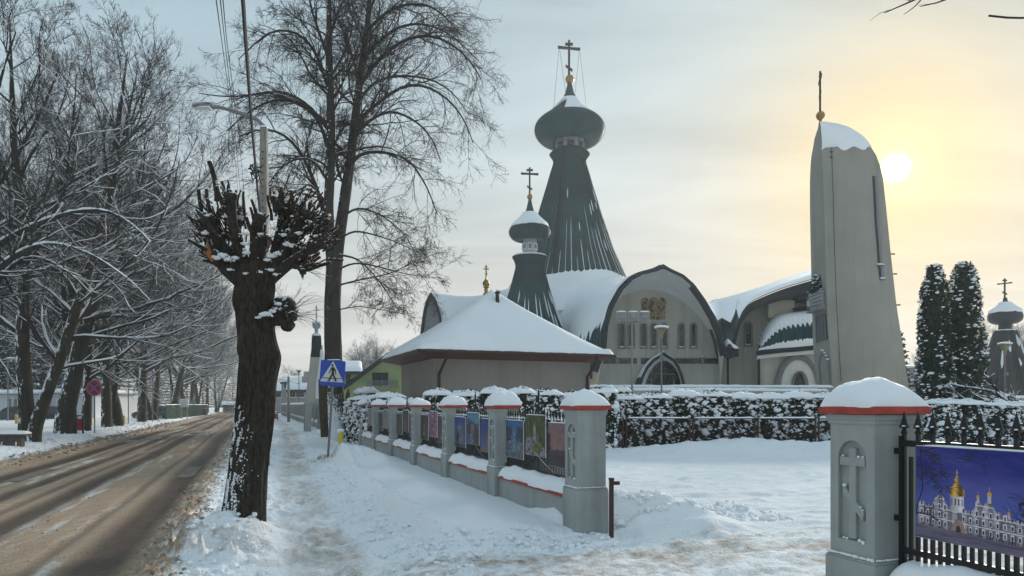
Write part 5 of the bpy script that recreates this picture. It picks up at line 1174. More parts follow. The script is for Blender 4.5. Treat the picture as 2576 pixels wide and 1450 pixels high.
m = MB().box((ax, 0, apex+0.98), (0.05, 0.04, 0.56)); m.box((ax, 0, apex+1.08), (0.26, 0.04, 0.05)); m.box((ax, 0, apex+1.18), (0.12, 0.04, 0.04)); m.box((ax, 0, apex+0.86), (0.13, 0.04, 0.04)); m.build('cupola_cross', GOLD, chap, world=False)
V, Fq = blobs([(ax, 0, apex+0.50), (ax+0.05, -0.05, apex+0.49), (ax, 0, apex+0.28)], [0.10, 0.08, 0.13], 0.4, seed=2); mk('cupola_snow', V, Fq, SNOW, chap, smooth=True, world=False)
MB().tube([(-0.02, -0.75, apex-0.72), (-0.02, -0.75, apex-0.1)], 0.09, 9).lathe([(0.13, 0), (0.13, 0.05), (0.02, 0.10)], (-0.02, -0.75, apex-0.10), 9).build('vent_pipe', IRON, chap, world=False)
V, Fq = blobs([(-0.02, -0.75, apex+0.02), (0.05, -0.75, apex)], 0.11, 0.5, seed=3); mk('pipe_snow', V, Fq, SNOW, chap, smooth=True, world=False)
# ================================================================ HEDGES
def leaf_quads(C, size, seed, flat=0.0, nrm=None):
    g_ = np.random.default_rng(seed); M = len(C); a = g_.normal(size=(M, 3)); a /= np.linalg.norm(a, axis=1)[:, None]; b_ = g_.normal(size=(M, 3)); b_ -= a*(a*b_).sum(1)[:, None]; b_ /= np.linalg.norm(b_, axis=1)[:, None]
    s_ = (size*g_.uniform(0.6, 1.4, M))[:, None]; C = np.asarray(C)
    V = np.stack([C-a*s_, C+b_*s_*0.45, C+a*s_, C-b_*s_*0.45], 1)
    return V.reshape(-1, 3), np.arange(M*4).reshape(-1, 4)
def superq(n_, hx, hy, hz, seed, p=4.0, inner=0.72):
    """points through the outer layer of a rounded box sitting on z=0"""
    g_ = np.random.default_rng(seed); d = g_.normal(size=(n_, 3)); d /= (np.abs(d)**p).sum(1)[:, None]**(1/p); k_ = g_.uniform(inner, 1.04, n_)[:, None]; P = d*k_*np.array((hx, hy, hz/2)); P[:, 2] += hz/2; return P, d
def make_bush(i, hx, hy, hz, nleaf, nsnow, cap, top_h=0.22, name='hedge_bush'):
    r = thing(name, '', 'hedge bush')
    P, d = superq(nleaf, hx, hy, hz, 40+i); V, Fq = leaf_quads(P, 0.075, 50+i)
    core_v, core_f = ICO2; Vc = np.sign(core_v)*np.abs(core_v)**0.6*np.array((hx*0.80, hy*0.80, hz*0.45)); Vc[:, 2] += hz/2
    MBc = np.concatenate([V, Vc]); mk('foliage', MBc, [Fq, core_f+len(V)], LEAF, r, world=False)
    g_ = np.random.default_rng(60+i); Ps, ds = superq(nsnow, hx*1.0, hy*1.0, hz, 70+i, inner=0.97)
    dens = fbm(Ps[:, 0]*8.5+Ps[:, 1]*5.3+i*3, Ps[:, 2]*9.0+Ps[:, 1]*4+i, 3, 90+i)+0.10*(Ps[:, 2]/hz-0.5)+0.10*(fbm(Ps[:, 0]*1.5+7*i, Ps[:, 2]*1.3, 2, 30+i)-0.5); keep = (dens > 0.50) & (Ps[:, 2] > 0.08); dn = dens[keep]; Ps = Ps[keep]
    rr = (g_.gamma(1.5, 0.009, len(Ps))+0.009)*(1+6.0*np.clip(dn-0.54, 0, 0.25)); V, Fq = blobs(Ps, rr, 0.7, seed=80+i, jit=0.35)
    mk('clinging_snow', V, Fq, SNOW, r, smooth=True, world=False, kind='stuff')
    if cap:
        V, Fq = snow_pad(hx*2.02, hy*2.05, top_h, i+3, n=22, p=2.6, amp=0.07, rough=3.0); V[:, 2] += hz*0.93; mk('snow_cap', V, Fq, SNOWS, r, smooth=True, world=False)
    return r
bush = [make_bush(i, 0.50, 0.50, 2.10, 3400, 3400, True, 0.17+0.025*(i % 3)) for i in range(5)]
def hedge_run(pts, label, group, dz=0.0, variants=bush, hsc=(0.96, 1.06), every=1.0, z0=-0.02, wide=1.0):
    P = resample(np.array(pts, float), 200); d = np.concatenate([[0], np.cumsum(np.linalg.norm(np.diff(P, axis=0), axis=1))]); s_ = 0.45
    g_ = np.random.default_rng(len(label)); out = []
    while s_ < d[-1]-0.2:
        x, y = np.interp(s_, d, P[:, 0]), np.interp(s_, d, P[:, 1]); i = g_.integers(len(variants)); b_ = variants[i]
        o = b_ if not b_.get('used') else copy_tree(b_); b_['used'] = 1
        o.location = (x, y, z0); k_ = g_.uniform(*hsc); w_ = g_.uniform(0.92, 1.12)*wide; o.scale = (w_, 1.0, k_)
        dx, dy = np.interp(s_+0.2, d, P[:, 0])-x, np.interp(s_+0.2, d, P[:, 1])-y; o.rotation_euler = (0, 0, math.atan2(dy, dx)+g_.choice([0, math.pi])+g_.uniform(-0.08, 0.08))
        tag(o, label, 'hedge bush', group); out.append(o); s_ += 0.95*w_*every
    return out
for o_ in hedge_run([(-6.9, 31.5), (-5.4, 28.2), (-4.0, 25.6), (-3.0, 24.6)], 'clipped evergreen bush with snow cap in the hedge alongside the photo fence', 'hedge bushes along the photo fence', hsc=(0.9, 1.02)): pass
hedge_run([(-3.0, 24.6), (3.6, 24.7)], 'clipped evergreen bush with rounded snow cap before the hipped-roof house', 'hedge bushes before the hipped-roof house', hsc=(1.03, 1.10))
hedge_run([(3.6, 25.6), (8, 25.9), (13.2, 26.2)], 'clipped evergreen bush in the long hedge behind the wire-mesh fence', 'hedge bushes behind the mesh fence', hsc=(0.97, 1.05), wide=1.1)
hedge_run([(14.3, 24.6), (17, 25.0), (20.5, 25.3)], 'clipped evergreen bush in the hedge beyond the gold-domed church photo', 'hedge bushes beyond the church photo', hsc=(0.86, 0.92))
for x, y, k_, lb in ((W(1515, 960, 31)[0], 31, 1.15, 'rounded evergreen bush with thick snow cap standing apart by the hipped-roof house'), (W(1562, 958, 31.5)[0], 31.5, 1.17, 'small round snow-topped bush between the hipped-roof house and the floodlight post')):
    o = copy_tree(bush[1]); o.location = (x, y, 0); o.scale = (0.95 if k_ < 1.16 else 0.55, 0.8, k_); tag(o, lb, 'bush', None); 
    if 'group' in o: del o['group']
# rounder snow-laden shrubs by the linden
for u, v, Y, sc, lb in ((922, 960, 33, (1.0, 1.0, 1.15), 'tall rounded snow-laden evergreen shrub behind the photo fence'),):
    x, y, _ = W(u, 0, Y); o = copy_tree(bush[2]); o.location = (x, y, 0); o.scale = sc; tag(o, lb, 'shrub', None)
    if 'group' in o: del o['group']
# ================================================================ WIRE-MESH FENCE
mf = thing('mesh_fence', 'rusty wire-mesh fence with snow on its top rails in front of hedge', 'fence', (8, 24.6, 0))
MY = 24.7; px_ = [W(u, 0, MY)[0] for u in (1531, 1572, 1740, 1903, 2056, 2215)]
for x in px_[1:]:
    for dx in (-0.06, 0.05): MB().box((x+dx, MY, 0.62), (0.05, 0.05, 1.30)).build('post', BROWN, mf)
g = np.random.default_rng(2)
for i in range(len(px_)-1):
    a, b_ = px_[i]+0.08, px_[i+1]-0.09
    MB().box(((a+b_)/2, MY, 1.235), (b_-a, 0.035, 0.035)).build('top_rail', BROWN, mf)
    V, Fq = snow_ridge(b_-a, 0.05, 0.05, i, n=40, m=6, amp=0.01, droop=0.0); V = np.stack([V[:, 1]+(a+b_)/2, -V[:, 0]+MY, V[:, 2]+1.25], -1); mk('rail_snow', V, Fq, SNOW, mf, smooth=True)
    m = MB(); s_ = 0.085; L_m = b_-a; h_m = 1.15
    for j in range(int((L_m+h_m)/s_)):
        for sg in (1, -1):
            x0 = j*s_; p0 = (x0, 0.0); p1 = (x0-h_m, h_m)
            if p1[0] < 0: p1 = (0, x0)
            if p0[0] > L_m: p0 = (L_m, x0-L_m)
            if p0[1] >= p1[1]: continue
            X0, X1 = (p0[0], p1[0]) if sg > 0 else (L_m-p0[0], L_m-p1[0])
            m.tube([(a+X0, MY+0.01*sg, 0.06+p0[1]), (a+X1, MY+0.01*sg, 0.06+p1[1])], 0.0035, 3, cap=False)
    m.build('wire_mesh', BROWN, mf, kind='stuff')
# ================================================================ TERRACE WALL
for (u0, v0, Y0, u1, v1, Y1, lb) in ((1455, 973, 42, 2094, 969, 42, 'long low terrace wall with snow along its top before the church'), (1590, 981, 38, 2080, 977.5, 40, 'lower terrace wall with snowy top in front of the church terrace'), (2096, 995, 40, 2700, 1000, 40, 'low snowy wall beyond the bell tower')):
    a = np.array(W(u0, v0, Y0)); b_ = np.array(W(u1, v1, Y1)); d = b_-a; Ln = math.hypot(d[0], d[1]); an = math.atan2(d[1], d[0]); top = (a[2]+b_[2])/2-0.14
    r = thing('terrace_parapet', lb, 'parapet', ((a[0]+b_[0])/2, (a[1]+b_[1])/2, 0), an)
    MB().box((0, 0, top/2-0.1), (Ln, 0.3, top+0.2)).build('parapet_body', PLASTER, r, world=False)
    MB().box((0, 0, top+0.02), (Ln, 0.4, 0.08)).build('parapet_coping', PLASTER, r, world=False)
    V, Fq = snow_ridge(Ln, 0.44, 0.16, 8, n=90, m=8, amp=0.03); V = np.stack([V[:, 1], -V[:, 0], V[:, 2]+top+0.055], -1); mk('parapet_snow', V, Fq, SNOWS, r, smooth=True, world=False)
# ================================================================ LAMPS
def park_lamp(u, v, Y, label, sc=1.0):
    x, y, zt = W(u, v, Y); r = thing('park_lamp', label, 'lamp', (x, y, 0), group='park lamps with disc heads')
    MB().tube([(0, 0, 0), (0, 0, 1.6), (0, 0, 1.65), (0, 0, zt-0.45)], [0.07, 0.065, 0.042, 0.036], 10).build('post', GREYP, r, world=False)
    MB().lathe([(0.05, -0.45), (0.07, -0.42), (0.06, -0.30), (0.20, -0.05), (0.21, -0.02)], (0, 0, zt-0.02), 16).build('diffuser', mat_lens, r, world=False, smooth=True)
    MB().lathe([(0.21, 0.0), (0.30, -0.02), (0.30, 0.0), (0.18, 0.05), (0.02, 0.06)], (0, 0, zt-0.02), 20).build('lamp_shade', GREYP, r, world=False, smooth=True)
    V, Fq = blobs([(0, 0, zt+0.045)], 0.27, 0.34, base=ICO3, jit=0.03, seed=int(u)); mk('snow_cap', V, Fq, SNOWS, r, smooth=True, world=False)
    MB().box((0.0, -0.07, zt-1.35), (0.16, 0.12, 0.16)).build('junction_box', GREYP, r, world=False)
mat_lens = mat('amber_lamp_lens', (0.26, 0.20, 0.10), 0.4, var=0.15, scale=8, bump=0)
park_lamp(1664, 826, 33, 'park lamp with snowy disc head in front of the church door')
park_lamp(2528, 867, 33, 'park lamp with snowy disc head before the small dark onion-domed chapel')
park_lamp(752, 933, 75, 'far park lamp beyond the fence near the houses')
park_lamp(958, 942, 85, 'far park lamp in front of the pale green house')
x, y, zt = W(1590, 812, 36); r = thing('floodlight_post', 'steel post with three floodlights on a crossbar in front of the church', 'floodlight', (x, y, 0))
MB().tube([(0, 0, 0), (0, 0, zt)], [0.06, 0.05], 8).build('post', STEEL, r, world=False); MB().box((0.05, 0, zt+0.0), (1.75, 0.06, 0.06)).build('crossbar', STEEL, r, world=False)
for dx, tl in ((-0.55, 0.05), (0.04, 0.0), (0.62, -0.12)):
    m = MB(); m.box((dx, -0.05, zt+0.28), (0.48, 0.16, 0.46), tl); m.box((dx, -0.16, zt+0.30), (0.28, 0.10, 0.26), tl); f_ = m.build('floodlight_head', STEEL, r, world=False, bevel=0.02)
    V, Fq = snow_pad(0.48, 0.2, 0.07, 2, n=8); V = V+np.array((dx, -0.05, zt+0.51)); mk('head_snow', V, Fq, SNOW, f_, smooth=True, world=False)
m = MB(); m.tube([(-0.5, -0.06, zt+0.04), (-0.2, -0.08, zt-0.02), (0.1, -0.06, zt+0.05), (0.3, -0.1, zt+0.0), (0.45, -0.08, zt+0.06)], 0.02, 5); m.build('cable', STEEL, r, world=False)
# ================================================================ FAR CHAPEL WITH ONION DOME (right)
FY = 62.0; fu = 2528.5
fc = thing('small_chapel', 'small dark chapel with pointed roof and snow-capped onion dome', 'chapel', (W(fu, 0, FY)[0], FY, 0))
kf = pxl(FY)
fprof = [(82, 1000), (60, 945), (50, 920), (38, 885), (29, 850), (24, 833)]
rf_ = lathe_px(fu, FY, fprof, 8, math.pi/8).build('tent_roof', BROWN2 if False else mat('dark_brown_sheet', (0.030, 0.028, 0.030), 0.6, var=0.3, scale=1.5, bump=0.05), fc)
m = MB(); xf, yf, _ = W(fu, 0, FY)
for j in range(32):
    an = 2*math.pi*j/32; m.tube([(xf+hw*kf*1.0*math.cos(math.pi/8)/max(math.cos(((an+math.pi/8*0) % (math.pi/4))-math.pi/8), 0.9)*math.cos(an), yf+hw*kf*math.cos(math.pi/8)/max(math.cos((an % (math.pi/4))-math.pi/8), 0.9)*math.sin(an), W(0, v, FY)[2]+0.03) for hw, v in fprof], 0.05, 4)
m.build('roof_batten', DARKM, rf_, kind='stuff')
m = MB()
for an, v0, v1 in ((-1.9, 860, 890), (-2.3, 880, 930), (-1.2, 845, 875), (-0.8, 850, 900), (-1.5, 905, 925)):
    m.tube([(xf+prof_r(fprof[::-1], v)*kf*0.99*math.cos(an), yf+prof_r(fprof[::-1], v)*kf*0.99*math.sin(an), W(0, v, FY)[2]+0.05) for v in np.linspace(v0, v1, 5)], [0.02, 0.08, 0.1, 0.12, 0.04], 4)
m.build('roof_snow', SNOW, rf_, kind='stuff')
lathe_px(fu, FY, [(24, 833.5), (25.5, 832), (25, 830.5), (10, 829)], 8, math.pi/8).build('roof_lip', SNOWS, fc)
lathe_px(fu, FY, [(15, 832), (14.5, 812)], 12).build('lantern', DARKM, fc)
fo_prof = fine_prof([(15, 817), (27, 814.5), (34, 810), (38, 803), (38.6, 796), (36, 788), (29, 780), (20, 774), (13, 768), (8, 761), (4.5, 755)], 30, 1)
lathe_px(fu, FY, fo_prof, 36).build('onion_dome', DARKM, fc, smooth=True, angle=70); dome_snow(fc, fu, FY, fo_prof, 763, 788, 0.12, 8, jag=2)
lathe_px(fu, FY, [(0.3, 748), (4, 749.5), (5.2, 752.5), (4, 755.5), (0.3, 757)], 14).build('ball', BRONZE, fc, smooth=True, angle=80)
cross3(fc, fu-1, FY, 701, 749, ((706, 5, 0), (713.5, 18, -2), (738, 5.5, 2.5)), 3.0, DARKM)
# ================================================================ STEEP-ROOFED GATEWAY IN THE FENCE
GY_ = 45.5; gu = 796
gt = thing('gateway', 'narrow grey gateway with steep snow-covered tent roof, small bulb and thin cross', 'gateway', (W(gu, 0, GY_)[0], GY_, 0)); kg = pxl(GY_)
gprof = [(29, 1016), (24.5, 985), (20.5, 955), (17, 925), (14.5, 900), (12, 878), (11, 848)]
m = MB(); gx_, gy_, _ = W(gu, 0, GY_); m.lathe([(hw*kg*1.35, W(0, v, GY_)[2]) for hw, v in gprof], (gx_, gy_, 0), 4, RZ+math.pi/4); tr_ = m.build('tent_roof', PLASTER, gt); MB().lathe([(hw*kg*1.38, W(0, v, GY_)[2]) for hw, v in gprof if v < 905], (gx_, gy_, 0), 4, RZ+math.pi/4).build('roof_cap_box', DARKM, gt)
m = MB(); h_ = [(-1, -1), (1, -1), (1, 1), (-1, 1)]
for sx in (-1, 1):
    for sy in (-1, 1):
        c = Vector((gx_, gy_, 0))+Matrix.Rotation(RZ, 3, 'Z') @ Vector((sx*0.55, sy*0.55, 0)); MB().box((c.x, c.y, 0.9), (0.36, 0.36, 1.86), RZ).build('pier', PILLAR, gt)
MB().box((gx_, gy_, 1.72), (1.42, 1.42, 0.16), RZ).build('lintel', PILLAR, gt)
lathe_px(gu, GY_, [(13, 849), (13.5, 846), (10, 845)], 4, RZ+math.pi/4).build('cap_plate', DARKM, gt)
V, Fq = snow_pad(20*kg, 20*kg, 0.20, 5, n=10); V = V+np.array((gx_, gy_, W(0, 846, GY_)[2])); mk('cap_snow', V, Fq, SNOWS, gt, smooth=True)
lathe_px(gu, GY_, [(4.5, 846), (4.5, 828), (8, 826), (10.5, 820), (10.5, 816), (7, 812), (1.5, 809)], 16).build('bulb', DRUM, gt, smooth=True)
V, Fq = blobs([(gx_, gy_, W(0, 812, GY_)[2])], 0.24, 0.4, base=ICO2, seed=1); mk('bulb_snow', V, Fq, SNOW, gt, smooth=True)
cross3(gt, gu, GY_, 768, 811, ((775, 3, 0), (781, 7, 0), (797, 3, 1.5)), 1.8, STEEL)
rot = Matrix.Rotation(RZ, 3, 'Z'); rows = []
for s_ in np.linspace(0, 1, 14):                      # snow on the roof face away from the road
    v = 868+(1010-868)*s_; hw = prof_r(gprof[::-1], v)*kg*0.955; z = W(0, v, GY_)[2]; th_ = 0.10+0.22*s_
    rows.append(np.array([tuple(Vector((gx_, gy_, z))+rot @ Vector((hw+th_*math.sin(math.pi*q)**0.6, (q*2-1)*hw*min(1, 0.15+2.2*s_), -0.0))) for q in np.linspace(0, 1, 12)]))
V, Fq = loft_np(rows); mk('roof_snow', V, Fq, SNOWS, gt, smooth=True)
rows = []
for s_ in np.linspace(0, 1, 14):
    v = 880+(1004-880)*s_; hw = prof_r(gprof[::-1], v)*kg*0.955; z = W(0, v, GY_)[2]; th_ = 0.06+0.14*s_
    rows.append(np.array([tuple(Vector((gx_, gy_, z))+rot @ Vector((hw*(1-1.15*q*min(1, 0.3+s_)), -hw-th_*math.sin(math.pi*min(1, q+0.1))**0.6, 0))) for q in np.linspace(0, 1, 10)]))
V, Fq = loft_np(rows); mk('roof_snow', V, Fq, SNOWS, gt, smooth=True)
# ================================================================ HOUSES IN THE BACKGROUND
def slab_roof(parent, A, B, thick, mt_, name, snow=0.22):
    """A, B: two edges (each two points); a pitched roof plane with its snow"""
    a0, a1, b0, b1 = [np.array(p, float) for p in (*A, *B)]; up = np.array((0, 0, 1))
    m = MB(); m.add([a0, a1, b1, b0, a0-up*thick, a1-up*thick, b1-up*thick, b0-up*thick], [(0, 1, 2, 3), (7, 6, 5, 4), (0, 4, 5, 1), (1, 5, 6, 2), (2, 6, 7, 3), (3, 7, 4, 0)]); ro_ = m.build(name, mt_, parent)
    rows = []
    for s_ in np.linspace(0, 1, 8):
        e0, e1 = a0*(1-s_)+b0*s_, a1*(1-s_)+b1*s_; q = np.linspace(0, 1, 16); P = e0[None]*(1-q[:, None])+e1[None]*q[:, None]; ed = min(1, 6*min(s_+0.03, 1-s_+0.1)); P[:, 2] += 0.02+snow*ed*np.clip(np.minimum(q, 1-q)*12, 0.05, 1)**0.5; rows.append(P)
    V, Fq = loft_np(rows); mk('roof_snow', V, Fq, SNOWS, ro_, smooth=True); return ro_
GHY = 75.0
gh = thing('green_house', 'pale green house with steep snowy gable roof and dark balcony window', 'house', (W(930, 0, GHY)[0], GHY, 0))
gw = [(868, 1040), (868, 972), (976, 892), (1085, 972), (1085, 1040)]
A = [np.array(W(u, v, GHY)) for u, v in gw]; m = MB(); m.add(A+[a+np.array((0, 9, 0)) for a in A], [(0, 1, 2, 3, 4), (9, 8, 7, 6, 5), (0, 5, 6, 1), (3, 8, 9, 4)]); m.build('house_wall', GREENW, gh)
P0, P1, P2 = W(862, 972, GHY-0.8), W(977, 887, GHY-0.8), W(1090, 972, GHY-0.8)
off = np.array((0, 10.5, 0)); slab_roof(gh, (P0, np.array(P0)+off), (P1, np.array(P1)+off), 0.35, DARKM, 'roof'); slab_roof(gh, (P1, np.array(P1)+off), (P2, np.array(P2)+off), 0.35, DARKM, 'roof')
a = W(937, 938, GHY); b_ = W(976.5, 970, GHY); MB().box(((a[0]+b_[0])/2, GHY-0.03, (a[2]+b_[2])/2), (b_[0]-a[0], 0.1, a[2]-b_[2])).build('balcony_window', GLASS, gh)
m = MB()
for v in (957.5, 960, 962.5, 965, 967.5): m.tube([W(925, v, GHY-1.2), W(1000, v, GHY-1.2)], 0.03, 4)
for u in np.arange(925, 1001, 12.5): m.tube([W(u, 957, GHY-1.2), W(u, 972, GHY-1.2)], 0.035, 4)
m.build('balcony_railing', GREYP, gh); a = W(962, 972.5, GHY-0.6); MB().box((a[0], a[1], a[2]), (80*pxl(GHY), 1.3, 0.18)).build('balcony_slab', CONC, gh)
lw = thing('green_house_annex', 'low pale green annex with snow-covered roof beside the gabled green house', 'house', (W(885, 0, 80)[0], 80, 0))
a = W(845, 935, 80); b_ = W(910, 1040, 80); MB().box(((a[0]+b_[0])/2, 82, (a[2]+b_[2])/2), (b_[0]-a[0], 4, a[2]-b_[2])).build('annex_wall', GREENW, lw)
slab_roof(lw, (W(840, 936, 79.3), W(912, 936, 79.3)), (W(846, 912, 84), W(910, 912, 84)), 0.25, DARKM, 'roof', 0.3)
MB().box(W(876, 950, 79.95), (0.5, 0.1, 1.1)).build('window', GLASS, lw)
for (u0, u1, ve, vr_, vb, Y, lb) in ((708, 800, 962, 953, 1040, 118, 'far grey house with broad snow-covered roof beyond the fence'), (722, 790, 982, 968, 1040, 100, 'low snow-roofed shed in front of the far grey house'), (690, 730, 985, 972, 1040, 135, 'farthest small house with snowy roof near the end of the street'), (560, 605, 1020, 1016, 1052, 150, 'low grey flat-roofed building at the far end of the road')):
    r = thing('far_house', lb, 'house', (W((u0+u1)/2, 0, Y)[0], Y, 0)); a = W(u0, ve, Y); b_ = W(u1, vb, Y)
    MB().box(((a[0]+b_[0])/2, Y+3, (a[2]+b_[2])/2), (b_[0]-a[0], 6, a[2]-b_[2])).build('house_wall', GREYW, r)
    slab_roof(r, (W(u0-3, ve, Y-0.6), W(u1+3, ve, Y-0.6)), (W(u0, vr_-3, Y+4), W(u1, vr_-3, Y+4)), 0.3, DARKM, 'roof', 0.4)
    nw = 2 if u1-u0 < 60 else 3
    for j in range(nw): p = W(u0+(u1-u0)*(j+0.5)/nw, ve+9, Y); f_ = MB().box((p[0], Y-0.03, p[2]), (1.3, 0.12, 1.1)).build('window', WHITEP, r); MB().box((p[0], Y-0.06, p[2]), (1.1, 0.12, 0.9)).build('pane', GLASS, f_)
    MB().box(W(u0+(u1-u0)*0.7, vr_-6, Y+3), (0.9, 0.9, 1.6)).build('chimney', GREYW, r)
r = thing('far_wall', '', 'wall')
bpy.data.objects.remove(r)
r = thing('outbuilding', 'low grey outbuilding with snowy flat roof right of the bell tower', 'outbuilding', (W(2330, 0, 66)[0], 66, 0)); a = W(2270, 925, 66); b_ = W(2420, 1040, 66)
MB().box(((a[0]+b_[0])/2, 68, (a[2]+b_[2])/2), (b_[0]-a[0], 4, a[2]-b_[2])).build('outbuilding_wall', GREYW, r); V, Fq = snow_pad(b_[0]-a[0]+0.3, 4.3, 0.25, 3, n=16, p=8); V = V+np.array(((a[0]+b_[0])/2, 68, a[2])); mk('roof_snow', V, Fq, SNOWS, r, smooth=True)
# ================================================================ TREES
TR = np.random.default_rng(77)
def nrm(a): return a/np.maximum(np.linalg.norm(a, axis=-1, keepdims=True), 1e-9)
def grow(P0, D, L, R0, N, wob, trop, taper=0.8, g_=TR, tpow=1.0):
    """many branches at once: starts (M,3), directions (M,3), lengths, radii -> points (M,N,3), radii (M,N)"""
    M = len(P0); P = np.zeros((M, N, 3)); P[:, 0] = P0; D = nrm(D); st = (L/(N-1))[:, None]
    trop = np.broadcast_to(np.asarray(trop, float), (N,))
    for i in range(1, N):
        D = nrm(D+wob*g_.normal(size=(M, 3))+np.array((0, 0, 1.0))*trop[i]); P[:, i] = P[:, i-1]+D*st
    s_ = np.linspace(0, 1, N)**tpow
    return P, R0[:, None]*(1-taper*s_)[None]
def spawn(P, R, k, t0, t1, a0, a1, lf, rf, N, wob, trop, taper=0.8, rmin=0.004, up=0.0, tpow=0.45, out=None, lmin=0.0):
    M, n = P.shape[:2]; t = TR.uniform(t0, t1, (M, k)); f = t*(n-1); i = np.clip(f.astype(int), 0, n-2); w = (f-i)[..., None]; m_ = np.arange(M)[:, None]
    Q = P[m_, i]*(1-w)+P[m_, i+1]*w; T = nrm(P[m_, i+1]-P[m_, i]); r = R[m_, i]*(1-w[..., 0])+R[m_, i+1]*w[..., 0]
    X = TR.normal(size=(M, k, 3)); X[..., 2] += up
    if out is not None: X += out
    X = nrm(X-T*(X*T).sum(-1, keepdims=True)); a = TR.uniform(a0, a1, (M, k))[..., None]; D = np.cos(a)*T+np.sin(a)*X
    pl = np.linalg.norm(np.diff(P, axis=1), axis=2).sum(1)[:, None]; L = np.maximum(lf*pl*(1-tpow*t)*TR.uniform(0.6, 1.25, (M, k)), lmin)
    R0 = np.maximum(np.minimum(r*rf, r*0.95), rmin)*TR.uniform(0.75, 1.0, (M, k))
    return grow(Q.reshape(-1, 3), D.reshape(-1, 3), L.ravel(), R0.ravel(), N, wob, trop, taper)
def tubes(P, R, s_):
    """swept tubes for (M,N,3) polylines -> V, F"""
    M, N = P.shape[:2]; T = np.zeros_like(P); T[:, 1:-1] = P[:, 2:]-P[:, :-2]; T[:, 0] = P[:, 1]-P[:, 0]; T[:, -1] = P[:, -1]-P[:, -2]; T = nrm(T)
    ref = np.where(np.abs(T[..., 2:3]) > 0.9, np.array((1.0, 0, 0)), np.array((0, 0, 1.0))); A = nrm(np.cross(T, ref)); B = np.cross(T, A)
    w = 2*math.pi*np.arange(s_)/s_; V = P[:, :, None, :]+(A[:, :, None, :]*np.cos(w)[:, None]+B[:, :, None, :]*np.sin(w)[:, None])*R[:, :, None, None]
    idx = np.arange(M*N*s_).reshape(M, N, s_); nx = np.roll(idx, -1, axis=2)
    return V.reshape(-1, 3), np.stack([idx[:, :-1], nx[:, :-1], nx[:, 1:], idx[:, 1:]], -1).reshape(-1, 4)
def join(parts):
    Vs = []; Fs = []; o = 0
    for V, F_ in parts: Vs.append(V); Fs.append(F_+o); o += len(V)
    return np.concatenate(Vs), np.concatenate(Fs)
def snow_on(P, R, lim=0.80, frac=1.0, k=0.85, rmin=0.0, seed=0):
    """a ridge of snow lying on the upper side of the branches that are flat enough"""
    T = np.zeros_like(P); T[:, :-1] = P[:, 1:]-P[:, :-1]; T[:, -1] = T[:, -2]; tz = np.abs(nrm(T)[..., 2]); q = np.clip((lim-tz)*5, 0, 1)
    g_ = np.random.default_rng(seed); q = q*np.clip(1.3*g_.random(q.shape)+0.35, 0, 1); sel = (q.max(1) > 0.2) & (g_.random(len(P)) < frac)
    P2 = P[sel].copy(); R2 = np.maximum(R[sel], rmin)*q[sel]; P2[..., 2] += R[sel]*0.62+R2*k*0.25; return P2, R2*k
def densify(P, R, f):
    M, N = P.shape[:2]; s0 = np.linspace(0, 1, N); s1 = np.linspace(0, 1, (N-1)*f+1); P2 = np.zeros((M, len(s1), 3)); R2 = np.zeros((M, len(s1)))
    for m_ in range(M):
        for c in range(3): P2[m_, :, c] = np.interp(s1, s0, P[m_, :, c])
        R2[m_] = np.interp(s1, s0, R[m_])
    return P2, R2
def tree_parts(root, trunk, crown, snow, tmat, cmat, smooth=True):
    V, Fq = trunk; mk('trunk', V, Fq, tmat, root, smooth=True, world=False)
    V, Fq = crown; mk('crown', V, Fq, cmat, root, smooth=True, world=False)
    if snow is not None: V, Fq = snow; mk('branch_snow', V, Fq, SNOW, root, smooth=True, world=False, kind='stuff')
def bark_tube(pts, rad, sides, nz, seed, amp=0.06, flute=7):
    """a thick furrowed trunk along a polyline"""
    P = smooth_curve(pts, nz, 3); R = np.interp(np.linspace(0, 1, nz), np.linspace(0, 1, len(rad)), rad); V, Fq = tubes(P[None], R[None], sides); V = V.reshape(nz, sides, 3)
    th = 2*math.pi*np.arange(sides)/sides; Z, Th = np.meshgrid(np.linspace(0, 1, nz)*np.linalg.norm(np.diff(P, axis=0), axis=1).sum(), th, indexing='ij')
    cx, sx = np.cos(Th), np.sin(Th)
    ridge = np.abs(fbm(cx*flute+5+0.25*np.sin(Z*2), sx*flute+5+Z*0.55, 3, seed)-0.5)*2; big = fbm(cx*1.3+Z*0.4, sx*1.3+Z*0.3+3, 3, seed+2)-0.5
    d = 1+amp*(ridge-0.35)*1.6+0.16*big
    V = P[:, None, :]+(V-P[:, None, :])*d[..., None]; return V.reshape(-1, 3), Fq
# ---------------------------------------------------------------- the big linden
LX, LYt, _ = W(843, 1100, 33.0)
lin = thing('linden_tree', 'tall bare two-stemmed linden tree at the fence behind the crossing sign', 'tree', (LX, LYt, 0.0))
def Lp3(u, v, dy=0.0): p = np.array(W(u, v, 33.0+dy)); p[0] = p[0]*33.0/(33.0+dy) if False else p[0]; return p-np.array((LX, LYt, 0.0))
trk = bark_tube([Lp3(850, 1110), Lp3(845, 1040), Lp3(840, 960), Lp3(838, 860), Lp3(837, 760), Lp3(840, 680), Lp3(836, 610)], [0.52, 0.44, 0.40, 0.385, 0.37, 0.36, 0.30], 48, 110, 5, 0.07, 6)
stemA = bark_tube([Lp3(838, 690), Lp3(828, 600, -0.2), Lp3(826, 520, -0.3), Lp3(832, 400, -0.4), Lp3(832, 280, -0.5), Lp3(828, 150, -0.4), Lp3(828, 20, -0.3), Lp3(826, -120), Lp3(824, -260)], [0.25, 0.235, 0.21, 0.19, 0.17, 0.13, 0.10, 0.06, 0.02], 20, 80, 8, 0.06, 5)
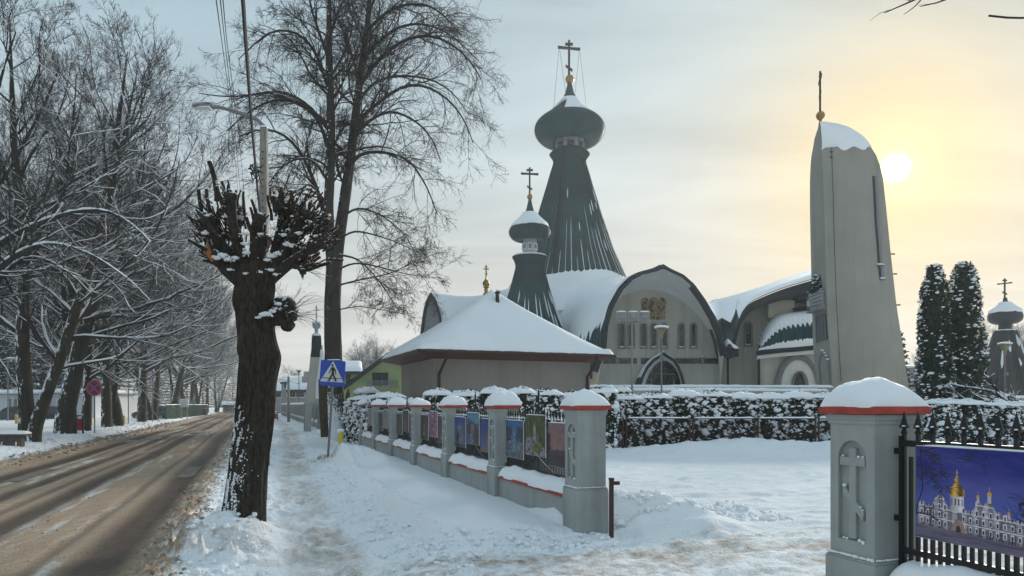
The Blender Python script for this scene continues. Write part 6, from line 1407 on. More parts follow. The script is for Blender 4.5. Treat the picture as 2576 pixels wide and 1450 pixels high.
stemB = bark_tube([Lp3(842, 700), Lp3(850, 620, 0.2), Lp3(862, 540, 0.4), Lp3(878, 430, 0.5), Lp3(892, 320, 0.5), Lp3(905, 200, 0.4), Lp3(925, 60, 0.3), Lp3(935, -80), Lp3(942, -220)], [0.30, 0.27, 0.25, 0.215, 0.18, 0.15, 0.115, 0.07, 0.02], 20, 80, 9, 0.06, 5)
SA_ = smooth_curve([Lp3(828, 600, -0.2), Lp3(826, 520, -0.3), Lp3(832, 400, -0.4), Lp3(832, 280, -0.5), Lp3(828, 150, -0.4), Lp3(828, 20, -0.3), Lp3(826, -120), Lp3(824, -260)], 40, 2); SB_ = smooth_curve([Lp3(850, 620, 0.2), Lp3(862, 540, 0.4), Lp3(878, 430, 0.5), Lp3(892, 320, 0.5), Lp3(905, 200, 0.4), Lp3(925, 60, 0.3), Lp3(935, -80), Lp3(942, -220)], 40, 2)
# the limbs one can follow in the photograph: arching up and out, then over
limbs = [
 ([(822, 560), (800, 480), (760, 385), (715, 335), (660, 320), (600, 345)], 0.12, -1.0),
 ([(825, 460), (805, 420), (775, 395), (725, 405), (690, 440), (660, 490)], 0.07, -1.6),
 ([(828, 385), (815, 330), (785, 275), (735, 250), (680, 250), (620, 285), (570, 330)], 0.10, -0.6),
 ([(828, 330), (800, 290), (760, 250), (700, 225), (640, 240), (560, 245), (500, 235)], 0.09, 0.8),
 ([(828, 230), (810, 170), (790, 120), (750, 80), (690, 72), (640, 110), (600, 150)], 0.09, -0.8),
 ([(828, 150), (805, 90), (785, 30), (770, -40), (750, -110)], 0.08, 0.6),
 ([(828, 100), (850, 30), (880, -30), (905, -100)], 0.07, -0.5),
 ([(905, 210), (880, 120), (850, 50), (825, -20)], 0.07, 0.8),
 ([(880, 420), (900, 385), (960, 380), (1030, 400), (1075, 470), (1100, 540)], 0.085, -0.8),
 ([(886, 350), (930, 300), (985, 275), (1050, 305), (1090, 350), (1110, 410)], 0.09, 1.0),
 ([(893, 310), (950, 260), (1010, 215), (1060, 210), (1120, 240), (1170, 300), (1190, 360)], 0.09, -1.2),
 ([(898, 260), (940, 205), (990, 190), (1080, 195), (1140, 230), (1180, 290)], 0.085, 1.4),
 ([(905, 215), (950, 150), (1010, 100), (1080, 85), (1140, 110), (1190, 160), (1210, 200)], 0.10, -0.9),
 ([(912, 150), (960, 95), (1015, 60), (1080, 60), (1140, 90), (1200, 150)], 0.085, 1.2),
 ([(922, 80), (970, 30), (1020, 10), (1075, 10), (1120, 40), (1160, 90)], 0.08, -1.2),
 ([(928, 30), (960, -40), (1010, -90), (1080, -110), (1140, -60)], 0.07, 0.9),
 ([(855, 600), (890, 580), (940, 590), (1000, 610), (1060, 640)], 0.05, -1.0),
 ([(848, 680), (890, 660), (950, 670), (1020, 690), (1090, 700)], 0.045, -0.8),
 ([(845, 720), (900, 705), (980, 690), (1040, 660), (1090, 640)], 0.045, 0.6),
 ([(845, 640), (900, 650), (940, 690), (970, 730), (1000, 780)], 0.05, -0.8),
 ([(850, 780), (900, 770), (960, 780), (1010, 790)], 0.03, -0.6),
 ([(862, 545), (900, 520), (960, 540), (1020, 590), (1050, 650)], 0.06, 1.2),
 ([(832, 470), (850, 440), (870, 420), (890, 440)], 0.06, 1.5),
 ([(828, 300), (860, 240), (900, 225), (940, 250)], 0.06, -1.8),
 ([(832, 400), (870, 370), (880, 350)], 0.07, 0.0),
 ([(826, 520), (790, 470), (770, 460), (740, 520), (720, 590)], 0.06, -1.8),
 ([(905, 200), (930, 120), (935, 60), (900, -20)], 0.06, -1.8),
 ([(828, 200), (870, 130), (890, 60), (870, -30)], 0.06, 2.0)]
LPt = []; LR = []
for pts, r0, dy in limbs:
    n = len(pts); P = smooth_curve(np.array([Lp3(u, v, dy*2.2*i/(n-1)) for i, (u, v) in enumerate(pts)]), 16, 2); LPt.append(P); LR.append(np.linspace(r0, r0*0.22, 16))
LPt, LR = np.array(LPt), np.array(LR)
extra = []      # limbs towards and away from the viewer fill the crown's depth
for S_, rr in ((SA_, 0.2), (SB_, 0.2)):
    Pm, Rm = spawn(S_[None], np.linspace(rr, 0.05, 40)[None], 18, 0.12, 0.95, 0.7, 1.2, 0.30, 0.5, 16, 0.10, np.linspace(0.10, -0.16, 16), 0.8, out=np.array((0, 0, 0.3))); extra.append((Pm, Rm))
L1P = np.concatenate([LPt]+[e[0] for e in extra]); L1R = np.concatenate([LR]+[e[1] for e in extra])
L2P, L2R = spawn(L1P, L1R, 15, 0.10, 1.0, 0.45, 1.0, 0.50, 0.55, 9, 0.13, np.linspace(0.04, -0.14, 9), 0.75, 0.010, up=0.15)
L3P, L3R = spawn(L2P, L2R, 10, 0.12, 1.0, 0.4, 1.0, 0.50, 0.60, 6, 0.16, np.linspace(0.0, -0.12, 6), 0.5, 0.0085)
L4P, L4R = spawn(L3P, L3R, 5, 0.2, 1.0, 0.4, 1.0, 0.60, 0.7, 3, 0.2, -0.03, 0.4, 0.0066)
tops = [tubes(SA_[None], np.linspace(0.2, 0.02, 40)[None], 8)]
crown = join([tubes(L1P, L1R, 7), tubes(L2P, L2R, 4), tubes(L3P, L3R, 3), tubes(L4P, L4R, 3)])
sn1 = snow_on(L1P, L1R, 0.62, 0.9, 0.62, seed=1); sn2 = snow_on(L2P, L2R, 0.6, 0.25, 0.7, 0.012, seed=2)
gs = np.random.default_rng(4); C = []; R_ = []
for S_, lo, hi in ((SA_, 0, 30), (SB_, 0, 20)):
    for q in gs.uniform(lo, hi, 170): i = int(q); p = S_[i]*(1-(q-i))+S_[min(i+1, 39)]*(q-i); rr = 0.19-0.1*q/39; C.append(p+np.array((-0.35*rr+gs.normal()*0.05 if S_ is SA_ else gs.normal()*0.06-0.08, -rr*0.9, 0))); R_.append(gs.uniform(0.02, 0.055))
keep = fbm(np.array(C)[:, 2]*0.9, np.zeros(len(C)), 3, 14) > 0.46
bl1 = blobs(np.array(C)[keep], np.array(R_)[keep], 1.2, seed=3)
trunk = join([trk, stemA, stemB])
V, Fq = trunk; mk('trunk', V, Fq, BARK, lin, smooth=True, world=False); V, Fq = crown; mk('crown', V, Fq, TWIG, lin, smooth=True, world=False)
V, Fq = join([tubes(sn1[0], sn1[1], 5), tubes(sn2[0], sn2[1], 3)]); mk('branch_snow', V, Fq, SNOW, lin, smooth=True, world=False, kind='stuff')
V, Fq = bl1; mk('trunk_snow', V, Fq, SNOW, lin, smooth=True, world=False, kind='stuff')
# ---------------------------------------------------------------- street trees across the road
def street_tree(name, seed, H, stems, spread, limb_n, dens=1.0, lean=(0, 0), snow=True, r0=0.42):
    global TR
    TR = np.random.default_rng(seed); root = thing(name, '', 'tree')
    tp = []; st = []
    for (bx, by, tx, ty, hh, rr) in stems:
        pts = [(bx, by, -0.2), (bx+0.03, by, 0.6), (bx+(tx-bx)*0.25, by+(ty-by)*0.25, hh*0.22), (bx+(tx-bx)*0.5+0.12*TR.normal(), by+(ty-by)*0.5, hh*0.42), (bx+(tx-bx)*0.75, by+(ty-by)*0.75, hh*0.68), (tx, ty, hh)]
        tp.append(bark_tube(pts, [rr*1.3, rr, rr*0.86, rr*0.68, rr*0.40, rr*0.06], 16, 54, seed, 0.07, 5)); st.append(smooth_curve(pts, 30, 3))
    P0 = np.array(st); R0 = np.array([np.interp(np.linspace(0, 1, 30), np.linspace(0, 1, 6), [s_[5]*1.3, s_[5], s_[5]*0.86, s_[5]*0.68, s_[5]*0.40, s_[5]*0.06]) for s_ in stems])
    # long low limbs that sweep out and turn up, then steeper ones above
    A, AR = spawn(P0, R0, limb_n, 0.20, 0.55, 0.85, 1.25, spread, 0.42, 14, 0.11, np.linspace(-0.01, 0.10, 14), 0.80, 0.03, up=0.1, tpow=0.2)
    B, BR = spawn(P0, R0, limb_n, 0.45, 0.97, 0.45, 0.85, spread*0.72, 0.50, 14, 0.10, np.linspace(0.02, 0.07, 14), 0.82, 0.022, up=0.3, tpow=0.35)
    P1 = np.concatenate([A, B]); R1 = np.concatenate([AR, BR])
    P2, R2 = spawn(P1, R1, int(12*dens), 0.14, 1.0, 0.4, 0.95, 0.46, 0.55, 8, 0.13, np.linspace(0, 0.09, 8), 0.75, 0.012, up=0.1)
    P3, R3 = spawn(P2, R2, int(10*dens), 0.15, 1.0, 0.4, 0.95, 0.48, 0.60, 5, 0.15, np.linspace(0, 0.12, 5), 0.6, 0.008)
    P4, R4 = spawn(P3, R3, 5, 0.2, 1.0, 0.35, 0.9, 0.60, 0.72, 3, 0.18, 0.12, 0.45, 0.0060)
    V, Fq = join(tp); mk('trunk', V, Fq, BARKG, root, smooth=True, world=False)
    V, Fq = join([tubes(P1, R1, 7), tubes(P2, R2, 4), tubes(P3, R3, 3), tubes(P4, R4, 3)]); mk('crown', V, Fq, TWIGS, root, smooth=True, world=False)
    s1 = snow_on(P1, R1, 0.90, 1.0, 1.05, 0.028, seed=seed); s2 = snow_on(P2, R2, 0.88, 0.95, 1.15, 0.018, seed=seed+1); s3 = snow_on(P3, R3, 0.85, 0.32, 1.1, 0.010, seed=seed+2)
    s0 = snow_on(*densify(P0, R0, 2), 0.97, 1.0, 0.25, seed=seed+3)
    V, Fq = join([tubes(*s1, 5), tubes(*s2, 4), tubes(*s3, 3)]); mk('branch_snow', V, Fq, SNOW, root, smooth=True, world=False, kind='stuff')
    return root
tA = street_tree('street_tree', 201, 18, [(-0.15, 0, -1.0, 0.3, 16.5, 0.24), (0.2, -0.1, 3.8, 0.6, 14.5, 0.20)], 0.52, 11, 1.0)
tB = street_tree('street_tree', 202, 19, [(0, 0, 2.6, 0.4, 17.5, 0.32), (0.3, 0.2, -0.8, 1.2, 15.5, 0.15)], 0.50, 12, 1.0)
tC = street_tree('street_tree', 203, 18, [(0, 0, 0.5, 0.0, 18.5, 0.28)], 0.56, 22, 1.0)
def place_tree(src, u, Y, z, sc, rz, label, used=set()):
    o = src if src.name not in used else copy_tree(src); used.add(src.name)
    x, y, _ = W(u, 0, Y); o.location = (x, y, z); o.scale = (sc, sc, sc); o.rotation_euler = (0, 0, rz); tag(o, label, 'tree', 'bare street trees across the road'); return o
place_tree(tA, 76, 27.5, 0.30, 1.0, 0.0, 'bare tree forking low into two dark trunks behind the concrete bench')
place_tree(tB, 158, 32.8, 0.30, 1.02, 0.1, 'stout leaning bare tree with snow on its boughs beside the red litter bin')
place_tree(tC, 216, 37.5, 0.30, 0.72, 0.9, 'thin leaning snow-plastered tree right behind the no-stopping sign')
place_tree(tA, 268, 45.0, 0.30, 1.08, 2.2, 'twin-trunked dark tree between two pairs of yellow bollards')
place_tree(tB, 296, 47.0, 0.30, 1.0, 3.6, 'dark bare tree beside the twin-trunked tree near the yellow bollards')
place_tree(tC, 356, 57.0, 0.30, 1.05, 1.0, 'straight bare tree with snowy branch stub beside the car at the green fence')
place_tree(tA, 384, 64.0, 0.30, 1.0, 4.0, 'bare tree with banded trunk in front of the car by the green fence')
for i, (u, Y, src) in enumerate(((432, 78, tB), (455, 88, tC), (478, 98, tA), (498, 110, tB), (520, 124, tC), (545, 140, tA))):
    place_tree(src, u, Y, 0.2, 1.0, 1.3*i+0.5, 'bare snowy tree in the far row behind the green board fence')
for i, (u, Y, src, sc) in enumerate(((-60, 44, tC, 1.05), (20, 88, tB, 1.15), (110, 92, tC, 1.2), (190, 90, tA, 1.15), (-120, 88, tA, 1.2), (60, 100, tC, 1.25), (150, 104, tB, 1.2), (250, 98, tC, 1.1))):
    o = place_tree(src, u, Y, 0.1, sc, 2.0*i+0.3, 'tall bare tree standing behind the parked cars and the white building' if Y > 50 else 'bare tree near the parked cars beside the bench'); o['group'] = 'bare trees behind the cars'
for i, (u, Y, src, sc, lb) in enumerate(((905, 118, tC, 0.62, 'small bare tree behind the roof of the green house'), (945, 122, tC, 0.70, 'larger bare tree behind the roof of the green house'), (735, 150, tC, 0.5, 'small far tree behind the snowy house roofs beyond the fence'), (2470, 110, tC, 0.75, 'far bare tree behind the small onion-domed chapel'), (2575, 112, tC, 0.82, 'taller far bare tree behind the small onion-domed chapel'))):
    o = place_tree(src, u, Y, 0.0, sc, 1.1*i, lb); o['group'] = 'far bare trees behind buildings'
x, y, _ = W(2306, 0, 150); o = copy_tree(tC); o.location = (x, y, 0); o.scale = (0.28, 0.28, 0.62); tag(o, 'slim far poplar-like tree above the outbuilding roof', 'tree', 'far bare trees behind buildings')
# a tree just outside the frame on the left whose snow-laden boughs reach in
TR = np.random.default_rng(51); bX, bY, _ = W(-95, 0, 25.0); bt = thing('street_tree', 'low snow-laden boughs of a tree reaching in above the concrete bench', 'tree', (bX, bY, 0.25), group='bare street trees across the road')
def Bp3(u, v, Y=25.0): return np.array(W(u, v, Y))-np.array((bX, bY, 0.25))
V, Fq = bark_tube([(0, 0, -0.2), (0.05, 0, 1.5), (0.0, 0.05, 4.0), (-0.2, 0.1, 7.0), (-0.3, 0.1, 11.0), (-0.2, 0, 15.0)], [0.40, 0.32, 0.28, 0.22, 0.13, 0.02], 20, 60, 6, 0.07, 5); mk('trunk', V, Fq, BARKG, bt, smooth=True, world=False)
bl_ = [([(-95, 700), (-40, 640), (20, 600), (100, 560), (190, 530), (270, 525), (330, 560), (380, 610)], 0.13, -1.0), ([(-95, 760), (-20, 690), (40, 640), (110, 610), (180, 620), (250, 650), (320, 700)], 0.12, -2.0), ([(-95, 640), (-30, 590), (50, 540), (130, 515), (220, 470), (300, 420)], 0.11, 1.0), ([(-95, 820), (-30, 740), (40, 655), (90, 640), (170, 680), (230, 740)], 0.10, 0.5), ([(-98, 560), (-40, 500), (20, 440), (60, 360), (110, 270), (150, 170)], 0.10, 0.8), ([(-98, 480), (-60, 380), (-20, 280), (10, 170), (40, 80)], 0.10, -0.8)]
P1 = []; R1 = []
for pts, r0, dy in bl_: n = len(pts); P1.append(smooth_curve(np.array([Bp3(u, v, 25.0+dy*i/(n-1)) for i, (u, v) in enumerate(pts)]), 18, 2)); R1.append(np.linspace(r0, 0.022, 18))
P1, R1 = np.array(P1), np.array(R1); P2, R2 = spawn(P1, R1, 16, 0.15, 1.0, 0.4, 1.0, 0.30, 0.55, 9, 0.13, np.linspace(0, 0.08, 9), 0.75, 0.012, up=0.1); P3, R3 = spawn(P2, R2, 8, 0.15, 1.0, 0.4, 0.95, 0.48, 0.6, 5, 0.15, 0.08, 0.6, 0.007); P4, R4 = spawn(P3, R3, 4, 0.2, 1.0, 0.35, 0.9, 0.6, 0.72, 3, 0.18, 0.1, 0.45, 0.0055)
V, Fq = join([tubes(P1, R1, 8), tubes(P2, R2, 5), tubes(P3, R3, 3), tubes(P4, R4, 3)]); mk('crown', V, Fq, TWIGS, bt, smooth=True, world=False)
V, Fq = join([tubes(*snow_on(*densify(P1, R1, 3), 0.88, 1.0, 1.0, 0.03, 1), 6), tubes(*snow_on(P2, R2, 0.88, 0.95, 1.15, 0.018, 2), 4), tubes(*snow_on(P3, R3, 0.85, 0.5, 1.1, 0.010, 3), 3)]); mk('branch_snow', V, Fq, SNOW, bt, smooth=True, world=False, kind='stuff')
# small snowy fruit tree on the right, behind the railings
TR = np.random.default_rng(31); fr = thing('fruit_tree', 'low gnarled fruit tree with snow on its branches behind the right railing', 'tree', (*W(2548, 0, 27)[:2], 0))
pts = [(0, 0, -0.1), (0.05, 0, 0.8), (-0.10, 0, 1.6), (-0.05, 0.1, 2.0)]; P0 = smooth_curve(pts, 16, 2)[None]; R0 = np.linspace(0.15, 0.11, 16)[None]
P1, R1 = spawn(P0, R0, 9, 0.65, 1.0, 0.8, 1.3, 0.95, 0.7, 12, 0.16, np.linspace(0.05, -0.02, 12), 0.7, 0.03, tpow=0.0); P2, R2 = spawn(P1, R1, 8, 0.2, 1.0, 0.5, 1.1, 0.45, 0.6, 7, 0.2, 0.05, 0.7, 0.010); P3, R3 = spawn(P2, R2, 7, 0.1, 1.0, 0.4, 1.0, 0.5, 0.6, 5, 0.2, 0.03, 0.6, 0.006)
V, Fq = tubes(P0, R0, 12); mk('trunk', V, Fq, BARKG, fr, smooth=True, world=False); V, Fq = join([tubes(P1, R1, 6), tubes(P2, R2, 4), tubes(P3, R3, 3)]); mk('crown', V, Fq, TWIGS, fr, smooth=True, world=False)
V, Fq = join([tubes(*snow_on(P1, R1, 0.9, 1, 1.0, 0.03, 1), 5), tubes(*snow_on(P2, R2, 0.9, 0.8, 1.0, 0.012, 2), 4)]); mk('branch_snow', V, Fq, SNOW, fr, smooth=True, world=False, kind='stuff')
# tree standing outside the frame on the right: two of its boughs reach into the picture
TR = np.random.default_rng(41); rt = thing('maple_tree', 'bare twigs of a tree hanging into view above the bell tower', 'tree', (7.6, 7.4, 0))
def Rp3(u, v, Y): return np.array(W(u, v, Y))-np.array((7.6, 7.4, 0))
pts = [(0, 0, -0.1), (0.05, 0, 2.0), (0.0, 0.1, 4.2), (-0.1, 0.1, 6.5)]; trkR = bark_tube(pts, [0.26, 0.20, 0.16, 0.08], 20, 40, 3, 0.06, 5)
bo = np.array([smooth_curve([(0, 0.1, 5.2), Rp3(2560, -160, 8.4), Rp3(2430, -45, 8.2), Rp3(2330, -20, 8.1), Rp3(2280, 15, 8.0), Rp3(2225, 33, 8.0)], 16, 1), smooth_curve([(0, 0.1, 4.4), Rp3(2640, 20, 7.6), Rp3(2600, 46, 7.4), Rp3(2560, 48, 7.3), Rp3(2525, 45, 7.2), Rp3(2488, 40, 7.2)], 16, 1), smooth_curve([(0, 0.1, 5.6), Rp3(2500, -120, 8.4), Rp3(2420, -10, 8.2), Rp3(2370, 4, 8.1), Rp3(2345, 12, 8.1), Rp3(2315, 17, 8.0)], 16, 1)])
br = np.array([np.linspace(0.07, 0.005, 16), np.concatenate([np.linspace(0.06, 0.011, 8), np.full(8, 0.010)]), np.linspace(0.06, 0.004, 16)])
tw, twr = spawn(bo[[0, 2]], br[[0, 2]], 7, 0.5, 1.0, 0.4, 1.0, 0.09, 0.7, 5, 0.15, 0.0, 0.6, 0.0035)
V, Fq = trkR; mk('trunk', V, Fq, BARK, rt, smooth=True, world=False); V, Fq = join([tubes(bo, br, 6), tubes(tw, twr, 4)]); mk('crown', V, Fq, TWIG, rt, smooth=True, world=False)
# ---------------------------------------------------------------- conifers
def columnar(u, Y, vt, label, seed, rpx):
    x, y, zt = W(u, vt, Y); r = thing('arborvitae', label, 'tree', (x, y, 0), group='tall columnar evergreens'); g_ = np.random.default_rng(seed)
    hs = [0, 0.06, 0.15, 0.35, 0.6, 0.85, 1.0]; rs = [0.34, 0.52, 0.72, 0.86, 1.0, 0.96, 0.85]
    n = 9000; q = g_.random(n)**0.8; a = g_.uniform(0, 2*math.pi, n); rad = np.interp(q, hs, rs)*rpx*pxl(Y)
    lump = 0.80+0.45*fbm(np.cos(a)*1.8+seed, q*11+np.sin(a)*1.8, 3, seed); rr = rad*lump*np.sqrt(g_.uniform(0.35, 1.0, n)); P = np.stack([rr*np.cos(a), rr*np.sin(a), zt*(1-q)], -1)
    V, Fq = leaf_quads(P, 0.085, seed); core = MB().lathe([(max(0.02, np.interp(k_, hs, rs)*rpx*pxl(Y)*0.62), zt*(1-k_)) for k_ in np.linspace(1, 0.01, 24)], (0, 0, 0), 12)
    mk('crown', V, Fq, LEAF, r, world=False); core.build('inner_foliage', LEAF, r, world=False)
    MB().tube([(0, 0, -0.1), (0, 0, zt*0.9)], [0.12, 0.02], 7).build('trunk', BARKG, r, world=False)
    m_ = 1500; q = g_.random(m_); a = g_.uniform(0, 2*math.pi, m_); rad = np.interp(q, hs, rs)*rpx*pxl(Y); lump = 0.80+0.45*fbm(np.cos(a)*1.8+seed, q*11+np.sin(a)*1.8, 3, seed); den = fbm(np.cos(a)*3+q*9, np.sin(a)*3+q*14, 3, seed+1); keep = den > 0.50
    P = np.stack([rad*lump*np.cos(a), rad*lump*np.sin(a), zt*(1-q)], -1)[keep]; rr_ = g_.gamma(1.6, 0.022, len(P))+0.012
    P = np.concatenate([P, [(0, 0, zt+0.02), (0.06, 0, zt-0.03)]]); rr_ = np.concatenate([rr_, [0.16, 0.13]]); V, Fq = blobs(P, rr_, 0.5, seed=seed, jit=0.3); mk('clinging_snow', V, Fq, SNOW, r, smooth=True, world=False, kind='stuff')
columnar(2351, 31.0, 668, 'columnar evergreen with snowy tufts, the slimmer one next to the bell tower', 11, 42)
columnar(2424, 32.0, 662, 'columnar evergreen with snowy tufts, the fuller one on the chapel side', 12, 50)
def spruce(u, Y, H, rb, label, seed, tiers=16, name='spruce_tree', dens=1.0, group='spruces'):
    x, y, _ = W(u, 0, Y); r = thing(name, label, 'tree', (x, y, 0), group=group); g_ = np.random.default_rng(seed); segs = []; rad = []; lv = []; sn = []
    for i in range(tiers):
        q = (i+0.5)/tiers; z = H*(0.08+0.9*q); Lb = rb*(1-q)**0.85+0.12; nb = int(9+4*(1-q))
        for j in range(nb):
            a = 2*math.pi*j/nb+g_.uniform(-0.3, 0.3)+i; L_ = Lb*g_.uniform(0.75, 1.1); s_ = np.linspace(0, 1, 6); zz = z-0.28*L_*s_**1.2+0.16*L_*s_**3+g_.uniform(-0.1, 0.1); P = np.stack([L_*s_*math.cos(a), L_*s_*math.sin(a), zz], -1); segs.append(P); rad.append(np.linspace(0.025, 0.006, 6))
            m_ = int(max(6, 26*L_*dens)); k_ = g_.uniform(0.08, 1.0, m_); c = np.stack([np.interp(k_, s_, P[:, c_]) for c_ in range(3)], -1)+g_.normal(size=(m_, 3))*np.array((0.10, 0.10, 0.05))*(0.4+0.6*L_); c[:, 2] -= 0.05*g_.random(m_); lv.append(c)
            k_ = g_.uniform(0.3, 1.0, max(2, int(4*L_))); sn.append(np.stack([np.interp(k_, s_, P[:, c_]) for c_ in range(3)], -1)+np.array((0, 0, 0.06)))
    V, Fq = tubes(np.array(segs), np.array(rad), 3); Vl, Fl = leaf_quads(np.concatenate(lv), 0.13, seed); mk('crown', np.concatenate([V, Vl]), [Fq, Fl+len(V)], NEEDLE, r, world=False)
    MB().tube([(0, 0, -0.1), (0, 0, H)], [0.18, 0.01], 7).build('trunk', BARKG, r, world=False); V, Fq = blobs(np.concatenate(sn), np.random.default_rng(seed).uniform(0.03, 0.11, sum(len(s_) for s_ in sn)), 0.4, seed=seed); mk('clinging_snow', V, Fq, SNOW, r, smooth=True, world=False, kind='stuff'); return r
spruce(2262, 50, 7.0, 1.3, 'spruce half hidden behind the right edge of the bell tower', 5)
p = left_pt(0.45, 745, 0.25); sm = spruce(2070, 45, 1.1, 0.28, 'little fir in the planter on the bell tower balcony', 6, 8, 'potted_fir', 2.0); sm.location = tuple(p+np.array((0, 0, 0.35)))
if 'group' in sm: del sm['group']
sp0 = spruce(60, 82, 17, 3.2, 'dark tall spruce behind the bare trees and the white building', 7, 20, dens=0.55, group='dark spruces behind the street trees')
for i, (u, Y, sc) in enumerate(((20, 78, 1.05), (105, 88, 1.15), (150, 84, 1.0), (190, 96, 1.1), (245, 100, 1.0), (-30, 85, 1.1), (300, 118, 0.9), (345, 130, 0.95), (400, 150, 0.85), (700, 150, 0.36), (712, 152, 0.3))):
    o = copy_tree(sp0); o.location = W(u, HV, Y)[:2]+(0,); o.scale = (sc, sc, sc); o.rotation_euler = (0, 0, i*1.3)
    if u > 600: o['label'] = 'small far spruce near the end of the fence'; o['group'] = 'small far spruces'
for u, Y, sc in ((430, 175, 0.9), (470, 180, 0.8), (510, 185, 0.85), (550, 190, 0.8), (585, 195, 0.75), (620, 190, 0.7), (370, 172, 0.9)):
    o = copy_tree(sp0); o.location = W(u, HV, Y)[:2]+(0,); o.scale = (sc*1.3, sc*1.3, sc); o.rotation_euler = (0, 0, u); o['label'] = 'far dark spruce closing the end of the road'; o['group'] = 'spruces at the end of the road'
# ================================================================ POLLARDED TREE
PY = 9.5; kp = PY/F
pol = thing('pollard_tree', 'pollarded tree with thick dark trunk and knobbly head of cut stubs by the road', 'tree', (W(612, 0, PY)[0], PY, 0.0))
pw = np.array(pol.location)
def Pp(u, v, dy=0.0): x, y, z = W(u, v, PY); return np.array((x, y+dy, z))-pw
tv = [1400, 1350, 1300, 1200, 1100, 1000, 900, 850, 800, 740, 690, 660]
tu = [605, 607, 612, 622, 633, 643, 650, 645, 641, 640, 640, 641]; tr_ = [75, 62, 54, 51, 51, 51.5, 52, 51, 50, 51, 53, 40]
tr_ = [r*0.90 for r in tr_]
V, Fq = bark_tube([Pp(u, v) for u, v in zip(tu, tv)], [r*kp for r in tr_], 170, 300, 21, 0.13, 17)
# swellings on the trunk
for (u, v, dx, rr, am) in ((700, 900, 0.9, 0.20, 0.05), (597, 880, -0.9, 0.10, 0.03), (592, 760, -1, 0.12, 0.03), (695, 690, 0.8, 0.16, 0.05)):
    c = Pp(u, v, -0.05); d = np.linalg.norm(V-c, axis=1); ax_ = Pp(645, v); o_ = V-ax_; o_[:, 2] = 0; V = V+nrm(o_)*(am*np.exp(-(d/rr)**2))[:, None]
mk('trunk', V, Fq, BARKP, pol, smooth=True, world=False)
PR = np.random.default_rng(5)
limbs_ = [([(618, 720), (585, 660), (556, 610), (540, 565)], 24, 15, -0.10), ([(625, 705), (598, 640), (580, 575), (572, 520)], 22, 13, 0.15), ([(630, 700), (612, 630), (606, 570), (618, 520)], 18, 11, -0.25),
          ([(648, 700), (650, 640), (655, 590), (668, 565)], 22, 15, -0.15), ([(640, 700), (640, 650), (645, 600)], 28, 22, 0.10), ([(665, 700), (690, 640), (702, 580), (706, 530)], 20, 12, 0.05), ([(672, 705), (715, 645), (752, 590), (778, 548)], 24, 13, -0.10),
          ([(676, 700), (730, 650), (782, 612), (820, 590)], 22, 12, 0.15), ([(680, 705), (735, 668), (790, 640), (826, 628)], 18, 10, -0.20), ([(686, 695), (720, 672), (752, 668), (772, 690)], 15, 8, -0.10), ([(612, 715), (575, 680), (560, 655)], 20, 14, -0.15), ([(668, 700), (700, 620), (735, 560), (745, 510)], 18, 10, 0.30), ([(622, 705), (570, 640), (530, 590), (515, 560)], 18, 10, 0.30)]
LPp = []; LRp = []; lm_parts = []; stubs = []; snC = []; snR = []
for pts, r0, r1, dy in limbs_:
    n = len(pts); lim = smooth_curve([Pp(u, v, dy*1.8*i/(n-1)) for i, (u, v) in enumerate(pts)], 26, 2)
    rad = np.linspace(r0, r1, 26)*kp*0.86; Vb, Fb = bark_tube(lim, rad, 22, 40, int(r0*7+pts[0][0]), 0.10, 6); lm_parts.append((Vb, Fb)); LPp.append(lim); LRp.append(rad)
    # knob at the end
    e = lim[-1]; kv, kf = ICO3; kk = kv*(r1*1.05*kp)*(0.8+0.5*fbm(kv[:, 0]*3+pts[0][0], kv[:, 1]*3+kv[:, 2]*2, 3, 5))[:, None]+e; lm_parts.append((kk, np.concatenate([kf, kf[:, :1]], 1)))
    for i in range(2, 24, 3):
        T_ = nrm(lim[min(i+1, 25)]-lim[i-1])
        for _ in range(3):
            if abs(T_[2]) < 0.93 and PR.random() < 0.55: snC.append(lim[i]+np.array((PR.normal()*0.02, PR.normal()*0.02, rad[i]*0.92))); snR.append(rad[i]*PR.uniform(0.2, 0.5))
def stub(p, d, L, r): stubs.append((p, d, L, r))
for li, ((pts, r0, r1, dy), lim, rad) in enumerate(zip(limbs_, LPp, LRp)):
    side = -1 if pts[-1][0] < 640 else 1; tip = lim[-1]; outd = nrm(np.array((tip[0]-Pp(645, 690)[0], 0.8*(tip[1]), max(0.05, tip[2]-3.2))))
    cnt = 44 if side > 0 else 38
    if li in (3, 4): cnt = 20
    for _ in range(cnt):
        q = PR.uniform(0.35, 1.02); i = int(min(q, 0.999)*25); p = lim[i]; d = nrm(outd*1.1+PR.normal(size=3)*np.array((0.50, 0.60, 0.42))+np.array((0.35*side, 0, 0.22)))
        big = PR.random(); L_ = PR.uniform(0.12, 0.27)+0.10*(big > 0.85); r = PR.uniform(0.009, 0.018)+(0.016*PR.random() if big > 0.70 else 0); stub(p+nrm(d)*rad[i]*0.5, d, L_*(0.75 if q < 0.6 else 1.0), r)
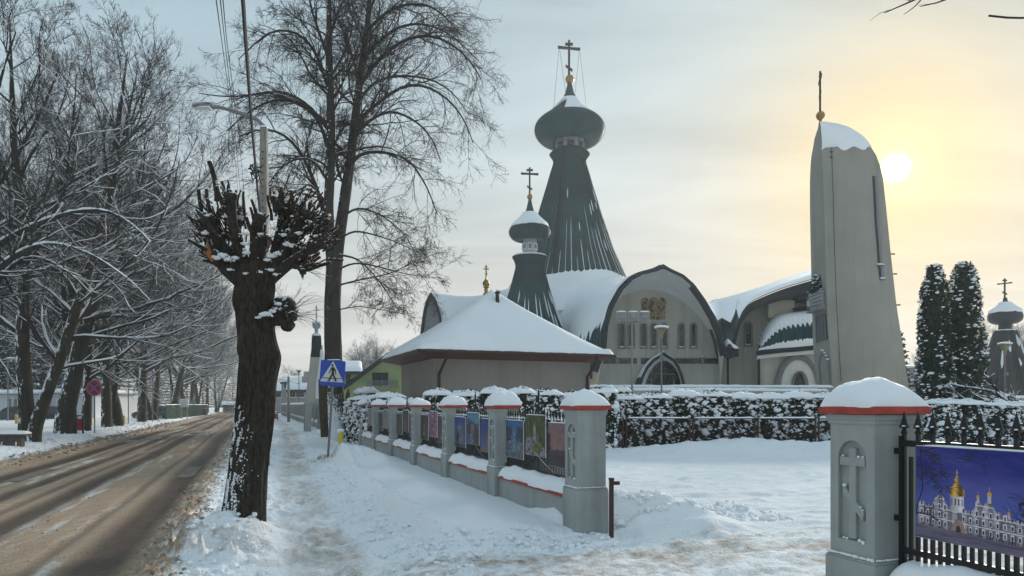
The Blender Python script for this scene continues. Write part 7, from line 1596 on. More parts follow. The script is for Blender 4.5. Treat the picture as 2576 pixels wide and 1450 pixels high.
# the larger cut boughs one can pick out
for (u, v, u1, v1, r, dy) in ((566, 520, 569, 425, 0.038, -0.25), (520, 560, 495, 452, 0.03, -0.1), (545, 545, 500, 470, 0.026, -0.2), (600, 540, 578, 462, 0.022, -0.3), (640, 560, 642, 478, 0.020, -0.35), (705, 545, 690, 488, 0.026, -0.2), (712, 540, 722, 455, 0.030, -0.2), (690, 560, 680, 470, 0.022, -0.1), (745, 540, 752, 470, 0.024, -0.2), (770, 540, 788, 478, 0.022, -0.2), (612, 560, 640, 470, 0.018, -0.3), (655, 600, 640, 545, 0.03, -0.3), (560, 600, 535, 545, 0.03, -0.3), (765, 690, 770, 715, 0.02, -0.1), (752, 672, 800, 680, 0.018, -0.1), (545, 640, 520, 668, 0.025, -0.15), (560, 640, 548, 680, 0.022, -0.2)):
    sh_ = 1.0 if (u1, v1) == (569, 425) else 0.68; a = Pp(u, v, dy); b_ = a+(Pp(u1, v1, dy*1.15)-a)*sh_; stub(a, b_-a, np.linalg.norm(b_-a), r)
for (u, v, ru, rv, ry, cnt) in ((560, 560, 52, 55, 0.28, 95), (520, 590, 25, 30, 0.20, 45), (765, 565, 50, 48, 0.28, 130), (800, 605, 30, 35, 0.25, 90), (715, 535, 30, 36, 0.25, 40), (760, 655, 35, 22, 0.2, 35)):
    for _ in range(cnt):
        e = PR.normal(size=3)*0.5; c = Pp(u+e[0]*ru, v+e[1]*rv, e[2]*ry); o0 = Pp(645+0.35*(u-645), 700, 0); d = nrm(c-o0)+PR.normal(size=3)*np.array((0.34, 0.45, 0.34)); stub(c, d, PR.uniform(0.08, 0.22), PR.uniform(0.008, 0.017)+(0.014*PR.random() if PR.random() > 0.75 else 0))
SP = []; SRd = []; capV = []; capF = []; oc = 0
sp0_ = np.array([s_[0] for s_ in stubs]); sd = nrm(np.array([s_[1] for s_ in stubs])); sl_ = np.array([s_[2] for s_ in stubs]); sr = np.array([s_[3] for s_ in stubs])
TRs = np.random.default_rng(9); Pst, Rst = grow(sp0_, sd, sl_, sr, 6, 0.10, 0.05, 0.22, TRs)
V1, F1 = tubes(Pst, Rst, 7)
allp = lm_parts+[(V1, F1)]
# burl with water shoots on the right of the trunk
bc = Pp(715, 792, -0.05); kv, kf = ICO3
for du, dv, rr in ((0, 0, 30), (12, -22, 20), (-18, 8, 22), (8, 26, 16), (18, 6, 18), (-8, -28, 14)):
    c = Pp(715+du, 792+dv, -0.05+0.05*math.sin(du)); allp.append((kv*rr*kp*(0.65+0.75*fbm(kv[:, 0]*4+du, kv[:, 1]*4+kv[:, 2]*3, 3, 8))[:, None]+c, np.concatenate([kf, kf[:, :1]], 1)))
d0 = PR.normal(size=(46, 3))*np.array((0.5, 0.6, 0.6))+np.array((0.75, -0.1, 0.1)); Pb, Rb = grow(np.repeat(bc[None], 46, 0)+nrm(d0)*0.09, d0, PR.uniform(0.05, 0.13, 46), PR.uniform(0.008, 0.018, 46), 5, 0.15, 0.0, 0.3, TRs); allp.append(tubes(Pb, Rb, 6))
d1 = PR.normal(size=(24, 3))*np.array((0.35, 0.6, 0.35))+np.array((1.0, 0, 0.0)); Pw, Rw = grow(np.repeat(bc[None], 24, 0)+nrm(d1)*0.10, d1, PR.uniform(0.25, 0.60, 24), np.full(24, 0.004), 9, 0.13, np.linspace(0.06, -0.14, 9), 0.6, TRs); allp.append(tubes(Pw, Rw, 4))
d2 = PR.normal(size=(10, 3))*np.array((0.4, 0.4, 0.4))+np.array((0.8, 0, 0.1)); Pw2, Rw2 = grow(np.repeat(Pp(760, 680)[None], 10, 0), d2, PR.uniform(0.2, 0.5, 10), np.full(10, 0.005), 8, 0.12, -0.05, 0.6, TRs); allp.append(tubes(Pw2, Rw2, 4))
V, Fq = join(allp); mk('pollard_head', V, Fq, BARKH, pol, smooth=True, world=False)
# pale saw cuts at the stub ends
for arr in ((Pst, Rst),):
    P_, R_2 = arr; T = nrm(P_[:, -1]-P_[:, -2]); ref = np.where(np.abs(T[:, 2:3]) > 0.9, np.array((1.0, 0, 0)), np.array((0, 0, 1.0))); A = nrm(np.cross(T, ref)); B = np.cross(T, A); w = 2*math.pi*np.arange(8)/8
    C_ = P_[:, -1]+T*0.002; ring = C_[:, None]+(A[:, None]*np.cos(w)[:, None]+B[:, None]*np.sin(w)[:, None])*(R_2[:, -1]*0.97)[:, None, None]
    sel = np.random.default_rng(3).random(len(C_)) < 0.72; nC = len(C_)
    mk('saw_cut', ring[sel].reshape(-1, 3), np.arange(sel.sum()*8).reshape(-1, 8), WOODCUT, pol, world=False, kind='stuff')
    mk('weathered_cut', ring[~sel].reshape(-1, 3), np.arange((~sel).sum()*8).reshape(-1, 8), BARKP, pol, world=False, kind='stuff')
# torn bough with fresh wood
tv_, tf_ = bark_tube([Pp(545, 625, -0.28), Pp(552, 650, -0.33), Pp(562, 672, -0.34)], [0.012, 0.05, 0.014], 12, 14, 4, 0.2, 6); mk('torn_wood', tv_, tf_, mat('torn_orange_wood', (0.30, 0.11, 0.03), 0.85, var=0.3, scale=25, bump=0.4), pol, smooth=True, world=False)
lumps = []
# snow in the crotches, on stubs, on the burl, and driven against the foot of the trunk
for (u, v, r, dy) in ((582, 655, 17, -0.3), (570, 662, 14, -0.33), (596, 664, 12, -0.3), (612, 660, 13, -0.28), (636, 625, 13, -0.28), (632, 600, 11, -0.25), (640, 648, 12, -0.3), (668, 575, 12, -0.22), (660, 560, 10, -0.2), (672, 600, 9, -0.25), (612, 555, 13, -0.15), (625, 545, 11, -0.15), (702, 655, 14, -0.28), (716, 650, 12, -0.3), (690, 665, 10, -0.28), (740, 628, 12, -0.3), (755, 632, 11, -0.3), (726, 600, 11, -0.2), (700, 582, 10, -0.15), (590, 560, 10, -0.3), (540, 600, 11, -0.3), (770, 600, 10, -0.3), (790, 570, 9, -0.25), (810, 608, 9, -0.3), (700, 690, 10, -0.3), (710, 700, 8, -0.28), (675, 695, 7, -0.3), (640, 700, 7, -0.33), (602, 690, 8, -0.32),
                     (690, 797, 16, -0.28), (680, 800, 12, -0.30), (702, 790, 12, -0.27), (668, 806, 8, -0.30), (712, 770, 11, -0.2), (730, 765, 8, -0.15), (735, 752, 6, -0.1)):
    c = Pp(u, v, dy); lumps.append((c, r*kp*0.72))
    for _ in range(5): snC.append(c+PR.normal(size=3)*np.array((0.62, 0.5, 0.30))*r*kp); snR.append(r*kp*PR.uniform(0.12, 0.28))
sel = PR.random(len(Pst)) < 0.60
for P_, r in zip(Pst[sel], Rst[sel].mean(1)):
    T = nrm(P_[-1]-P_[0])
    if abs(T[2]) > 0.9: snC.append(P_[-1]+np.array((0, 0, r*0.3))); snR.append(r*1.0); continue
    for q in PR.uniform(0.1, 1.0, 4): i = int(q*4.99); snC.append(P_[i]+np.array((0, 0, r*0.85))); snR.append(r*PR.uniform(0.5, 1.0))
V, Fq = blobs(np.array(snC), np.array(snR), 0.62, base=ICO2, seed=8, jit=0.22); 
bv_, bf_ = ICO3; LV = []
for c, r in lumps: LV.append(bv_*np.array((1.25, 1.0, 0.55))*r*0.80*(0.35+1.35*fbm(bv_[:, 0]*3.4+c[0]*31, bv_[:, 1]*3.4+bv_[:, 2]*3.7+c[2]*17, 3, 12))[:, None]+c)
V = np.concatenate([V, np.concatenate(LV)]); Fq = np.concatenate([Fq, np.concatenate([bf_+len(V)-len(LV)*len(bv_)+k_*len(bv_) for k_ in range(len(LV))])])
mk('head_snow', V, Fq, SNOW, pol, smooth=True, world=False, kind='stuff')
C = []; R_ = []; gq = np.random.default_rng(6)
for _ in range(4200):
    v = 1350-gq.random()**1.7*330; a = gq.normal()*0.42+math.pi*1.30; u = np.interp(v, tv[::-1], tu[::-1]); rr = np.interp(v, tv[::-1], tr_[::-1])*kp; dn = fbm(np.array([a*6.0]), np.array([v*0.045]), 3, 9)[0]
    if dn < 0.47+0.14*np.clip((1330-v)/260, 0, 1): continue
    c = Pp(u, v)+np.array((rr*1.0*math.cos(a), rr*1.0*math.sin(a), 0)); C.append(c); R_.append(gq.uniform(0.004, 0.011)*(1+0.6*np.clip((v-1250)/80, 0, 1)))
V, Fq = blobs(C, R_, 1.1, seed=9, jit=0.35); mk('trunk_snow', V, Fq, SNOW, pol, smooth=True, world=False, kind='stuff')
# ================================================================ STREET LAMP ON A CONCRETE POLE + CABLES
LY_ = 20.0; lx_, ly_, _ = W(664, 0, LY_); kl_ = LY_/F
sl = thing('street_lamp', 'concrete lamp post with curved grey arm and flat lamp head above the pollard', 'street lamp', (lx_, ly_, 0))
zt = W(0, 322, LY_)[2]; MB().box((lx_, ly_, zt/2), (0.26, 0.22, zt), taper=0.72).build('post', CONC, sl, bevel=0.01)
m = MB(); 
for v in np.linspace(385, 560, 11): m.tube([(lx_-0.005, ly_-0.11, W(0, v, LY_)[2]), (lx_-0.005, ly_-0.075, W(0, v, LY_)[2])], 0.020, 6)
m.build('bolt_hole', BLACK, sl)
for v in (341, 352): MB().box((lx_, ly_-0.09, W(0, v, LY_)[2]), (0.07, 0.02, 0.08)).build('plate', STEEL, sl)
arm = smooth_curve([W(664, 330, LY_), W(662, 318, LY_), W(650, 303, LY_), W(625, 292, LY_-0.2), W(590, 281, LY_-0.5), W(560, 272, LY_-0.7), W(545, 269, LY_-0.8)], 20, 1)
MB().tube(arm, [0.055]*14+[0.045]*6, 8).build('arm', GREYP, sl)
h0_, h1_ = np.array(W(552, 270, LY_-0.75)), np.array(W(484, 266, LY_-1.2)); rows = []
for q, (w_, hh, dz) in zip(np.linspace(0, 1, 7), ((0.05, 0.05, 0), (0.10, 0.07, 0.0), (0.16, 0.09, 0), (0.17, 0.09, 0), (0.16, 0.08, 0), (0.13, 0.06, 0), (0.05, 0.03, -0.01))):
    c = h0_*(1-q)+h1_*q; rows.append([tuple(c+np.array((0, w_*math.cos(a)*1.0, hh*math.sin(a)*(0.9 if math.sin(a) > 0 else 0.6)+dz))) for a in np.linspace(0, 2*math.pi, 12, endpoint=False)])
m = MB(); m.loft(rows, close=True); m.build('lamp_head', STEEL, sl, smooth=True); c = h0_*0.35+h1_*0.65; MB().box((c[0], c[1], c[2]-0.05), (0.45, 0.22, 0.03)).build('lens', WHITEP, sl)
V, Fq = snow_ridge(0.62, 0.18, 0.05, 3, n=20, m=7, amp=0.01, droop=0); V = np.stack([V[:, 1]+c[0]+0.05, -V[:, 0]+c[1], V[:, 2]+c[2]+0.07], -1); mk('head_snow', V, Fq, SNOW, sl, smooth=True)
V, Fq = snow_pad(0.2, 0.17, 0.06, 2, n=8); V = V+np.array((lx_, ly_, zt)); mk('post_snow', V, Fq, SNOW, sl, smooth=True)
def cable(name, pts, r, label, mt=RUBBER): 
    P = smooth_curve(pts, 40, 1); o = MB().tube([tuple(p) for p in P], r, 5).build(name, mt, None, smooth=True, world=False); tag(o, label, 'cable'); return o
c1 = cable('twisted_cable', [(-0.9, -4.0, 9.6), W(609, -60, 8.5), W(612, 20, 9.5), W(622, 160, 11.5), W(632, 300, 14.0), W(641, 400, 16.6), W(648, 480, 18.6), W(655, 545, 19.85)], 0.028, 'thick dark twisted cable running down to the concrete lamp post')
m = MB()
for q in range(14): a = np.array(W(640+gq.normal()*3, 432+gq.normal()*10, 17.4)); m.tube([a, a+gq.normal(size=3)*0.07, a+gq.normal(size=3)*0.10-np.array((0, 0, 0.06))], 0.016, 4)
cc = m.build('cable_clamp', RUBBER, c1, world=False)
for i, (a, b_, c_) in enumerate((((541, -20), (556, 90), (576, 235)), ((552, -20), (564, 90), (588, 300)), ((559, -20), (570, 100), (600, 330)))):
    cable('overhead_wire', [W(*a, 12), W((a[0]+b_[0])/2, (a[1]+b_[1])/2, 14), W(*b_, 18), W(*c_, 30), W(c_[0]+30, c_[1]+330, 60)], 0.010, 'thin overhead wire beside the twisted cable against the sky')['group'] = 'thin overhead wires'
cable('far_wire', [W(690, 951, 60), W(720, 958, 67), W(752, 966, 75)], 0.02, 'thin wire reaching the far park lamp beyond the fence')
# ================================================================ CROSSING SIGN
SYs = 21.0; sx_, sy_, _ = W(826, 0, SYs)
sg = thing('crossing_sign', 'square blue pedestrian-crossing sign on a leaning grey pole', 'road sign', (sx_, sy_, 0)); ks = 0.755/365
MB().tube([W(825, 1150, SYs), W(831, 1060, SYs), W(837, 965, SYs), W(838, 915, SYs)], 0.034, 10).build('pole', GREYP, sg, smooth=True)
sc_ = np.array(W(836.5, 939, SYs-0.07)); ca_, sa_ = math.cos(0.045), math.sin(0.045)
def SG(x, y, lay): X, Z = (x-908)*ks, -(y-570)*ks; return tuple(sc_+np.array((X, -0.004*lay+0.05*X, Z)))
def sign_poly(pts, lay, name, mt, thick=0.0):
    m = MB(); n = len(pts); V = [SG(x, y, lay) for x, y in pts]
    if thick: m.add(V+[tuple(np.array(v)+np.array((0, thick, 0))) for v in V], [tuple(range(n)), tuple(range(n, 2*n))[::-1]]+[(k, (k+1) % n, n+(k+1) % n, n+k) for k in range(n)])
    else: m.add(V, [tuple(range(n))])
    return m.build(name, mt, sg)
cor = [(748, 382), (1092, 402), (1068, 762), (722, 742)]; rp = []
for i in range(4):
    c = np.array(cor[i], float); p = np.array(cor[i-1], float); n = np.array(cor[(i+1) % 4], float); a = c+(p-c)/np.linalg.norm(p-c)*26; b_ = c+(n-c)/np.linalg.norm(n-c)*26
    for q in np.linspace(0, 1, 6): rp.append(tuple((1-q)**2*a+2*q*(1-q)*c+q*q*b_))
sign_poly(rp, 0, 'blue_plate', BLUE, 0.018); V_ = [(918, 400), (1062, 704), (732, 685)]
sign_poly(V_, 1, 'white_triangle', SIGNW)
sign_poly([(771, 631), (1027, 646), (1031, 657), (766, 642)], 2, 'crossing_line', BLACK)
man = [(893, 492), (905, 484), (925, 487), (945, 510), (962, 545), (958, 588), (946, 586), (948, 552), (934, 530), (930, 548), (932, 588), (952, 640), (972, 682), (945, 690), (922, 688), (944, 678), (924, 632), (912, 604), (888, 642), (864, 688), (826, 680), (850, 670), (870, 625), (896, 580), (898, 545), (896, 524), (882, 548), (859, 576), (851, 567), (876, 534)]
sign_poly(man, 3, 'walking_figure', BLACK); sign_poly([(909+16*math.cos(a), 462+16*math.sin(a)) for a in np.linspace(0, 2*math.pi, 16, endpoint=False)], 3, 'figure_head', BLACK)
V, Fq = snow_ridge(0.40, 0.05, 0.025, 3, n=20, m=6, amp=0.006, droop=0); V = np.stack([V[:, 1], -V[:, 0], V[:, 2]], -1)+np.array(SG(925, 386, 0))+np.array((0, 0.01, 0)); mk('sign_snow', V, Fq, SNOW, sg, smooth=True)
# yellow marker post, leaning stake
x, y, _ = W(857, 0, 26.0); r = thing('marker_post', 'small yellow marker post with snow cap at the foot of the linden', 'marker post', (x, y, 0)); MB().box((x, y, 0.42), (0.155, 0.10, 0.62)).build('post', YELLOW2, r, bevel=0.02); MB().box((x, y, 0.17), (0.16, 0.105, 0.10)).build('white_band', WHITEP, r)
V, Fq = blobs([(x, y, 0.77)], 0.125, 0.75, base=ICO3, jit=0.02); mk('snow_cap', V, Fq, SNOWS, r, smooth=True)
x, y, _ = W(868, 0, 31.6); r = thing('fence_stake', 'dark pointed stake leaning at the fence right of the linden trunk', 'stake', (x, y, 0)); MB().tube([W(868, 1075, 31.6), W(874, 1000, 31.6), W(876, 990, 31.6), W(877, 978, 31.6)], [0.10, 0.10, 0.09, 0.01], 6).build('stake', BROWN, r)
x, y, _ = W(809, 0, 22.5); r = thing('wooden_stake', 'mossy wooden stake behind the crossing-sign pole', 'stake', (x, y, 0)); MB().tube([W(817, 1100, 29.0), W(813, 1020, 29.0), W(811, 955, 29.0)], [0.16, 0.17, 0.16], 8).build('stake', mat('mossy_wood', (0.05, 0.04, 0.02), 0.9, var=0.4, scale=5, bump=0.4), r)
# ================================================================ ACROSS THE ROAD
x, y, _ = W(238, 0, 35.8); ns = thing('no_stopping_sign', 'round blue no-stopping sign with red rim and red cross on grey pole', 'road sign', (x, y, 0)); zc_ = W(0, 977, 35.8)[2]
MB().tube([(x, y, 0), (x, y, zc_+0.2)], 0.032, 8).build('pole', GREYP, ns)
def disc_(r, dy, n=36): return [(x+r*math.cos(a), y-dy, zc_+r*math.sin(a)) for a in np.linspace(0, 2*math.pi, n, endpoint=False)]
m = MB(); m.add(disc_(0.40, 0.05)+disc_(0.40, 0.035), [tuple(range(36)), tuple(range(36, 72))[::-1]]+[(k, (k+1) % 36, 36+(k+1) % 36, 36+k) for k in range(36)]); m.build('red_disc', SIGNR, ns)
m = MB(); m.add(disc_(0.31, 0.055), [tuple(range(36))]); m.build('blue_disc', SIGNB, ns)
for sgn in (-1, 1):
    d = np.array((math.cos(sgn*math.pi/4), 0, math.sin(sgn*math.pi/4))); p_ = np.array((-d[2], 0, d[0]))*0.035; c = np.array((x, y-0.059-0.002*sgn, zc_)); m = MB(); m.add([c-d*0.315-p_, c+d*0.315-p_, c+d*0.315+p_, c-d*0.315+p_], [(0, 1, 2, 3)]); m.build('red_bar', SIGNR, ns)
for u, Y, vt, lb in ((323, 50, 935, 'plain thin sign pole near the bollards across the road'), (384, 57, 880, 'thin sign pole in front of the green fence car')):
    x, y, zt_ = W(u, vt, Y); r = thing('sign_pole', lb, 'pole', (x, y, 0)); MB().tube([(x, y, 0), (x, y, zt_)], 0.035, 7).build('pole', GREYP, r); MB().box((x, y-0.05, zt_-0.35), (0.04, 0.03, 0.6)).build('sign_plate_edge', STEEL, r)
def bin_(u, Y, lb, z0=0.3, sc=1.0):
    x, y, _ = W(u, 0, Y); r = thing('litter_bin', lb, 'litter bin', (x, y, z0)); r.scale = (sc, sc, sc)
    MB().box((0.27, 0, 0.42), (0.07, 0.07, 0.95)).build('post', IRON, r, world=False); MB().lathe([(0.17, 0.18), (0.20, 0.22), (0.215, 0.72), (0.20, 0.74)], (0, 0, 0), 16).build('bucket', BIN, r, world=False, smooth=True)
    MB().lathe([(0.24, 0.86), (0.245, 0.885), (0.20, 0.91), (0.02, 0.93)], (0, 0, 0), 16).build('lid', IRON, r, world=False, smooth=True); m = MB()
    for a in (0.5, 2.1, 3.7, 5.3): m.tube([(0.2*math.cos(a), 0.2*math.sin(a), 0.72), (0.22*math.cos(a), 0.22*math.sin(a), 0.87)], 0.012, 4)
    m.build('lid_strut', IRON, r, world=False); V, Fq = blobs([(0, 0, 0.93)], 0.24, 0.28, base=ICO3, jit=0.03); mk('snow_cap', V, Fq, SNOWS, r, smooth=True, world=False)
bin_(195, 34.4, 'red litter bin with snow on its lid between two dark tree trunks'); bin_(692, 78, 'distant small red litter bin on the footpath near the far fence', 0.0); bin_(514, 105, 'distant red litter bin by the green board fence', 0.2)
bol = None
for i, (u, Y) in enumerate(((42, 52), (103, 52), (182, 50), (228, 48), (290, 47), (311, 49))):
    x, y, _ = W(u, 0, Y)
    if bol is None:
        bol = thing('bollard', '', 'bollard'); MB().lathe([(0.11, -0.1), (0.11, 0.80), (0.095, 0.83)], (0, 0, 0), 10).build('post', YELLOW, bol, world=False); V, Fq = blobs([(0, 0, 0.835)], 0.11, 0.4, base=ICO2, jit=0.04); mk('snow_cap', V, Fq, SNOWS, bol, smooth=True, world=False); o = bol
    else: o = copy_tree(bol)
    o.location = (x, y, 0.12); tag(o, ('yellow bollard beside the dark car behind the low-forking tree' if i < 2 else 'yellow bollard behind the leaning tree and the red bin' if i < 4 else 'yellow bollard at the foot of the twin-trunked tree'), 'bollard', 'yellow bollards across the road')
# bench: concrete table-like seat on two pierced supports
x, y, _ = W(12, 0, 24.5); bn = thing('concrete_bench', 'low concrete bench with two arched supports under a slab of snow', 'bench', (x, y, 0.28), 0.10)
MB().box((-0.2, 0, 0.40), (1.9, 0.42, 0.07)).build('seat', DCONC, bn, world=False, bevel=0.01)
for xx in (-0.75, -0.10, 0.36):
    m = MB(); pr = [(-0.22, 0), (-0.22, 0.36), (0.22, 0.36), (0.22, 0), (0.09, 0), (0.09, 0.16), (0.05, 0.20), (-0.05, 0.20), (-0.09, 0.16), (-0.09, 0)]; m.prism(pr, lambda p: (xx+p[0], -0.12, p[1]), lambda p: (xx+p[0], 0.12, p[1])); m.build('support', DCONC, bn, world=False)
V, Fq = snow_pad(1.9, 0.44, 0.12, 5, n=18, p=6); V = V+np.array((-0.2, 0, 0.435)); mk('snow_cover', V, Fq, SNOWS, bn, smooth=True, world=False)
# white low building
WBY = 74.0; wb = thing('white_building', 'long low white building with barred windows and snowy flat roof', 'building', (W(100, 0, WBY)[0], WBY, 0))
def wbox(u0, u1, v0, v1, Y, dep, name, mt, par=wb): a = W(u0, v0, Y); b_ = W(u1, v1, Y); return MB().box(((a[0]+b_[0])/2, Y+dep/2, (a[2]+b_[2])/2), (b_[0]-a[0], dep, a[2]-b_[2])).build(name, mt, par)
wbox(-120, 108, 993, 1075, WBY, 7, 'front_wall', WHITEW); wbox(108, 238, 991, 1075, WBY-1.6, 8.5, 'side_wing_wall', WHITEW)
for u0, u1, v, Y in ((-123, 110, 993, WBY-0.4), (106, 240, 991, WBY-2.0)):
    a = W(u0, v, Y); b_ = W(u1, v, Y); MB().box(((a[0]+b_[0])/2, Y+4, a[2]+0.03), (b_[0]-a[0], 8.4, 0.12)).build('roof_slab', GREYW, wb); V, Fq = snow_pad(b_[0]-a[0]+0.2, 8.5, 0.42, 4, n=30, p=14, amp=0.06, rough=1); V = V+np.array(((a[0]+b_[0])/2, Y+4, a[2]+0.09)); mk('roof_snow', V, Fq, SNOWS, wb, smooth=True)
for u0, u1, v0, v1, Y in ((18, 45, 1000, 1034, WBY), (-60, -35, 1000, 1034, WBY), (141, 155, 1004, 1034, WBY-1.6), (-100, -80, 1000, 1034, WBY)):
    fo = wbox(u0, u1, v0, v1, Y-0.06, 0.1, 'window', WHITEP); n_p = 2 if u1-u0 > 20 else 1
    for j in range(n_p): w_ = (u1-u0)/n_p; wbox(u0+w_*j+3, u0+w_*(j+1)-3, v0+4, v1-5, Y-0.09, 0.08, 'pane', GLASS, fo)
    m = MB()
    for u in np.arange(u0+4, u1-2, 3.0): m.tube([W(u, v0+4, Y-0.13), W(u, v1-5, Y-0.13)], 0.02, 4)
    m.build('window_bars', WHITEP, fo)
MB().tube([W(122, 993, WBY-1.7), W(125, 1000, WBY-1.75), W(125, 1062, WBY-1.75)], 0.07, 6).build('downpipe', WHITEP, wb)
# parked cars
def car(u, Y, head, paint, label, L=4.3, H=1.46, hatch=True):
    x, y, _ = W(u, 0, Y); r = thing('parked_car', label, 'car', (x, y, 0.10), head, 'parked cars across the road')
    st = [(-2.10, 0.42, 0.62, 0.70), (-2.02, 0.30, 0.86, 0.80), (-1.85, 0.24, 1.00 if hatch else 0.98, 0.84), (-1.50, 0.22, 1.30 if hatch else 1.02, 0.86), (-1.05, 0.20, H-0.04, 0.87), (-0.3, 0.20, H, 0.88), (0.25, 0.20, H-0.05, 0.88), (0.65, 0.20, 1.26, 0.88), (1.05, 0.20, 0.99, 0.87), (1.55, 0.22, 0.90, 0.85), (1.95, 0.26, 0.78, 0.78), (2.12, 0.36, 0.60, 0.66)]
    rows = []
    for X, zb, zt_, w_ in st:
        zm = min(zt_-0.06, 0.93); wt = w_*(0.74 if zt_ > 1.1 else 0.93); ring = [(w_*0.86, zb), (w_, zb+0.12), (w_*1.01, 0.5*(zb+zm)), (w_*0.97, zm), (wt, zt_-0.05), (wt*0.85, zt_)]; ring = ring+[(-a, b_) for a, b_ in ring[::-1]]; rows.append([(X, a, b_) for a, b_ in ring])
    m = MB(); m.loft(rows, close=True); m.add(rows[0], [tuple(range(12))]); m.add(rows[-1], [tuple(range(12))]); body = m.build('body', paint, r, world=False, smooth=True, angle=40)
    for sy in (-1, 1):
        for pts in ([(-1.45, 0.97), (-1.20, 1.30), (-0.42, 1.385), (-0.42, 0.96)], [(-0.36, 0.96), (-0.36, 1.385), (0.15, 1.34), (0.72, 1.0), (0.72, 0.95)]):
            V_ = []
            for X, Z in pts: 
                t_ = (Z-0.93)/(H-0.98); wv = 0.87*0.97*(1-t_)+0.87*0.74*t_+0.022; V_.append((X, sy*wv, Z))
            m = MB(); m.add(V_, [tuple(range(len(V_)))]); m.build('side_window', GLASS, r, world=False)
        for X in (-1.32, 1.32):
            m = MB(); m.lathe([(0.20, -0.10), (0.31, -0.09), (0.325, -0.04), (0.325, 0.04), (0.31, 0.09), (0.20, 0.10)], (0, 0, 0), 20); V_ = [(X+v[0], sy*0.80+v[2], 0.31+v[1]) for v in m.V]; m.V = V_; wh = m.build('wheel', RUBBER, r, world=False, smooth=True)
            m = MB(); m.lathe([(0.02, 0.0), (0.06, 0.015), (0.19, 0.0), (0.205, 0.01)], (0, 0, 0), 16); m.V = [(X+v[0], sy*(0.895+v[2]), 0.31+v[1]) for v in m.V]; m.build('rim', STEEL, wh, world=False, smooth=True)
        MB().box((-1.98, sy*0.66, 0.90), (0.14, 0.26, 0.17)).build('tail_light', mat_tail, r, world=False, bevel=0.03); MB().box((1.93, sy*0.62, 0.68), (0.22, 0.26, 0.12)).build('headlight', SIGNW, r, world=False, bevel=0.03)
    for (X0, z0, X1, z1, w0, w1) in ((-1.93, 0.99, -1.18, 1.36, 0.68, 0.60), (1.02, 1.03, 0.36, 1.40, 0.74, 0.62)):
        d_ = np.array((-(z1-z0), 0, X1-X0)); d_ = d_/np.linalg.norm(d_)*0.03*(1 if X0 < 0 else -1); m = MB(); m.add([np.array((X0, -w0, z0))+d_, np.array((X0, w0, z0))+d_, np.array((X1, w1, z1))+d_, np.array((X1, -w1, z1))+d_], [(0, 1, 2, 3)]); m.build('windscreen' if X0 > 0 else 'rear_window', GLASS, r, world=False)
    return r
mat_tail = mat('red_tail_light', (0.5, 0.02, 0.015), 0.25, var=0.2, scale=8, bump=0)
PA = mat('charcoal_car_paint', (0.030, 0.033, 0.042), 0.25, var=0.1, scale=2, bump=0, spec=0.6); PB = mat('black_car_paint', (0.018, 0.019, 0.024), 0.25, var=0.1, scale=2, bump=0, spec=0.6); PC = mat('silver_car_paint', (0.30, 0.32, 0.36), 0.3, var=0.06, scale=2, bump=0, metal=0.5)
car(42, 66, math.pi, PA, 'charcoal hatchback parked side-on behind the low-forking tree'); car(112, 69, math.radians(200), PB, 'black car with glowing red tail light parked between two tree trunks', hatch=True); car(131, 72.5, math.radians(190), PC, 'silver car parked in front of the white building', hatch=False); car(388, 74, math.radians(172), PA, 'dark car with red tail light half hidden by trunks at the green fence')
# green board fence: every board of its own
A_, B_ = np.array(W(417, 0, 66)), np.array(W(523, 0, 112)); d_ = B_-A_; Ln = math.hypot(d_[0], d_[1]); an = math.atan2(d_[1], d_[0])
gf = thing('board_fence', 'dark green fence of upright boards with snow along its top', 'fence', (A_[0], A_[1], 0.1), an)
bw = 0.205; nb = int(Ln/bw); bm1 = one_mesh(MB().box((0, 0, 0.78), (0.19, 0.03, 1.56)), 'board', GREENF)
for i in range(nb):
    o = link('board', bm1, GREENF, gf); o.location = (bw*(i+0.5), 0.012*math.sin(i*2.3), 0.02*math.sin(i*1.7)); o.rotation_euler = (0, 0, 0.02*math.sin(i*3.1))
for z in (0.35, 1.25): MB().box((Ln/2, 0.05, z), (Ln, 0.06, 0.08)).build('rail', GREENF, gf, world=False)
V, Fq = snow_ridge(Ln, 0.12, 0.08, 5, n=120, m=6, amp=0.02, droop=0.0); V = np.stack([V[:, 1]+Ln/2, -V[:, 0], V[:, 2]+1.58], -1); mk('top_snow', V, Fq, SNOW, gf, smooth=True, world=False)
MB().box((Ln*0.45, -0.05, 0.8), (0.14, 0.06, 1.9)).build('pale_post', YELLOW2 if False else mat('bare_wood_post', (0.30, 0.24, 0.14), 0.9, var=0.2), gf, world=False)
x, y, z = W(463, 1014, 75); ib = thing('notice_board', 'white notice board on posts above the green board fence', 'sign', (x, y, 0)); MB().box((x, y, z), (22*75/F, 0.05, 21*75/F)).build('panel', WHITEP, ib)
m = MB()
for j, w_ in enumerate((0.55, 0.62, 0.48, 0.6)): m.box((x-0.02, y-0.03, z+0.26-0.17*j), (w_, 0.01, 0.028))
m.build('print_lines', GREYP, ib)
for dx in (-0.3, 0.3): MB().box((x+dx, y+0.05, z/2), (0.06, 0.06, z)).build('post', GREYP, ib)
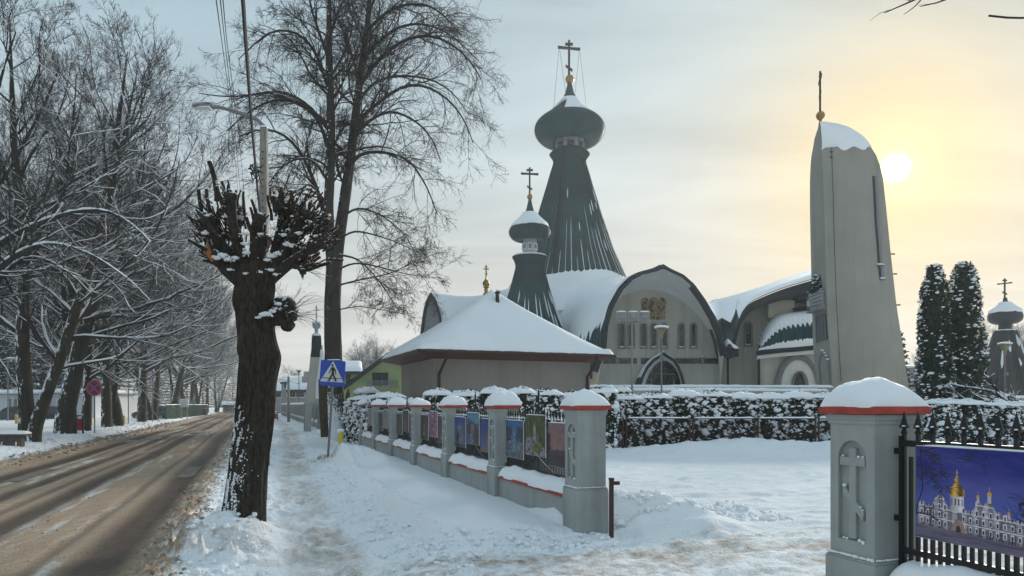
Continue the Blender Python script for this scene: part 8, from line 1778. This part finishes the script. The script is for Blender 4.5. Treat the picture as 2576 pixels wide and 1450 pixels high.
x, y, _ = W(470, 0, 80); ws = thing('warning_sign', 'grey diamond-shaped road sign back by the green fence', 'road sign', (*W(486, 0, 90)[:2], 0)); xx, yy, zz = W(486, 1012, 90); MB().tube([(xx, yy, 0), (xx, yy, zz)], 0.04, 6).build('pole', GREYP, ws); m = MB(); m.add([(xx-0.45, yy-0.05, zz), (xx, yy-0.05, zz-0.45), (xx+0.45, yy-0.05, zz), (xx, yy-0.05, zz+0.45), (xx-0.45, yy-0.02, zz), (xx, yy-0.02, zz-0.45), (xx+0.45, yy-0.02, zz), (xx, yy-0.02, zz+0.45)], [(0, 1, 2, 3), (7, 6, 5, 4)]); m.build('diamond_plate', STEEL, ws)
x, y, zt_ = W(726, 948, 70); cp = thing('concrete_pole', 'plain grey utility pole standing beyond the far fence', 'pole', (x, y, 0)); MB().box((x, y, zt_/2), (0.24, 0.2, zt_), taper=0.8).build('pole', CONC, cp); V, Fq = snow_pad(0.22, 0.2, 0.1, 2, n=8); mk('snow_cap', V+np.array((x, y, zt_)), Fq, SNOW, cp, smooth=True)
x, y, zt_ = W(20, 905, 62); r = thing('car_park_lamp', 'small flat-headed lamp on a pole above the white building', 'lamp', (x, y, 0)); MB().tube([(x, y, 0), (x, y, zt_)], 0.05, 6).build('pole', GREYP, r); MB().box((x+0.3, y, zt_+0.05), (0.8, 0.25, 0.12)).build('lamp_head', STEEL, r, bevel=0.03); V, Fq = snow_pad(0.8, 0.26, 0.1, 2, n=10); mk('snow_cap', V+np.array((x+0.3, y, zt_+0.11)), Fq, SNOW, r, smooth=True)

# ================================================================ CLODS OF SNOW AND SLUSH
cg = np.random.default_rng(15)
def scatter(name, mt, label, gens):
    C = []; R = []
    for n0, n1, t0, t1, cnt, r0, r1 in gens:
        n = n0+(n1-n0)*cg.random(cnt); t = t0+(t1-t0)*cg.random(cnt)**1.6; h, _, _ = ground_fields(n[None], t[None]); r = r0+(r1-r0)*cg.random(cnt)**2.5
        C.append(np.stack([CA*n-SA*t, SA*n+CA*t, h[0]+r*0.25], -1)); R.append(r)
    V, Fq = blobs(np.concatenate(C), np.concatenate(R), 0.75, seed=4, jit=0.4); o = mk(name, V, Fq, mt, smooth=False); tag(o, label, 'snow clods', kind='stuff')
BROWNSNOW = mat('brown_slush', (0.24, 0.165, 0.11), 0.9, col2=(0.42, 0.33, 0.25), scale=12, bump=0.3)
scatter('snow_clods', SNOW, 'small lumps of snow thrown up along the path and bank', [(-0.75, 0.15, 5, 40, 1500, 0.012, 0.055), (1.35, 2.2, 6, 30, 900, 0.010, 0.045), (1.8, 4.2, 7.7, 8.6, 420, 0.010, 0.045), (4.4, 7.5, 8.3, 10.0, 300, 0.012, 0.06), (-8.5, -6.4, 12, 60, 900, 0.02, 0.09), (0.1, 1.4, 5, 20, 250, 0.006, 0.02)])
scatter('slush_clods', BROWNSNOW, 'brown lumps of slush along both edges of the road', [(-1.25, -0.60, 5, 45, 1100, 0.008, 0.036), (-6.9, -5.9, 10, 70, 900, 0.02, 0.075), (-3.0, -2.2, 7, 30, 120, 0.006, 0.02)])
# ================================================================ HAZE
hz_, hnt, hb_ = nodes_of('winter_haze'); hnt.nodes.remove(hb_); pv = hnt.nodes.new('ShaderNodeVolumePrincipled')
pv.inputs['Color'].default_value = (0.86, 0.91, 0.97, 1); pv.inputs['Density'].default_value = 0.0011; pv.inputs['Anisotropy'].default_value = 0.2
hnt.links.new(pv.outputs[0], hnt.nodes['Material Output'].inputs['Volume'])
hzo = MB().box((0, 120, 24.5), (900, 900, 51)).build('haze', hz_, None); hzo['kind'] = 'stuff'; hzo['label'] = 'thin cold winter haze hanging over the whole street'
